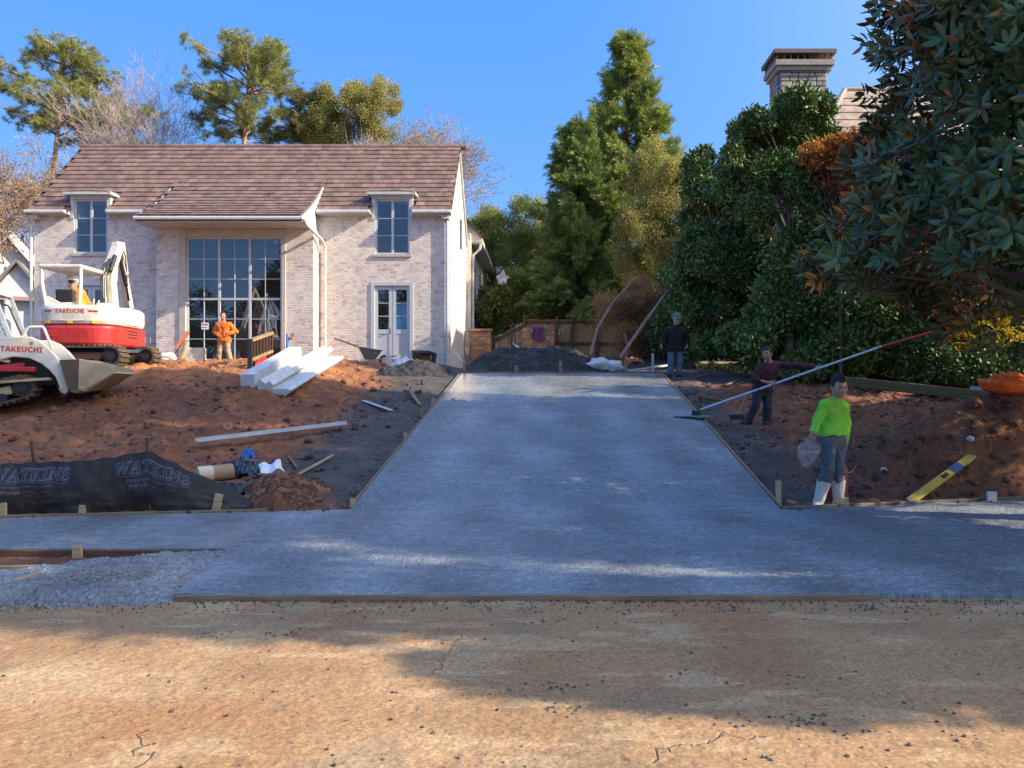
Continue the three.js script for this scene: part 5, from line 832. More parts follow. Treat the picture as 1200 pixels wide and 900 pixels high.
// ---------------------------------------------------------------- silt fence with the maker's print
{
  const c = document.createElement('canvas'); c.width = 2048; c.height = 440; const x = c.getContext('2d');
  x.fillStyle = '#232120'; x.fillRect(0, 0, 2048, 440);
  reseed(301);
  for (let i = 0; i < 2048; i += 5) { x.fillStyle = `rgba(${rnd() < 0.5 ? '60,60,70' : '0,0,0'},0.16)`; x.fillRect(i, 0, 2, 440); }
  for (let j = 0; j < 440; j += 5) { x.fillStyle = `rgba(${rnd() < 0.5 ? '70,66,66' : '0,0,0'},0.12)`; x.fillRect(0, j, 2048, 2); }
  for (let i = 0; i < 260; i++) { const px = rnd() * 2048, py = 230 + rnd() * 230, r = rr(8, 60); x.fillStyle = `rgba(${pick(['120,96,76', '96,80,70', '140,120,100'])},${rr(0.04, 0.17)})`; x.beginPath(); x.ellipse(px, py, r * 2, r * 0.5, 0, 0, 7); x.fill(); }
  const word = (cx, y, w, h) => { x.save(); x.translate(cx, y); x.font = 'bold 100px serif'; const m = x.measureText('WATKINS').width; x.scale(w / m, h / 74); x.strokeStyle = 'rgba(130,148,185,0.6)'; x.lineWidth = 4; x.textAlign = 'center'; x.strokeText('WATKINS', 0, 0); x.restore(); x.strokeStyle = 'rgba(120,138,175,0.5)'; x.lineWidth = 5; x.beginPath(); x.moveTo(cx - w * 0.42, y + 20); x.quadraticCurveTo(cx, y + 8, cx + w * 0.5, y + 26); x.stroke(); };
  const line = (t, cx, y, w, px) => { x.font = `bold ${px}px sans-serif`; x.fillStyle = 'rgba(130,140,165,0.5)'; x.textAlign = 'center'; x.save(); x.translate(cx, y); x.scale(w / x.measureText(t).width, 1); x.fillText(t, 0, 0); x.restore(); };
  // fence runs from px -110 to 290: 5.12 texture pixels to one
  const k = (px) => (px + 110) * 2048 / 400;
  word(k(40), 150, 480, 105); line('CONSTRUCTION EROSION', k(35), 210, 340, 26); line('770 --- ----', k(38), 256, 330, 36);
  word(k(180), 150, 430, 95); line('EROSION CONTROL', k(182), 212, 300, 28); line('770 --- ----', k(185), 258, 320, 36);
  const t = new THREE.CanvasTexture(c); t.colorSpace = THREE.SRGBColorSpace; t.magFilter = THREE.LinearFilter;
  const cloth = mat(0.8, 0.8, 0.82, 0.75, { map: t, side: THREE.DoubleSide }); cloth.userData.ownUV = true;
  const top = [[-110, 546], [0, 544], [50, 541.5], [95, 540], [130, 536], [165, 529.5], [176, 529], [200, 541], [225, 556], [245, 566], [270, 580], [290, 594]];
  const f = thing('silt_fence', 'black silt fence with white lettering sagging between two stakes at the left', 'fence', V(-5, 0.1, -9.3));
  const g = gridGeo(200, 26, (u, v) => { const px = lerp(-110, 290, u), X0 = (px - CX) * 9.4 / F, d = backEdge(X0) + 0.16 + 0.05 * Math.sin(u * 21) * (1 - v * 0.6); const y1 = EYE + (CY - knots(top, px)) * d / F, y0 = 0.045; const belly = Math.sin(v * Math.PI), fold = 0.02 * fbm(u * 30, v * 3 + u * 4, 2, 3) + 0.03 * Math.sin(u * 50 + v * 5) * belly * 0.4; return V((px - CX) * d / F, lerp(y0, y1, v) + 0.008 * Math.sin(u * 90), -d + belly * (0.1 * sstep(1, 0.6, u) + 0.03) * 0.8 - fold - 0.0 + 0.28 * sstep(0.72, 1, u) * -v); });
  const m = new THREE.Mesh(g, cloth); m.name = 'fabric'; m.geometry.translate(5, -0.1, 9.3); f.add(m);
  for (const [a, b, c2, e] of [[36.5, 517, 48, 596], [172, 513, 176, 600]]) partW('stake', bar(P(c2, e + 4, 9.42), P(a, b, 9.42), 0.022, 0.018, 8), M.darkWood, f);
}
// ---------------------------------------------------------------- form boards and stakes
{
  const H = SLAB, b = (name, label, a, c, w = 0.04, h = 0.11, m = M.wood) => solo(name, beam(a, c, w, h, V(0, 1, 0), 0.004), m, label, 'board', a.clone().lerp(c, 0.5));
  b('form_board', 'long form board along the street side of the wet apron', V(-2.72, -0.005, -5.7), V(2.5, 0.0, -5.7), 0.04, 0.075, M.greyWood);
  b('form_board', 'form board along the back of the left sidewalk under the silt fence', V(-9, H - 0.02, -backEdge(-9) - 0.03), V(-3.4, H - 0.02, -backEdge(-3.4) - 0.03), 0.04, 0.1, M.greyWood);
  b('form_board', 'reddish form board on the street side of the left sidewalk', V(-9.4, -0.015, -7.28), V(-3.3, -0.015, -7.28), 0.04, 0.08, mat(0.24, 0.14, 0.1, 0.9, { map: T.wood }));
  b('form_board', 'form board from the drive corner to the right edge of the view', V(3.02, H - 0.015, -9.64), V(10.8, H - 0.015, -backEdge(10.8) - 0.04), 0.04, 0.1, M.greyWood);
  b('form_board', 'form board down the right edge of the drive', V(driveR(9.7) + 0.03, driveH(9.7) - 0.03, -9.7), V(driveR(21) + 0.03, driveH(21) - 0.03, -21), 0.035, 0.09, M.wood);
  b('form_board', 'form board down the left edge of the drive', V(driveL(9.7) - 0.03, driveH(9.7) - 0.035, -9.7), V(driveL(21) - 0.03, driveH(21) - 0.035, -21), 0.03, 0.08, M.greyWood);
  b('form_board', 'form board across the far end of the drive before the gravel pile', V(-2.25, 1.89, -21.03), V(3.3, 1.89, -21.03), 0.04, 0.1, M.greyWood);
  solo('pale_board', beam(P(6, 690, 5.98), P(44, 680, 6.15), 0.05, 0.12, V(0, 1, 0), 0.006), M.paleWood, 'pale board end sticking out of the spilled concrete at far left', 'board', P(20, 685, 6.05));
  const bd = thing('curb_board', 'weathered board half buried in the dirt strip at far left', 'board', V(-5.2, 0, -6.5)); partW('plank', beam(V(-7, 0.0, -6.35), V(-4.05, 0.0, -6.62), 0.05, 0.09, V(0, 1, 0), 0.005), M.greyWood, bd);
  const grp = 'wooden stakes holding the forms';
  const st = (px, top, bot, d, w, label, lean = 0, m = M.wood) => { const A = P(px, bot + 4, d), B = P(px + lean, top, d); solo('form_stake', beam(A, B, w * d / F, 0.035, V(0, 0, 1), 0.005), m, label, 'stake', A, grp); };
  const be = (px) => backEdge((px - CX) * 9.4 / F) + 0.09;
  st(3.5, 589, 604, be(3), 8, 'square stake at the left edge of the view before the silt fence', 0, M.paleWood);
  st(96, 591, 604, be(96), 8, 'short stake at the middle of the silt fence', 1, M.paleWood);
  st(251, 579, 603, be(251), 9, 'wide tilted stake at the right end of the silt fence', 6, M.paleWood);
  st(91, 639, 659, 7.2, 11, 'stake on the street side of the left sidewalk', -0.5, M.paleWood);
  st(413, 584, 597, 9.72, 5, 'stake at the near left corner of the drive', 0, M.paleWood);
  st(475, 507, 517, 13.5, 4, 'second stake up the left edge of the drive', 0, M.paleWood);
  st(494, 479, 492, 15.6, 4, 'third stake up the left edge of the drive', 0);
  st(507, 467, 477, 16.7, 5, 'fourth stake up the left edge of the drive', 1, M.paleWood);
  st(912, 563, 588, 9.9, 6.5, 'tall pale stake at the near right corner of the drive', 0, M.paleWood);
  st(989, 583, 593, 9.82, 10, 'blocky stake in front of the boots of the worker in lime', 0, M.paleWood);
  st(1162, 576, 586, 10.3, 11, 'white stake at the right end of the sidewalk form', 0, M.foam);
  st(544, 424, 435, 21.1, 3, 'stake at the far left corner of the drive', 0);
  st(605, 428, 436, 21.1, 4, 'stake at the far end of the drive by the left hump of gravel', 0);
  st(657, 423, 436, 21.1, 3.5, 'stake at the middle of the far end of the drive', 0);
  st(733, 425, 436, 21.1, 5, 'stake at the far end of the drive near the sandbags', 0);
  st(765, 414, 437, 21.1, 3, 'thin rod standing at the far right corner of the drive', 0, M.steel);
}
// ---------------------------------------------------------------- heaps
M.gravel = mat(0.085, 0.085, 0.092, 0.95, { map: T.dirt, bumpMap: T.dirtB, bumpScale: 0.04 });
function heap(name, label, cat, x0, x1, d0, d1, hf, m, nu = 70, nv = 50) {
  const g = gridGeo(nu, nv, (u, v) => { const x = lerp(x0, x1, u), d = lerp(d0, d1, v), e = Math.min(u, 1 - u, v, 1 - v); return V(x, gy(x, d) - 0.06 + hf(x, d) * sstep(0, 0.12, e), -d); });
  return solo(name, g, m, label, cat, V((x0 + x1) / 2, gy((x0 + x1) / 2, (d0 + d1) / 2), -(d0 + d1) / 2));
}
heap('gravel_pile', 'dark gravel pile with two humps across the far end of the drive', 'gravel pile', -2.5, 2.3, 21.1, 24.4, (x, d) => 0.06 + bump(x, d, -1.15, 22.4, 1.0, 0.9, 0.62) + bump(x, d, 0.6, 22.5, 1.15, 0.9, 0.66) + 0.16 * fbm(x * 2, d * 2, 3, 3) * 0.6 + 0.05 * fbm(x * 9, d * 9, 1, 3), M.gravel, 120, 80);
heap('gravel_pile', 'smaller dark gravel pile near the right corner of the brick house', 'gravel pile', -4.7, -2.35, 20.2, 22.4, (x, d) => 0.05 + bump(x, d, -3.4, 21.2, 0.72, 0.6, 0.3) + 0.05 * fbm(x * 6, d * 6, 1, 4), M.gravel, 80, 60);
// loose bits: clods on the yards, crumbs on the street, roots in the bank
{
  const lump = (s) => { reseed(s); const g = new THREE.IcosahedronGeometry(1, 1), p = g.attributes.position, h = {}; for (let i = 0; i < p.count; i++) { const k = [p.getX(i), p.getY(i), p.getZ(i)].map((v) => v.toFixed(2)).join(); const f = h[k] ??= rr(0.68, 1.15); p.setXYZ(i, p.getX(i) * f, p.getY(i) * f * 0.72, p.getZ(i) * f); } g.computeVertexNormals(); return g; };
  const lumps = [1, 2, 3, 4].map((s) => lump(s + 400)), cm = mat(1, 1, 1, 0.95, { map: T.dirt });
  const scatter = (name, label, cat, list, m = cm) => { const t = new THREE.Group(); t.name = name; t.position.copy(list[0].p); tag(t, label, cat, null, 'stuff'); scene.add(t); crown(t, list, lumps, m, name + '_pieces'); };
  reseed(411); let l = [];
  for (let i = 0; i < 5200; i++) { const x = rr(-14, -2.8), d = rr(9.9, 26), n = fbm(x * 0.7, d * 0.7, 2, 2); if (n < rr(-0.5, 0.5) || x > driveL(Math.max(9.6, d)) - 0.3 && d < 21) continue; const s = 0.018 + 0.075 * Math.pow(rnd(), 4), g = gravelAt(x, d), k = rr(0.7, 1.2); l.push({ p: G(x, d, s * 0.1), s, c: mix3(d > 18.4 && x < -4.5 ? [0.5, 0.23, 0.1] : [0.32, 0.145, 0.08], [0.16, 0.145, 0.135], g).map((v) => v * k) }); }  // clods on the sunlit stretch get a lighter colour, sunlight painted in
  scatter('dirt_clods', 'loose red clods over the left yard', 'clods', l);
  l = []; for (let i = 0; i < 4600; i++) { const x = rr(3.2, 11), d = rr(10, 20.5), n = fbm(x * 0.8, d * 0.8, 6, 2); if (n < rr(-0.45, 0.5) || x < driveR(d) + 0.25) continue; const s = 0.015 + 0.06 * Math.pow(rnd(), 4), k = rr(0.6, 1.2); l.push({ p: G(x, d, s * 0.1), s, c: mix3([0.26, 0.125, 0.075], [0.15, 0.14, 0.135], gravelAt(x, d)).map((v) => v * k) }); }
  for (let i = 0; i < 1100; i++) { const right = rnd() < 0.6, t = rnd(), s = 0.006 + 0.022 * Math.pow(rnd(), 3), k = rr(0.6, 1.2); let x, d; if (rnd() < 0.5) { x = right ? lerp(3, 9, t) : lerp(-9, -2.6, t); d = backEdge(x) + 0.02 + 0.16 * rnd() * rnd() * (rnd() < 0.25 ? -1 : 1); } else { d = lerp(9.8, 20.5, t * t); x = right ? driveR(d) + 0.04 + 0.25 * rnd() : driveL(d) - 0.04 - 0.25 * rnd(); } l.push({ p: V(x, Math.max(gy(x, d), d < backEdge(x) ? SLAB + 0.01 : -9) + s * 0.3, -d), s, c: mix3([0.27, 0.12, 0.07], [0.15, 0.14, 0.135], rnd()).map((v) => v * k) }); }
  scatter('soil_crumbs', 'loose brown crumbs over the right bank and along the forms', 'clods', l);
  l = []; for (let i = 0; i < 1500; i++) { const d = 5.68 - 2.6 * Math.pow(rnd(), 1.7), x = (rr(-60, 1260) - CX) * d / F, s = 0.002 + 0.01 * Math.pow(rnd(), 6), k = rr(0.5, 1.1); l.push({ p: V(x, streetH(x, d) + s * 0.25, -d), s, c: pick([[0.34, 0.3, 0.25], [0.3, 0.22, 0.15], [0.48, 0.38, 0.27], [0.15, 0.13, 0.12]]).map((v) => v * k) }); }
  for (const [px, py, n] of [[945, 845, 26], [1005, 865, 9], [925, 790, 8], [650, 805, 12], [655, 828, 10], [690, 835, 8], [860, 850, 7], [1115, 862, 9], [880, 890, 6], [530, 690, 9], [615, 716, 8], [640, 728, 4], [865, 715, 12], [1010, 712, 22], [1090, 830, 5], [330, 745, 14], [250, 745, 10]]) { const d = EYE * F / (py - CY); for (let i = 0; i < n; i++) { const x = (px - CX) * d / F + rr(-1, 1) * 0.11, dd = d + rr(-1, 1) * 0.07, s = rr(0.003, 0.011); l.push({ p: V(x, streetH(x, dd) + s * 0.3, -dd), s, c: pick([[0.22, 0.22, 0.22], [0.16, 0.15, 0.15], [0.3, 0.28, 0.25]]) }); } }
  scatter('grit', 'grit and crumbs of concrete scattered on the street', 'grit', l);
  l = []; for (let i = 0; i < 5200; i++) { const a = rr(0, 6.28), r = Math.sqrt(rnd()), x = -3.5 + Math.cos(a) * r * 1.75, d = 6.22 + Math.sin(a) * r * 0.82 + 0.16 * (x + 3.4); if (x > -2.6 && rnd() < 0.8) continue; const s = 0.004 + 0.013 * Math.pow(rnd(), 2), e = Math.pow(1 - r, 0.5); l.push({ p: V(x, -0.04 + 0.105 * e * (x > -3.2 ? 0.66 : 1) + rr(0, 0.01), -d), s, c: pick([[0.5, 0.47, 0.41], [0.4, 0.38, 0.35], [0.56, 0.52, 0.44]]) }); }
  scatter('concrete_crumbs', 'pebbly crumbs of spilled concrete at the left end of the apron', 'crumbs', l);
  l = []; for (let i = 0; i < 1500; i++) { const x = rr(-3.2, 5.8), d = 5.66 - 0.3 * Math.pow(rnd(), 3) * (x > 2.4 ? 1.3 : 1), s = rr(0.002, 0.008) * (rnd() < 0.05 ? 1.8 : 1); l.push({ p: V(x, 0.004, -d), s, c: pick([[0.12, 0.115, 0.115], [0.2, 0.19, 0.18], [0.09, 0.085, 0.085], [0.3, 0.22, 0.15]]) }); }
  scatter('curb_slurry', 'dark crumbs of concrete along the street edge of the apron', 'crumbs', l);
  // roots
  reseed(431); const roots = [];
  for (let i = 0; i < 170; i++) { const x = rr(3.9, 8.2), d = rr(10.5, 17), L = rr(0.12, 0.6), a = rr(0, 6.28), pts = []; for (let k = 0; k <= 4; k++) { const X = x + Math.cos(a + k * 0.25) * L * k / 4, D = d + Math.sin(a + k * 0.25) * L * k / 4; pts.push(G(X, D, 0.015 + 0.05 * Math.sin(k / 4 * 3.1) * rnd() * 2)); } roots.push(new THREE.TubeGeometry(new THREE.CatmullRomCurve3(pts), 8, rr(0.002, 0.007), 4)); }
  for (let i = 0; i < 80; i++) { const x = rr(5.0, 6.3), d = rr(12.6, 13.6), L = rr(0.2, 0.6), a = rr(0, 6.28), pts = []; for (let k = 0; k <= 4; k++) pts.push(G(x + Math.cos(a + k * 0.5) * L * k / 4, d + Math.sin(a + k * 0.5) * L * k / 4, 0.02 + rr(0, 0.16))); roots.push(new THREE.TubeGeometry(new THREE.CatmullRomCurve3(pts), 8, rr(0.003, 0.007), 4)); }
  const o = solo('roots', roots, mat(0.25, 0.155, 0.1, 0.9), 'broken roots tangled in the dirt of the right bank', 'roots', G(5.6, 13)); o.userData.kind = 'stuff';
}
// ---------------------------------------------------------------- things lying about
const bagLump = (name, label, cat, c, rx, rz, h, m, s) => { const g = new THREE.SphereGeometry(1, 48, 32), p = g.attributes.position; for (let i = 0; i < p.count; i++) { const x = p.getX(i), y = p.getY(i), z = p.getZ(i), k = 1 + 0.22 * n3(x * 1.7 + s, y * 1.7, z * 1.7) + (name === 'vest' ? 0.4 : 0.1) * Math.abs(n3(x * 4 + s, y * 4, z * 4)) - 0.05 * Math.abs(n3(x * 9, y * 9 + s, z * 9)); p.setXYZ(i, c.x + x * rx * k, c.y + Math.max(-0.12, y * 0.5 + 0.4) * h * k, c.z + z * rz * k); } g.computeVertexNormals(); return solo(name, g, m, label, cat, c); };
const crumple = (name, label, cat, c, rx, rz, h, m, s, f = 3) => { reseed(s); const o = rr(0, 50); return solo(name, gridGeo(64, 56, (u, v) => { const a = u * 2 - 1, b = v * 2 - 1, r = Math.max(Math.abs(a), Math.abs(b)) * (1 + 0.25 * n3(a * 2 + o, b * 2, 1)); const k = Math.sqrt(Math.max(0, 1 - r * r * 0.98)); return V(c.x + a * rx * (1 + 0.2 * n3(b * 3, o, a)), c.y + h * k * (0.55 + 0.65 * Math.abs(n3(a * f + o, b * f, 3))) + 0.16 * h * n3(a * f * 2.1, b * f * 2.1, o) - 0.02, c.z + b * rz); }), m, label, cat, c); };
{
  const lay = (a, b, w, h, m, name, label, cat) => solo(name, beam(a, b, w, h, V(0, 1, 0), Math.min(w, h) * 0.15), m, label, cat, a.clone().lerp(b, 0.5));
  const gp = (px, d, up) => onG(px, d, up);
  // metal stud: a channel
  { const a = gp(231, 12.4, 0.12), b = gp(405, 14.2, 0.12); const t = thing('metal_stud', 'long pale blue-grey metal stud lying on the dark dirt', 'metal stud', a); partW('web', beam(a, b, 0.16, 0.012), M.zinc, t); for (const s of [-1, 1]) partW('flange', beam(a.clone().add(V(0, 0.028, s * 0.078)), b.clone().add(V(0, 0.028, s * 0.078)), 0.008, 0.055), M.zinc, t); }
  lay(gp(350, 11.25, 0.03), gp(390, 12.35, 0.05), 0.035, 0.03, M.paleWood, 'stick', 'thin pale stick lying left of the drive corner', 'stick');
  lay(gp(338, 12.4, 0.03), gp(348, 11.7, 0.03), 0.03, 0.03, M.greyWood, 'stick', 'short thin stick just behind the long pale one', 'stick');
  lay(gp(480, 17.7, 0.12), gp(492, 16.6, 0.03), 0.08, 0.025, M.greyWood, 'stick', 'grey stick leaning on the smaller gravel pile', 'stick');
  lay(gp(426, 16.9, 0.04), gp(459, 15.9, 0.03), 0.11, 0.02, M.zinc, 'plank', 'thin pale plank lying beside the left edge of the drive', 'plank');
  lay(gp(303, 10.7, 0.06), gp(345, 10.5, 0.05), 0.07, 0.03, M.wood, 'plank', 'broken plank lying under the white sheet', 'plank');
  // cardboard tube, wet at one end
  { const a = gp(231, 10.7, 0.12), b = gp(272, 11.0, 0.13), t = thing('cardboard_tube', 'tan cardboard tube with a white end lying behind the silt fence', 'tube', a); partW('tube', [bar(a.clone().lerp(b, 0.38), b, 0.112, 0.112, 24)], mat(0.42, 0.29, 0.17, 0.9, { map: T.mud }), t); partW('white_end', [bar(a, a.clone().lerp(b, 0.42), 0.115, 0.115, 24)], mat(0.72, 0.64, 0.46, 0.8, { map: T.mud }), t); }
  { const pts = [P(303, 541, 11.0), P(329, 538, 11.2), P(330, 545, 11.1), P(350, 575, 10.55), P(337, 577, 10.5), P(306, 556, 10.75)]; const c = P(322, 556, 10.8);
    solo('plastic_sheet', gridGeo(18, 22, (u, v) => { const a = pts[0].clone().lerp(pts[1], u), m1 = pts[5].clone().lerp(pts[2], u), e = pts[4].clone().lerp(pts[3], u); const p = v < 0.4 ? a.lerp(m1, v / 0.4) : m1.lerp(e, (v - 0.4) / 0.6); p.y = p.y + 0.025 * Math.sin(u * 9 + v * 4) + 0.03 * n3(u * 3, v * 4, 2) + (v < 0.15 ? -0.03 : 0); return p; }), mat(0.62, 0.63, 0.66, 0.45), 'pale folded plastic sheet draped over the debris by the silt fence', 'plastic sheet', c); }
  crumple('trash_bag', 'crumpled black and blue plastic bag behind the cardboard tube', 'plastic bag', gp(285, 11.3, 0.02), 0.34, 0.3, 0.26, mat(0.02, 0.025, 0.045, 0.3), 501, 4);
  crumple('trash_bag', 'small bright blue plastic scrap beside the black bag', 'plastic bag', gp(291, 11.45, 0.16), 0.09, 0.1, 0.2, mat(0.03, 0.14, 0.4, 0.3), 502);
  crumple('fabric_bundle', 'bunched end of black silt fabric at the foot of the debris', 'fabric', gp(268, 10.2, 0.0), 0.42, 0.22, 0.2, mat(0.035, 0.035, 0.045, 0.7), 503, 4);
  crumple('fabric_bundle', 'muddy brown folded fabric between the bundle and the dirt heap', 'fabric', gp(300, 10.3, 0.0), 0.22, 0.2, 0.16, mat(0.11, 0.075, 0.06, 0.85), 504, 4);
  heap('dirt_heap', 'small heap of dark red dirt beside the near left drive corner', 'dirt heap', -4.0, -2.75, 9.72, 10.75, (x, d) => 0.05 + bump(x, d, -3.45, 10.15, 0.42, 0.3, 0.3) + 0.14 * Math.max(0, fbm(x * 7, d * 7, 3, 4)) * 0.6, M.soilPart);
  // by the right wing of the house
  { // wheelbarrow tipped forward, handles up to the left
    const c = P(433, 417, 25.2), t = thing('wheelbarrow', 'grey wheelbarrow with wooden handles raised, standing by the house wall', 'wheelbarrow', c);
    const tray = (u, v) => { const a = u * 2 * Math.PI, r = 0.42 + 0.58 * v; return c.clone().add(V(Math.cos(a) * 0.4 * r + 0.02, -0.12 + 0.36 * v + 0.06 * v * -Math.cos(a), Math.sin(a) * 0.3 * r)); };
    partW('tray', [gridGeo(28, 5, tray), gridGeo(28, 1, (u, v) => { const p = tray(u, 0); return v ? c.clone().add(V(0, -0.13, 0)) : p; })], mat(0.2, 0.2, 0.21, 0.5), t);
    partW('rim', tube(Array.from({ length: 17 }, (_, i) => tray(i / 16, 1)), 0.016, 60, 6), M.steel, t);
    for (const z of [-0.24, 0.24]) partW('handle', beam(P(394, 397, 25.2).add(V(0, 0, z)), c.clone().add(V(0.25, -0.05 + 0.12, z * 0.7)), 0.045, 0.045), M.paleWood, t);
    partW('leg', [bar(c.clone().add(V(-0.2, -0.1, 0.2)), c.clone().add(V(-0.32, -0.36, 0.25)), 0.018), bar(c.clone().add(V(-0.2, -0.1, -0.2)), c.clone().add(V(-0.32, -0.36, -0.25)), 0.018)], M.steel, t);
    const w = partW('wheel', [new THREE.TorusGeometry(0.15, 0.045, 10, 24).translate(c.x + 0.5, c.y - 0.16, c.z)], M.black, t); partW('axle', [bar(c.clone().add(V(0.5, -0.16, -0.12)), c.clone().add(V(0.5, -0.16, 0.12)), 0.02)], M.steel, w);
  }
  lay(P(412, 427.5, 24.6), P(464, 417, 25.3), 0.1, 0.05, M.wood, 'plank', 'orange-brown plank leaning before the wheelbarrow', 'plank');
  lay(P(398, 429, 24.4), P(455, 429, 24.5), 0.08, 0.09, M.greyWood, 'timber', 'grey timber lying along the ground in front of the wheelbarrow', 'timber');
  solo('white_post', rbox(0.13, 0.56, 0.09, 0.01, P(455, 423, 24.3).x, P(455, 423, 24.3).y, -24.3, 0, 0.1, 0.06), M.foam, 'short white post standing before the glazed doors', 'post', P(455, 432, 24.3));
  crumple('plastic_bag', 'pile of translucent white plastic at the foot of the doors', 'plastic sheet', P(474, 431, 24.2), 0.46, 0.3, 0.42, M.bag, 511, 1.6);
  crumple('plastic_bag', 'low white plastic scraps in front of the timber', 'plastic bag', P(424, 434, 23.4), 0.32, 0.2, 0.18, M.bag, 512, 2);
  solo('orange_bag', rbox(0.42, 0.2, 0.26, 0.07, P(468, 425, 24.9).x, P(468, 425, 24.9).y, -24.9), mat(0.5, 0.16, 0.06, 0.8, { map: T.grain }), 'rusty orange bag lying behind the white plastic', 'bag', P(468, 428, 24.9));
  { const c = P(494, 428, 25.3), t = thing('cardboard_box', 'brown cardboard box against the house wall by the right corner', 'box', c); partW('box', rbox(0.58, 0.5, 0.4, 0.01, c.x, c.y + 0.22, c.z), mat(0.4, 0.2, 0.1, 0.9, { map: T.grain }), t); partW('flap', [beam(c.clone().add(V(-0.29, 0.47, 0.2)), c.clone().add(V(0.29, 0.47, 0.2)), 0.2, 0.008)], mat(0.46, 0.25, 0.13, 0.9), t); }
  { const c = P(497, 414, 25.05), o = V(0, 0, 0); solo('tool_belt', [rbox(0.62, 0.12, 0.34, 0.05, c.x, c.y, c.z), rbox(0.14, 0.42, 0.26, 0.05, c.x + 0.32, c.y - 0.18, c.z + 0.02, 0, 0, -0.12), rbox(0.16, 0.14, 0.1, 0.03, c.x - 0.18, c.y - 0.05, c.z + 0.17)], mat(0.025, 0.025, 0.028, 0.8), 'black tool bag slung over the cardboard box', 'tool bag', c); }
  solo('paper_roll', bar(P(495.5, 429, 24.4).add(V(0, 0, 0.1)), P(495.5, 429, 24.4).add(V(0, 0, -0.2)), 0.09, 0.09, 18), M.white, 'small white roll seen end on in front of the cardboard box', 'roll', P(495.5, 429, 24.4));
  lay(P(501, 430, 24.3), P(523, 434, 23.8), 0.12, 0.05, M.paleWood, 'plank', 'pale plank lying near the right corner of the house', 'plank');
  lay(P(533, 413, 26.2), P(541, 424, 25.8), 0.05, 0.05, M.foam, 'white_trim', 'white trim piece leaning against the gable wall', 'trim');
  // left of the big window
  { const c = P(229, 416, 24.8); solo('stone_block', [rbox(0.58, 0.46, 0.3, 0.015, c.x, c.y, c.z, 0, 0.1), rbox(0.14, 0.43, 0.3, 0.01, c.x - 0.36, c.y - 0.01, c.z + 0.02)], mat(0.75, 0.7, 0.6, 0.8, { map: T.grain }), 'pale stone block standing left of the man in orange', 'stone block', c); }
  { const t = thing('trestle', 'pile of thin boards leaning in a trestle left of the stone block', 'boards', P(212, 424, 24.6));
    partW('board', beam(P(199, 424, 24.7), P(221, 390, 24.9), 0.09, 0.05), M.paleWood, t); partW('board', beam(P(206, 408, 24.6), P(221, 388, 24.7), 0.07, 0.11), mat(0.5, 0.14, 0.08, 0.8), t, 'red topped board'); partW('board', beam(P(209, 424, 24.5), P(219, 399, 24.8), 0.08, 0.05), mat(0.62, 0.5, 0.2, 0.8), t, 'yellowish board'); partW('board', beam(P(213.5, 425, 24.4), P(218.5, 400, 24.7), 0.05, 0.05), M.paleWood, t); }
  bagLump('cement_bag', 'white sack lying beyond the tracks of the excavator', 'sack', onG(194, 24.2, 0.02), 0.3, 0.24, 0.34, M.bag, 521);
  { const c = P(337, 411, 25.7); const t = thing('pipe_stub', 'blue water pipe rising beside the tall window', 'pipe', c); partW('pipe', bar(c, c.clone().add(V(0, 0.56, 0)), 0.055, 0.05, 12), mat(0.08, 0.22, 0.55, 0.5), t); partW('tap', [rbox(0.16, 0.1, 0.1, 0.02, c.x + 0.12, c.y + 0.42, c.z), rbox(0.1, 0.16, 0.02, 0.005, c.x + 0.17, c.y + 0.52, c.z)], mat(0.36, 0.2, 0.11, 0.6), t); }
  // far end of the drive
  for (const [px, py, rx, h, s, l] of [[703, 424, 0.36, 0.3, 531, 'left white sandbag beside the gravel pile'], [719, 423, 0.26, 0.28, 532, 'right white sandbag beside the gravel pile']]) bagLump('sandbag', l, 'sandbag', onG(px, 21.6, 0.02), rx, 0.24, h + 0.08, M.bag, s);
  solo('sack', gridGeo(14, 14, (u, v) => { const a = P(600, 401, 22.4).lerp(P(604, 404, 22.4), u), b = P(610, 415, 22.3).lerp(P(621, 413, 22.2), u); const p = a.lerp(b, v); p.z += 0.1 * Math.sin(u * 3.14) * v; return p; }), M.bag, 'white plastic sack hanging from a stake on the gravel pile', 'sack', P(608, 408, 22.4));
  solo('stake', beam(P(606, 418, 22.45), P(600, 399, 22.45), 0.06, 0.03), M.wood, 'stake holding the white sack on the gravel pile', 'stake', P(606, 418, 22.45));
  for (const [a, b, r, l] of [[[692, 417, 23], [745, 326, 24.2], 0.05, 'pale pole leaning over the sandbags, left of two'], [[727, 419, 22.6], [792, 330, 24], 0.055, 'pale pole leaning in the dry shrub, right of two'], [[733.5, 421, 23], [733, 392, 23], 0.045, 'short upright stick between the leaning poles']]) solo('leaning_pole', limb(P(...a), P(...b), r, r * 0.6, 0.01, 8), mat(0.36, 0.31, 0.27, 0.9, { map: T.bark }), l, 'pole', P(...a));
  crumple('clay_pot', 'heap of broken terracotta at the foot of the upright stick', 'terracotta', P(742, 426, 22.2), 0.3, 0.22, 0.24, mat(0.36, 0.12, 0.06, 0.9), 541);
  lay(P(735, 435, 21.6), P(786, 427.5, 22.6), 0.2, 0.05, M.foam, 'white_board', 'white board lying at the far right corner of the drive', 'board');
  lay(gp(820, 22.4, 0.26), gp(870, 22.7, 0.26), 0.16, 0.07, M.paleWood, 'pale_plank', 'pale plank at the foot of the hedge right of the man in the dark jacket', 'plank');
  lay(gp(817, 20.6, 0.05), gp(833, 21.2, 0.06), 0.05, 0.03, M.greyWood, 'stick', 'thin stick on the gravel right of the man in the dark jacket', 'stick');
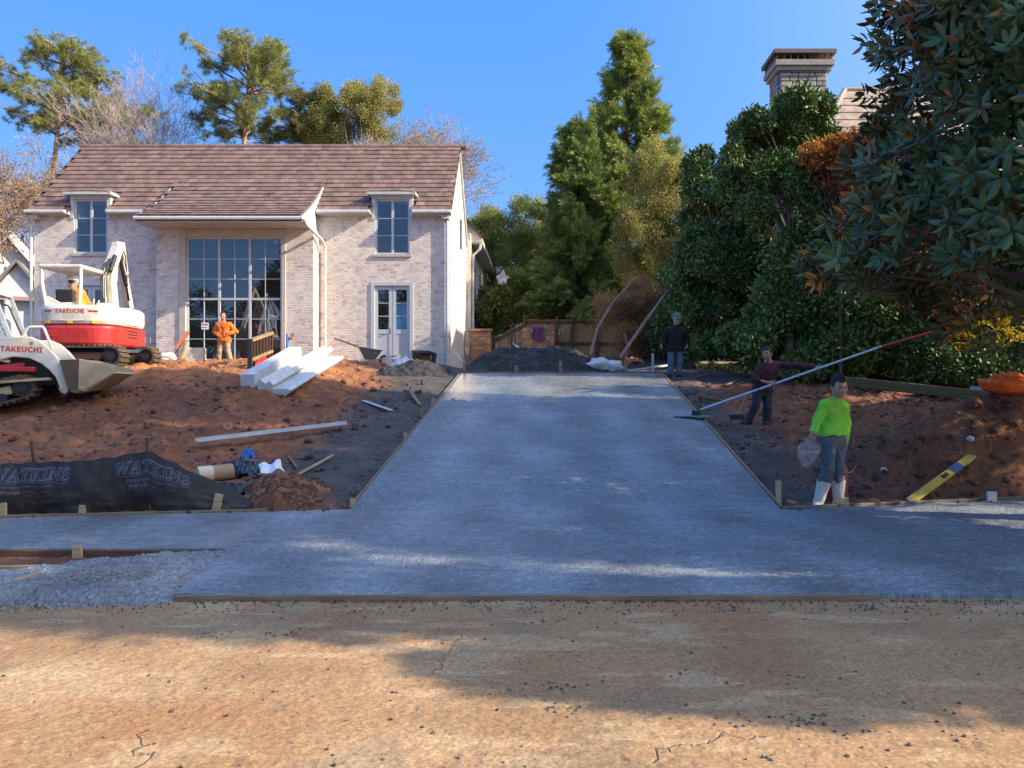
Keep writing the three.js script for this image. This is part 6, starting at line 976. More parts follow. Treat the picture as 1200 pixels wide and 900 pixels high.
  lay(gp(848, 19.2, 0.05), gp(863, 19.9, 0.06), 0.05, 0.03, M.greyWood, 'stick', 'thin stick on the gravel behind the man in maroon', 'stick');
  lay(gp(820, 17.2, 0.1), gp(850, 17.0, 0.1), 0.09, 0.06, mat(0.4, 0.22, 0.14, 0.9, { map: T.wood }), 'broken_timber', 'broken reddish timber beside the drive left of the man in maroon', 'timber');
  // right bank
  { const a = P(985, 446, 19.4), b = P(1235, 473, 16.6); lay(a, b, 0.2, 0.24, mat(0.34, 0.33, 0.16, 0.9, { map: T.wood }), 'landscape_timber', 'long mossy timber edging along the foot of the hedge', 'timber'); }
  lay(P(1137, 455, 16.8), P(1195, 455, 16.3), 0.3, 0.07, M.zinc, 'metal_board', 'pale blue-grey board lying on the timber edging at right', 'board');
  lay(gp(1056, 13.4, 0.1), gp(1098, 13.2, 0.12), 0.08, 0.08, M.foam, 'white_pipe', 'short white pipe lying on the dirt of the right bank', 'pipe');
  { const c = P(920.5, 436, 20.6); const t = thing('wooden_crate', 'small pale wooden crate behind the arm of the man in maroon', 'crate', c); partW('crate', rbox(0.34, 0.24, 0.3, 0.015, c.x, c.y, c.z, 0, 0.5), M.paleWood, t); partW('slat', [rbox(0.36, 0.05, 0.02, 0.004, c.x + 0.02, c.y + 0.06, c.z + 0.2, 0, 0.5), rbox(0.36, 0.05, 0.02, 0.004, c.x + 0.02, c.y - 0.06, c.z + 0.2, 0, 0.5)], M.wood, t); }
  { const o = bagLump('vest', 'bright orange safety vest crumpled on top of the dirt mound', 'vest', G(7.3, 12.0, 0.0), 0.4, 0.24, 0.3, mat(0.8, 0.13, 0.015, 0.8, { side: THREE.DoubleSide }), 551); }
  for (const [a, b, l] of [[[1148, 482, 11.9], [1186, 452, 12.2], 'pinkish stick poking out of the mound beside the vest'], [[1152, 484, 11.9], [1170, 463, 12.1], 'shorter stick beside the vest on the mound']]) solo('stick', bar(P(...a), P(...b), 0.016, 0.01, 6), mat(0.45, 0.3, 0.24, 0.9), l, 'stick', P(...a));
  for (const [px, d, s, l] of [[1036, 11.3, 0.05, 'pale stone on the lower left of the dirt mound'], [1137, 11.35, 0.055, 'white chip beside the yellow level'], [1080, 11.6, 0.1, 'reddish clod on the face of the mound'], [1141, 11.9, 0.13, 'large clod near the top of the mound']]) { reseed(px); const g = new THREE.IcosahedronGeometry(s, 2), p = g.attributes.position; for (let i = 0; i < p.count; i++) { const k = 1 + 0.3 * n3(p.getX(i) * 14, p.getY(i) * 14, p.getZ(i) * 14 + px); p.setXYZ(i, p.getX(i) * k, p.getY(i) * k * 0.8, p.getZ(i) * k); } g.computeVertexNormals(); const c = onG(px, d, s * 0.3); g.translate(c.x, c.y, c.z); solo(px === 1137 || px === 1036 ? 'stone' : 'clod', g, px === 1137 ? M.foam : px === 1036 ? mat(0.5, 0.4, 0.34, 0.9) : M.soilPart, l, px === 1137 || px === 1036 ? 'stone' : 'clod', c); }
  { // yellow spirit level
    const a = P(1066, 588, 10.35), b = P(1151, 526, 11.3), t = thing('spirit_level', 'yellow spirit level lying on the slope of the dirt mound', 'level', a), at = (s) => a.clone().lerp(b, s), yel = mat(0.68, 0.5, 0.05, 0.5, { map: T.mud }), nUp = V(0, 0.8, 0.6);
    partW('body', beam(a, b, 0.115, 0.03, nUp, 0.005), yel, t); partW('end_cap', [beam(a, at(0.04), 0.12, 0.034, nUp), beam(at(0.96), b, 0.12, 0.034, nUp)], M.tan, t);
    partW('vial_window', [beam(at(0.42), at(0.5), 0.06, 0.036, nUp)], M.black, t); partW('label_plate', [beam(at(0.55), at(0.68), 0.117, 0.034, nUp)], mat(0.07, 0.11, 0.24, 0.5), t); partW('vial', [beam(at(0.13), at(0.16), 0.05, 0.036, nUp), beam(at(0.86), at(0.89), 0.05, 0.036, nUp)], mat(0.5, 0.55, 0.2, 0.2), t);
  }
  { const c = P(980, 594, 10.75), t = thing('red_can', 'tall red plastic can standing behind the legs of the worker in lime', 'can', c); partW('body', new THREE.LatheGeometry([[0, 0], [0.14, 0], [0.155, 0.03], [0.16, 0.5], [0.14, 0.58], [0.07, 0.62], [0.07, 0.68], [0, 0.68]].map(([x, y]) => new THREE.Vector2(x, y)), 24).translate(c.x, c.y, c.z), mat(0.42, 0.03, 0.035, 0.5, { map: T.mud }), t); partW('handle', tube([c.clone().add(V(-0.09, 0.6, 0)), c.clone().add(V(-0.06, 0.76, 0)), c.clone().add(V(0.06, 0.76, 0)), c.clone().add(V(0.09, 0.6, 0))], 0.014, 20, 6), M.redPlain, t); }
  { const a = P(873, 466, 15.0), b = P(864, 487, 14.7), t = thing('push_broom', 'push broom standing on the gravel beside the man in maroon', 'broom', b); partW('handle', bar(b, a, 0.013, 0.013, 8), M.wood, t); partW('head', rbox(0.3, 0.05, 0.07, 0.012, b.x, b.y, b.z, 0, 0.2), M.black, t); partW('bristles', rbox(0.29, 0.06, 0.05, 0.01, b.x, b.y - 0.05, b.z, 0, 0.2), M.black, t); }
  { // bull float
    const a = P(821, 480, 15.2), m = P(1033, 406, 14.6), e = P(1144, 374, 14.3), t = thing('bull_float', 'long-handled bull float reaching from the drive edge up into the magnolia', 'float', a);
    partW('pole', bar(a, m, 0.021, 0.021, 12), mat(0.55, 0.66, 0.78, 0.35, { metalness: 0.3 }), t, 'pale aluminium pole'); partW('pole_joint', [0.33, 0.66, 0.985].map((s) => bar(a.clone().lerp(m, s - 0.008), a.clone().lerp(m, s + 0.008), 0.026, 0.026, 12)), M.steel, t);
    partW('pole_extension', bar(m, e, 0.021, 0.021, 12), mat(0.5, 0.035, 0.03, 0.4), t, 'red pole extension');
    const c = P(817, 487, 15.1); partW('blade', rbox(0.7, 0.03, 0.2, 0.012, c.x - 0.1, driveH(15.1) + 0.035, -15.05, 0, -0.5, 0), mat(0.3, 0.29, 0.28, 0.5, { map: T.mud }), t); partW('bracket', [rbox(0.16, 0.1, 0.12, 0.02, c.x - 0.02, driveH(15.1) + 0.1, -15.07, 0, -0.8), bar(V(c.x - 0.02, driveH(15.1) + 0.12, -15.07), a, 0.02)], M.black, t);
  }
  // white torn bag in the trees behind the fence
  solo('torn_bag', [ext(Array.from({ length: 10 }, (_, i) => { const a = i / 10 * 6.283 + 0.3, r = (i % 2 ? 0.2 : 0.34 + 0.1 * (i % 3)) * (1 + 0.25 * Math.sin(i * 2.7)); return [Math.cos(a) * r, Math.sin(a) * r]; }), 0.06, 0.02).rotateX(0.3).rotateY(0.3).translate(P(589, 327, 34).x, P(589, 327, 34).y, -34), rbox(0.34, 0.3, 0.24, 0.1, P(590, 330, 34).x, P(590, 330, 34).y, -34)], M.foam, 'torn white star-shaped sheet caught in the tree above the fence', 'sheet', P(589, 327, 34));
}
// ---------------------------------------------------------------- people
const sub = (a, b) => [a[0] - b[0], a[1] - b[1], a[2] - b[2]];
function cap(p, a, b, ra, rb) { const d = [b[0] - a[0], b[1] - a[1], b[2] - a[2]], q = [p[0] - a[0], p[1] - a[1], p[2] - a[2]], L = d[0] * d[0] + d[1] * d[1] + d[2] * d[2] || 1e-9; const t = clamp((q[0] * d[0] + q[1] * d[1] + q[2] * d[2]) / L, 0, 1); return Math.hypot(q[0] - d[0] * t, q[1] - d[1] * t, q[2] - d[2] * t) - ra - (rb - ra) * t; }
const smin = (a, b, k) => { const h = Math.max(k - Math.abs(a - b), 0) / k; return Math.min(a, b) - h * h * k * 0.25; };
const ell = (p, c, r) => { const x = (p[0] - c[0]) / r[0], y = (p[1] - c[1]) / r[1], z = (p[2] - c[2]) / r[2], k = Math.hypot(x, y, z); return (k - 1) * Math.min(...r) * (k > 1 ? 1 : 1); };
// surface nets
function net(f, lo, hi, h, color) {
  const n = [0, 1, 2].map((k) => Math.ceil((hi[k] - lo[k]) / h) + 2), [nx, ny, nz] = n, val = new Float32Array(nx * ny * nz), id = new Int32Array(nx * ny * nz).fill(-1), I = (i, j, k) => (k * ny + j) * nx + i;
  for (let k = 0; k < nz; k++) for (let j = 0; j < ny; j++) for (let i = 0; i < nx; i++) val[I(i, j, k)] = f([lo[0] + (i - 0.5) * h, lo[1] + (j - 0.5) * h, lo[2] + (k - 0.5) * h]);
  const pos = [], idx = [], col = [];
  for (let k = 0; k < nz - 1; k++) for (let j = 0; j < ny - 1; j++) for (let i = 0; i < nx - 1; i++) {
    let c = 0, sx = 0, sy = 0, sz = 0, m = 0; const v = [];
    for (let q = 0; q < 8; q++) { v[q] = val[I(i + (q & 1), j + (q >> 1 & 1), k + (q >> 2))]; if (v[q] < 0) m |= 1 << q; }
    if (m === 0 || m === 255) continue;
    for (const [a, b] of [[0, 1], [2, 3], [4, 5], [6, 7], [0, 2], [1, 3], [4, 6], [5, 7], [0, 4], [1, 5], [2, 6], [3, 7]]) if ((v[a] < 0) !== (v[b] < 0)) { const t = v[a] / (v[a] - v[b]); sx += lerp(a & 1, b & 1, t); sy += lerp(a >> 1 & 1, b >> 1 & 1, t); sz += lerp(a >> 2, b >> 2, t); c++; }
    id[I(i, j, k)] = pos.length / 3; const p = [lo[0] + (i - 0.5 + sx / c) * h, lo[1] + (j - 0.5 + sy / c) * h, lo[2] + (k - 0.5 + sz / c) * h]; pos.push(...p); if (color) col.push(...color(p));
  }
  const quad = (a, b, c, d, flip) => { if (a < 0 || b < 0 || c < 0 || d < 0) return; flip ? idx.push(a, c, b, a, d, c) : idx.push(a, b, c, a, c, d); };
  for (let k = 1; k < nz - 1; k++) for (let j = 1; j < ny - 1; j++) for (let i = 1; i < nx - 1; i++) {
    const s = val[I(i, j, k)] < 0;
    if (s !== (val[I(i + 1, j, k)] < 0)) quad(id[I(i, j - 1, k - 1)], id[I(i, j, k - 1)], id[I(i, j, k)], id[I(i, j - 1, k)], !s);
    if (s !== (val[I(i, j + 1, k)] < 0)) quad(id[I(i - 1, j, k - 1)], id[I(i - 1, j, k)], id[I(i, j, k)], id[I(i, j, k - 1)], !s);
    if (s !== (val[I(i, j, k + 1)] < 0)) quad(id[I(i - 1, j - 1, k)], id[I(i, j - 1, k)], id[I(i, j, k)], id[I(i - 1, j, k)], !s);
  }
  const g = new THREE.BufferGeometry(); g.setAttribute('position', new THREE.Float32BufferAttribute(pos, 3)); if (color) g.setAttribute('color', new THREE.Float32BufferAttribute(col, 3)); g.setIndex(idx); g.computeVertexNormals(); return g;
}
const range = (pts, m) => [[0, 1, 2].map((k) => Math.min(...pts.map((p) => p[k])) - m), [0, 1, 2].map((k) => Math.max(...pts.map((p) => p[k])) + m)];
function head(skin, lip) {       // about 0.235 m, facing +z, centre at the middle of the skull
  const f = (p) => {
    const x = Math.abs(p[0]), s = [x, p[1], p[2]];
    let d = ell(p, [0, 0.03, -0.015], [0.074, 0.09, 0.095]); d = smin(d, ell(p, [0, -0.045, 0.018], [0.056, 0.068, 0.068]), 0.05);
    d = smin(d, cap(p, [0, 0.012, 0.078], [0, -0.026, 0.097], 0.009, 0.0145), 0.018); d = smin(d, cap(s, [0.008, 0.022, 0.074], [0.045, 0.02, 0.058], 0.012, 0.01), 0.02);
    d = smin(d, ell(p, [0, -0.092, 0.056], [0.026, 0.02, 0.022]), 0.03); d = smin(d, ell(s, [0.042, -0.02, 0.058], [0.02, 0.02, 0.016]), 0.03);
    d = -smin(-d, cap(s, [0.031, 0.004, 0.09], [0.031, 0.004, 0.1], 0.017, 0.017), 0.012);
    d = smin(d, cap(s, [0, -0.058, 0.079], [0.02, -0.06, 0.07], 0.0075, 0.005), 0.008);
    d = smin(d, ell(s, [0.077, -0.008, -0.012], [0.012, 0.03, 0.018]), 0.012);
    return smin(d, cap(p, [0, -0.05, -0.025], [0, -0.17, -0.04], 0.052, 0.056), 0.03);
  };
  return net(f, [-0.1, -0.17, -0.12], [0.1, 0.13, 0.12], 0.006, (p) => Math.hypot(p[0] * 0.8, (p[1] + 0.06) * 2.4) < 0.024 && p[2] > 0.06 ? lip : skin.map((v) => v * (p[1] < -0.04 && p[2] > 0.02 && p[1] > -0.1 ? 0.93 : 1)));
}
function hand(skin, curl, left) {   // wrist at the origin, fingers along -y, palm facing +z, thumb on +x (mirrored for left)
  const chain = [], add = (x, l, r, c) => { let p = [x, -0.088, 0.002], a = 0; for (let i = 0; i < 3; i++) { a += c * [0.6, 1, 0.8][i]; const L = l * [0.44, 0.32, 0.24][i], q = [p[0] + (x * 0.1), p[1] - Math.cos(a) * L, p[2] + Math.sin(a) * L]; chain.push([p, q, r * (1 - 0.1 * i), r * (0.92 - 0.1 * i)]); p = q; } };
  add(0.031, 0.074, 0.0088, curl); add(0.010, 0.083, 0.009, curl); add(-0.011, 0.077, 0.0087, curl); add(-0.031, 0.06, 0.0078, curl);
  const th = [[0.03, -0.035, 0.008], [0.055, -0.06, 0.02 + 0.01 * curl], [0.062 - 0.02 * curl, -0.088, 0.03 + 0.02 * curl]];
  const f = (p) => { let d = cap(p, [0.026, -0.03, 0], [0.03, -0.085, 0.002], 0.0145, 0.0135); for (const x of [0.01, -0.011, -0.028]) d = smin(d, cap(p, [x * 0.85, -0.02, 0], [x, -0.086, 0.002], 0.0155, 0.0135), 0.012); d = smin(d, cap(p, [0, 0.02, 0], [0, -0.03, 0], 0.026, 0.024), 0.02); d = smin(d, cap(p, th[0], th[1], 0.013, 0.0105), 0.012); d = smin(d, cap(p, th[1], th[2], 0.0105, 0.009), 0.004); let e = 9; for (const [a, b, ra, rb] of chain) e = Math.min(e, cap(p, a, b, ra, rb)); return smin(d, e, 0.006); };
  const g = net(f, [-0.06, -0.19, -0.035], [0.085, 0.04, 0.09], 0.0052, () => skin); if (left) { g.applyMatrix4(new THREE.Matrix4().makeScale(-1, 1, 1)); const ix = g.index.array; for (let i = 0; i < ix.length; i += 3) { const q = ix[i]; ix[i] = ix[i + 1]; ix[i + 1] = q; } } return g;
}
function person(label, o) {
  // joints given by where they are seen: [px, py, nearer to the camera in metres]
  const s = o.d / F, [bx, by] = o.base, at = o.at ?? P(bx, by, o.d), t = thing('person', label, 'person', at);
  const J = {}; for (const k in o.j) J[k] = [(o.j[k][0] - bx) * s, (by - o.j[k][1]) * s, o.j[k][2] ?? 0];
  const { neck, shL, shR, elL, elR, wrL, wrR, hipL, hipR, knL, knR, anL, anR } = J, mid = (a, b, u = 0.5) => a.map((v, i) => lerp(v, b[i], u));
  const chest = mid(shL, shR), pel = mid(hipL, hipR), ax = sub(shR, shL), al = Math.hypot(...ax), sx = ax.map((v) => v / al), wide = o.wide ?? 1, off = (c, k) => c.map((v, i) => v + sx[i] * k);
  const low = (p, k) => [p[0], p[1] - k, p[2]];
  const torso = (p, e) => { let d = cap(p, off(low(chest, 0.1), -0.075 * wide), off(low(pel, -0.08), -0.06 * wide), 0.1 + e, 0.095 + e); d = smin(d, cap(p, off(low(chest, 0.1), 0.075 * wide), off(low(pel, -0.08), 0.06 * wide), 0.1 + e, 0.095 + e), 0.06); d = smin(d, cap(p, mid(shL, shR, 0.06), mid(shL, shR, 0.94), 0.064 + e, 0.064 + e), 0.09); return smin(d, cap(p, chest, neck, 0.07 + e * 0.4, 0.056 + e * 0.3), 0.06); };
  const arm = (p, a, b, c, e, e2 = e) => smin(cap(p, a, b, 0.05 + e, 0.04 + e), cap(p, b, c, 0.04 + e2, 0.028 + e2), 0.03);
  const leg = (p, a, b, c, e, e2 = e) => smin(cap(p, a, b, 0.085 + e, 0.058 + e), cap(p, b, c, 0.056 + e, 0.042 + e2), 0.04);
  const crease = (p, a, f) => a * n3(p[0] * f + bx, p[1] * f * 0.75, p[2] * f) + 0.5 * a * n3(p[0] * f * 2.2, p[1] * f * 2.2 + bx, p[2] * f * 2.2);
  const hm = (dir, palm, p) => { const y = V(...dir).negate().normalize(), z = V(...palm), x = y.clone().cross(z).normalize(); z.copy(x).cross(y); return new THREE.Matrix4().makeBasis(x, y, z).setPosition(...p); };
  // body: one continuous surface of skin, with finer head and hands
  const all = Object.values(J), [lo, hi] = range(all, 0.16);
  const bodyF = (p) => { let d = torso(p, -0.012); d = smin(d, arm(p, shL, elL, wrL, -0.004), 0.03); d = smin(d, arm(p, shR, elR, wrR, -0.004), 0.03); d = smin(d, cap(p, hipL, hipR, 0.1, 0.1), 0.05); d = smin(d, leg(p, hipL, knL, anL, -0.006), 0.03); return smin(d, leg(p, hipR, knR, anR, -0.006), 0.03); };
  const skin = o.skin, hd = head(skin, o.lip ?? [skin[0] * 0.85, skin[1] * 0.62, skin[2] * 0.6]), hr = new THREE.Matrix4().makeRotationFromEuler(new THREE.Euler(o.look[1], o.look[0], o.look[2] ?? 0, 'YXZ')).setPosition(...J.head).multiply(new THREE.Matrix4().makeScale(...new Array(3).fill(o.headScale ?? 1)));
  hd.applyMatrix4(hr);
  const geos = [net(bodyF, lo, hi, 0.015, () => skin), hd];
  for (const [w, e, L, key] of [[wrL, elL, 1, 'handL'], [wrR, elR, 0, 'handR']]) { const h = o[key] ?? {}; const dir = h.dir ?? sub(w, e); geos.push(hand(skin, h.curl ?? 0.35, h.mirror ?? L).applyMatrix4(hm(dir, h.palm ?? [L ? 0.6 : -0.6, 0, 0.4], w))); }
  part('body', geos, mat(1, 1, 1, 0.6, { vertexColors: true }), t);
  // eyes and brows
  const hp = (g) => g.applyMatrix4(hr);
  part('eyes', [-1, 1].map((q) => hp(new THREE.SphereGeometry(0.0115, 12, 8).translate(q * 0.031, 0.004, 0.0705))), mat(0.1, 0.07, 0.06, 0.3), t);
  part('eyebrows', [-1, 1].map((q) => hp(tube([V(q * 0.014, 0.024, 0.087), V(q * 0.03, 0.029, 0.083), V(q * 0.048, 0.022, 0.066)], 0.0042, 8, 5))), mat(...o.hair, 0.9), t);
  // hair or cap
  const hi2 = hr.clone().invert(), loc = (p) => { const v = V(...p).applyMatrix4(hi2); return [v.x, v.y, v.z]; };
  const hairF = (q) => Math.max(ell(q, [0, 0.036, -0.02], [0.088, 0.1, 0.104]) + 0.006 * n3(q[0] * 60, q[1] * 40, q[2] * 60), Math.max(Math.min(q[2] - 0.03 + 0.25 * (0.055 - q[1]) * 1, 0.062 - q[1] - 0.3 * Math.max(0, q[2])), -0.075 - q[1] + 0.0) + (q[1] > 0.062 ? -1 : 0) * 0);
  const hairG = net((q) => { const shell = ell(q, [0, 0.038, -0.02], [0.087, 0.1, 0.105]) + 0.005 * n3(q[0] * 70, q[1] * 50, q[2] * 70); const faceCut = Math.min(0.078 - q[1] + 0.02 * n3(q[0] * 60, 3, 1), 0.025 - q[2]) * -1; const cut = q[1] > 0.074 ? -1 : q[2] - 0.022 - 0.0; const nape = -0.07 - q[1]; return Math.max(shell, Math.max(cut > 0 && q[1] < 0.07 + 0.008 * n3(q[0] * 80, 5, 2) ? cut : -1, nape)); }, [-0.11, -0.1, -0.15], [0.11, 0.16, 0.11], 0.0075);
  part('hair', hp(hairG), mat(...o.hair, 0.75), t);
  if (o.cap) { const k = [net((q) => Math.max(ell(q, [0, 0.05, -0.018], [0.096, 0.094, 0.112]), 0.045 - q[1]), [-0.12, 0.02, -0.15], [0.12, 0.16, 0.12], 0.0075)]; k.push(gridGeo(14, 6, (u, v) => { const a = lerp(-1.15, 1.15, u); return V(Math.sin(a) * (0.088 + 0.0 * v), 0.05 - 0.022 * v - 0.012 * Math.sin(a) ** 2, 0.01 + Math.cos(a) * (0.08 + 0.075 * v * Math.cos(a * 0.9))); }), gridGeo(14, 6, (u, v) => { const a = lerp(-1.15, 1.15, u); return V(Math.sin(a) * 0.088, 0.046 - 0.022 * v - 0.012 * Math.sin(a) ** 2, 0.01 + Math.cos(a) * (0.08 + 0.075 * v * Math.cos(a * 0.9))); })); part('cap', k.map((g) => hp(tidy(g))), mat(...o.cap, 0.85), t); }
  // clothes
  const hem = o.hem ?? 0.0, sh = o.sleeve ?? [1, 1], cut = (a, b, u) => mid(a, b, u);
  const shirtF = (p) => { let d = torso(p, 0.012 + (o.loose ?? 0)); d = smin(d, cap(p, low(hipL, hem), low(hipR, hem), 0.112 + (o.loose ?? 0), 0.112 + (o.loose ?? 0)), 0.06); d = Math.max(d, pel[1] - hem - 0.05 - p[1]); const e = 0.012 + (o.looseArm ?? o.loose ?? 0) * 0.6; d = smin(d, smin(cap(p, shL, elL, 0.055 + e, 0.045 + e), cap(p, elL, cut(elL, wrL, sh[0]), 0.045 + e, 0.031 + e), 0.02), 0.035); d = smin(d, smin(cap(p, shR, elR, 0.055 + e, 0.045 + e), cap(p, elR, cut(elR, wrR, sh[1]), 0.045 + e, 0.031 + e), 0.02), 0.035); d = Math.max(d, Math.min(1, -(Math.hypot(...sub(p, mid(neck, J.head, 0.42))) - 0.062))); return d + crease(p, 0.017, 11); };
  part('shirt', net(shirtF, ...range([neck, shL, shR, elL, elR, wrL, wrR, low(hipL, hem + 0.05), low(hipR, hem + 0.05)], 0.14), 0.012), mat(...o.shirt, 0.85, { map: T.mud }), t, o.shirtLabel);
  if (o.collar) part('collar', net((p) => Math.max(Math.abs(cap(p, mid(chest, neck, 0.6), mid(neck, J.head, o.collarUp ?? 0.25), 0.078, 0.068)) - 0.008, -1), ...range([chest, neck, mid(neck, J.head, 0.3)], 0.1), 0.009), mat(...o.collar, 0.85), t);
  const tb = o.boot ? 0.34 : 0.97;
  const legF = (p) => { const e = 0.016, f2 = o.flare ?? 0.012; let d = smin(cap(p, hipL, knL, 0.092 + e, 0.064 + e), cap(p, knL, mid(knL, anL, tb), 0.064 + e, 0.05 + e + f2), 0.03); d = smin(d, smin(cap(p, hipR, knR, 0.092 + e, 0.064 + e), cap(p, knR, mid(knR, anR, tb), 0.064 + e, 0.05 + e + f2), 0.03), 0.022); d = smin(d, cap(p, hipL, hipR, 0.104, 0.104), 0.05); d = smin(d, cap(p, off(low(pel, -0.06), -0.06), off(low(pel, -0.06), 0.06), 0.112, 0.112), 0.04); d = Math.max(d, p[1] - pel[1] - 0.12); return d + crease(p, 0.017, 10); };
  part('trousers', net(legF, ...range([hipL, hipR, knL, knR, anL, anR], 0.16), 0.012), mat(...o.trousers, 0.9, { map: T.mud }), t);
  if (o.belt) part('belt', net((p) => Math.max(cap(p, off(low(pel, -0.075), -0.06), off(low(pel, -0.075), 0.06), 0.13, 0.13), Math.abs(p[1] - pel[1] - 0.095) - 0.022), ...range([pel], 0.24), 0.011), M.black, t);
  for (const [an, kn, dir] of [[anL, knL, o.toeL], [anR, knR, o.toeR]]) { const toe = [an[0] + dir[0] * 0.17, 0.035 + an[1] - 0.085, an[2] + dir[1] * 0.17], heel = [an[0] - dir[0] * 0.06, an[1] - 0.05, an[2] - dir[1] * 0.06]; const fl = an[1] - 0.085; part(o.boot ? 'boot' : 'shoe', net((p) => { let d = smin(cap(p, heel, toe, 0.042, 0.04), cap(p, an, heel, 0.05, 0.042), 0.03); d = smin(d, cap(p, [an[0] + dir[0] * 0.05, fl + 0.05, an[2] + dir[1] * 0.05], toe, 0.05, 0.042), 0.03); if (o.boot) d = smin(d, Math.max(cap(p, mid(kn, an, 0.28), an, 0.093, 0.066), V(...p).sub(V(...mid(kn, an, 0.36))).dot(V(...sub(kn, an)).normalize())), 0.03); return Math.max(d + (o.boot ? crease(p, 0.007, 14) : 0), fl - p[1]); }, ...range([an, toe, heel, ...(o.boot ? [mid(kn, an, 0.25)] : [])], 0.12), 0.01), o.boot ? mat(0.72, 0.69, 0.62, 0.55, { map: T.mud }) : mat(0.05, 0.042, 0.036, 0.7), t); }
  return [t, J, at];
}
const SK = [0.42, 0.24, 0.16];
{
  const [t, J, at] = person('young worker in lime sweatshirt and white rubber boots looking down beside the drive', {
    d: 10.15, base: [972, 595], skin: [0.46, 0.265, 0.175], hair: [0.012, 0.01, 0.009], look: [0.1, 0.3, 0.06], headScale: 1.2,
    j: { head: [982, 453, 0.05], neck: [978.5, 467.5, 0], shL: [964, 474, 0.1], shR: [992, 477, -0.1], elL: [954.5, 492, 0.12], elR: [996, 497, -0.14], wrL: [946.5, 504, 0.2], wrR: [993, 516, -0.08], hipL: [967, 517, 0.06], hipR: [982, 517, -0.04], knL: [966, 549, 0.12], knR: [982, 549, 0.0], anL: [955.5, 587.5, 0.1], anR: [983.5, 587.5, -0.02] },
    shirt: [0.32, 0.86, 0.06], trousers: [0.13, 0.15, 0.19], boot: 1, belt: 1, toeL: [-0.55, 0.8], toeR: [0.3, 0.95], hem: -0.13, loose: 0.01, wide: 0.85, flare: 0.02, handL: { curl: 0.95, dir: [-0.5, -0.6, 0.5], palm: [0.5, -0.6, 0.2] },
  });
  // clear bag held in his hand, thin hose trailing
  const h = at.clone().add(V(J.wrL[0] - 0.05, J.wrL[1] - 0.13, J.wrL[2] + 0.06)); reseed(601);
  solo('clear_bag', gridGeo(40, 30, (u, v) => { const a = u * 6.283, r = 0.025 + 0.11 * Math.sin(Math.pow(v, 0.7) * 3.0) * (1 + 0.35 * n3(Math.cos(a) * 2, v * 4, Math.sin(a) * 2)); return V(h.x - 0.06 * v + Math.cos(a) * r, h.y - 0.36 * v + 0.03, h.z + Math.sin(a) * r * 0.6); }), phys(0.9, 0.92, 0.95, 0.12, { transmission: 0.93, thickness: 0, ior: 1.45 }), 'clear plastic bag hanging from the hand of the worker in lime', 'plastic bag', h);
  const q = (px, py, z) => P(px, py, 10.15 - z);
  solo('hose', tube([q(944, 508, 0.22), q(951, 506, 0.24), q(958, 514, 0.24), q(963, 535, 0.26), q(970, 551, 0.28), q(985, 556, 0.2), q(998, 553, 0.0), q(1004, 542, -0.1), q(1001, 530, -0.2), q(993, 524, -0.25)], 0.008, 80, 6), M.black, 'thin black hose looping from the hand of the worker in lime past his knees', 'hose', h);
}
person('worker in maroon sweater leaning to push the bull float handle', {
  d: 15.25, base: [888, 498], skin: SK, hair: [0.012, 0.01, 0.01], look: [-0.65, 0.1, 0.08], headScale: 1.12, collar: [0.6, 0.6, 0.6],
  j: { head: [897.5, 415, 0.08], neck: [901, 427, 0.0], shL: [889, 431, 0.08], shR: [911, 428, -0.04], elL: [881.5, 445, 0.16], elR: [931, 428, 0.02], wrL: [897, 448.5, 0.26], wrR: [949, 431, 0.26], hipL: [888, 459, 0.02], hipR: [899, 459, -0.05], knL: [883.5, 476, 0.1], knR: [900, 478, 0.0], anL: [877, 492, 0.0], anR: [899, 494, -0.06] },
  shirt: [0.075, 0.018, 0.04], trousers: [0.05, 0.06, 0.085], toeL: [-0.8, 0.5], toeR: [0.2, 0.95], hem: -0.03, loose: 0.016, sleeve: [0.35, 0.95], handL: { curl: 1.1, dir: [0.8, 0, 0.3], palm: [0, 0.3, 0.9] }, handR: { curl: 1.1, dir: [0.8, -0.1, 0.3], palm: [0, 0.9, 0.3] },
});
person('older man in dark jacket and green cap standing by the far drive corner', {
  d: 20.9, base: [790, 442], skin: [0.48, 0.29, 0.22], hair: [0.3, 0.28, 0.26], look: [0.25, 0.2, 0], cap: [0.1, 0.2, 0.18], headScale: 1.25,
  j: { head: [793, 374, 0.06], neck: [792, 382.5, 0], shL: [781.5, 388, 0], shR: [803, 388, 0], elL: [776.5, 398, -0.02], elR: [806, 398, -0.02], wrL: [774.8, 404, 0.08], wrR: [804.5, 404, 0.08], hipL: [786.5, 409, 0], hipR: [796, 409, 0], knL: [786, 424, 0.06], knR: [796.5, 424, 0.0], anL: [785, 438, 0.04], anR: [796, 438.6, 0] },
  shirt: [0.009, 0.009, 0.012], trousers: [0.13, 0.18, 0.26], toeL: [-0.3, 0.9], toeR: [0.3, 0.9], hem: 0.02, loose: 0.03, wide: 1.2, collar: [0.025, 0.025, 0.03], collarUp: 0.0,
});
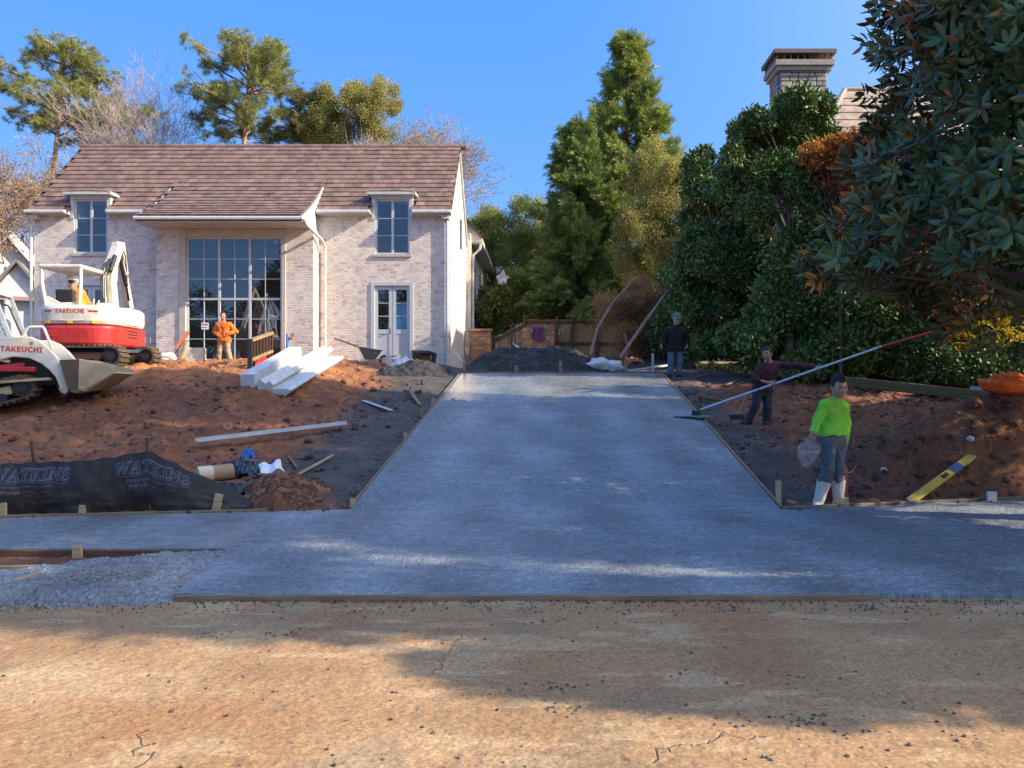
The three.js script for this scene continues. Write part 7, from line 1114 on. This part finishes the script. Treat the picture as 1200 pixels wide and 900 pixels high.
person('man in orange sweatshirt and tan trousers standing hands on hips before the tall window', {
  d: 24.6, base: [264, 425], skin: SK, hair: [0.012, 0.01, 0.01], look: [0.1, 0.05, 0], headScale: 1.0,
  j: { head: [262, 370, 0.04], neck: [262, 377.5, 0], shL: [255.2, 381, 0], shR: [269.5, 381, 0], elL: [250.8, 389, -0.02], elR: [276, 388.5, -0.04], wrL: [256.4, 392, 0.1], wrR: [269.2, 391.5, 0.1], hipL: [259.5, 399, 0], hipR: [266, 399, 0], knL: [258, 411.5, 0.05], knR: [267.5, 411.5, 0.02], anL: [257.3, 421.5, 0], anR: [270, 422.3, 0] },
  shirt: [0.8, 0.19, 0.02], trousers: [0.42, 0.32, 0.2], toeL: [-0.4, 0.9], toeR: [0.4, 0.9], hem: 0.02, loose: 0.022, flare: 0.03, handL: { curl: 0.7, dir: [0.7, -0.6, 0.1] }, handR: { curl: 0.7, dir: [-0.7, -0.6, 0.1] },
});
person('excavator operator in white cap and orange shirt seen over the seat back', {
  d: 19.45, base: [92, 372], at: P(90, 368, 19.5), skin: SK, hair: [0.02, 0.015, 0.012], look: [2.5, 0, 0], cap: [0.72, 0.7, 0.64], headScale: 1.0,
  j: { head: [88, 334.5, -0.03], neck: [89.5, 342, 0], shL: [83, 347, 0.02], shR: [97, 347, -0.04], elL: [82, 357, -0.2], elR: [98.5, 357, -0.22], wrL: [86, 360, -0.42], wrR: [98, 360, -0.42], hipL: [87, 364, -0.05], hipR: [95, 364, -0.08], knL: [92, 364, -0.48], knR: [100, 364, -0.5], anL: [94, 380, -0.55], anR: [101, 380, -0.55] },
  shirt: [0.75, 0.28, 0.03], trousers: [0.06, 0.07, 0.1], toeL: [0.4, -0.8], toeR: [0.4, -0.8], hem: 0, loose: 0.015,
});
// ---------------------------------------------------------------- draw
scene.traverse((o) => { if (o.isMesh) { o.castShadow = true; o.receiveShadow = true; } });
const renderer = new THREE.WebGLRenderer({ antialias: true });
renderer.shadowMap.enabled = true; renderer.shadowMap.type = THREE.PCFSoftShadowMap;
renderer.toneMapping = THREE.LinearToneMapping; renderer.toneMappingExposure = EXPOSURE;
renderer.setSize(1200, 900);
renderer.render(scene, camera);
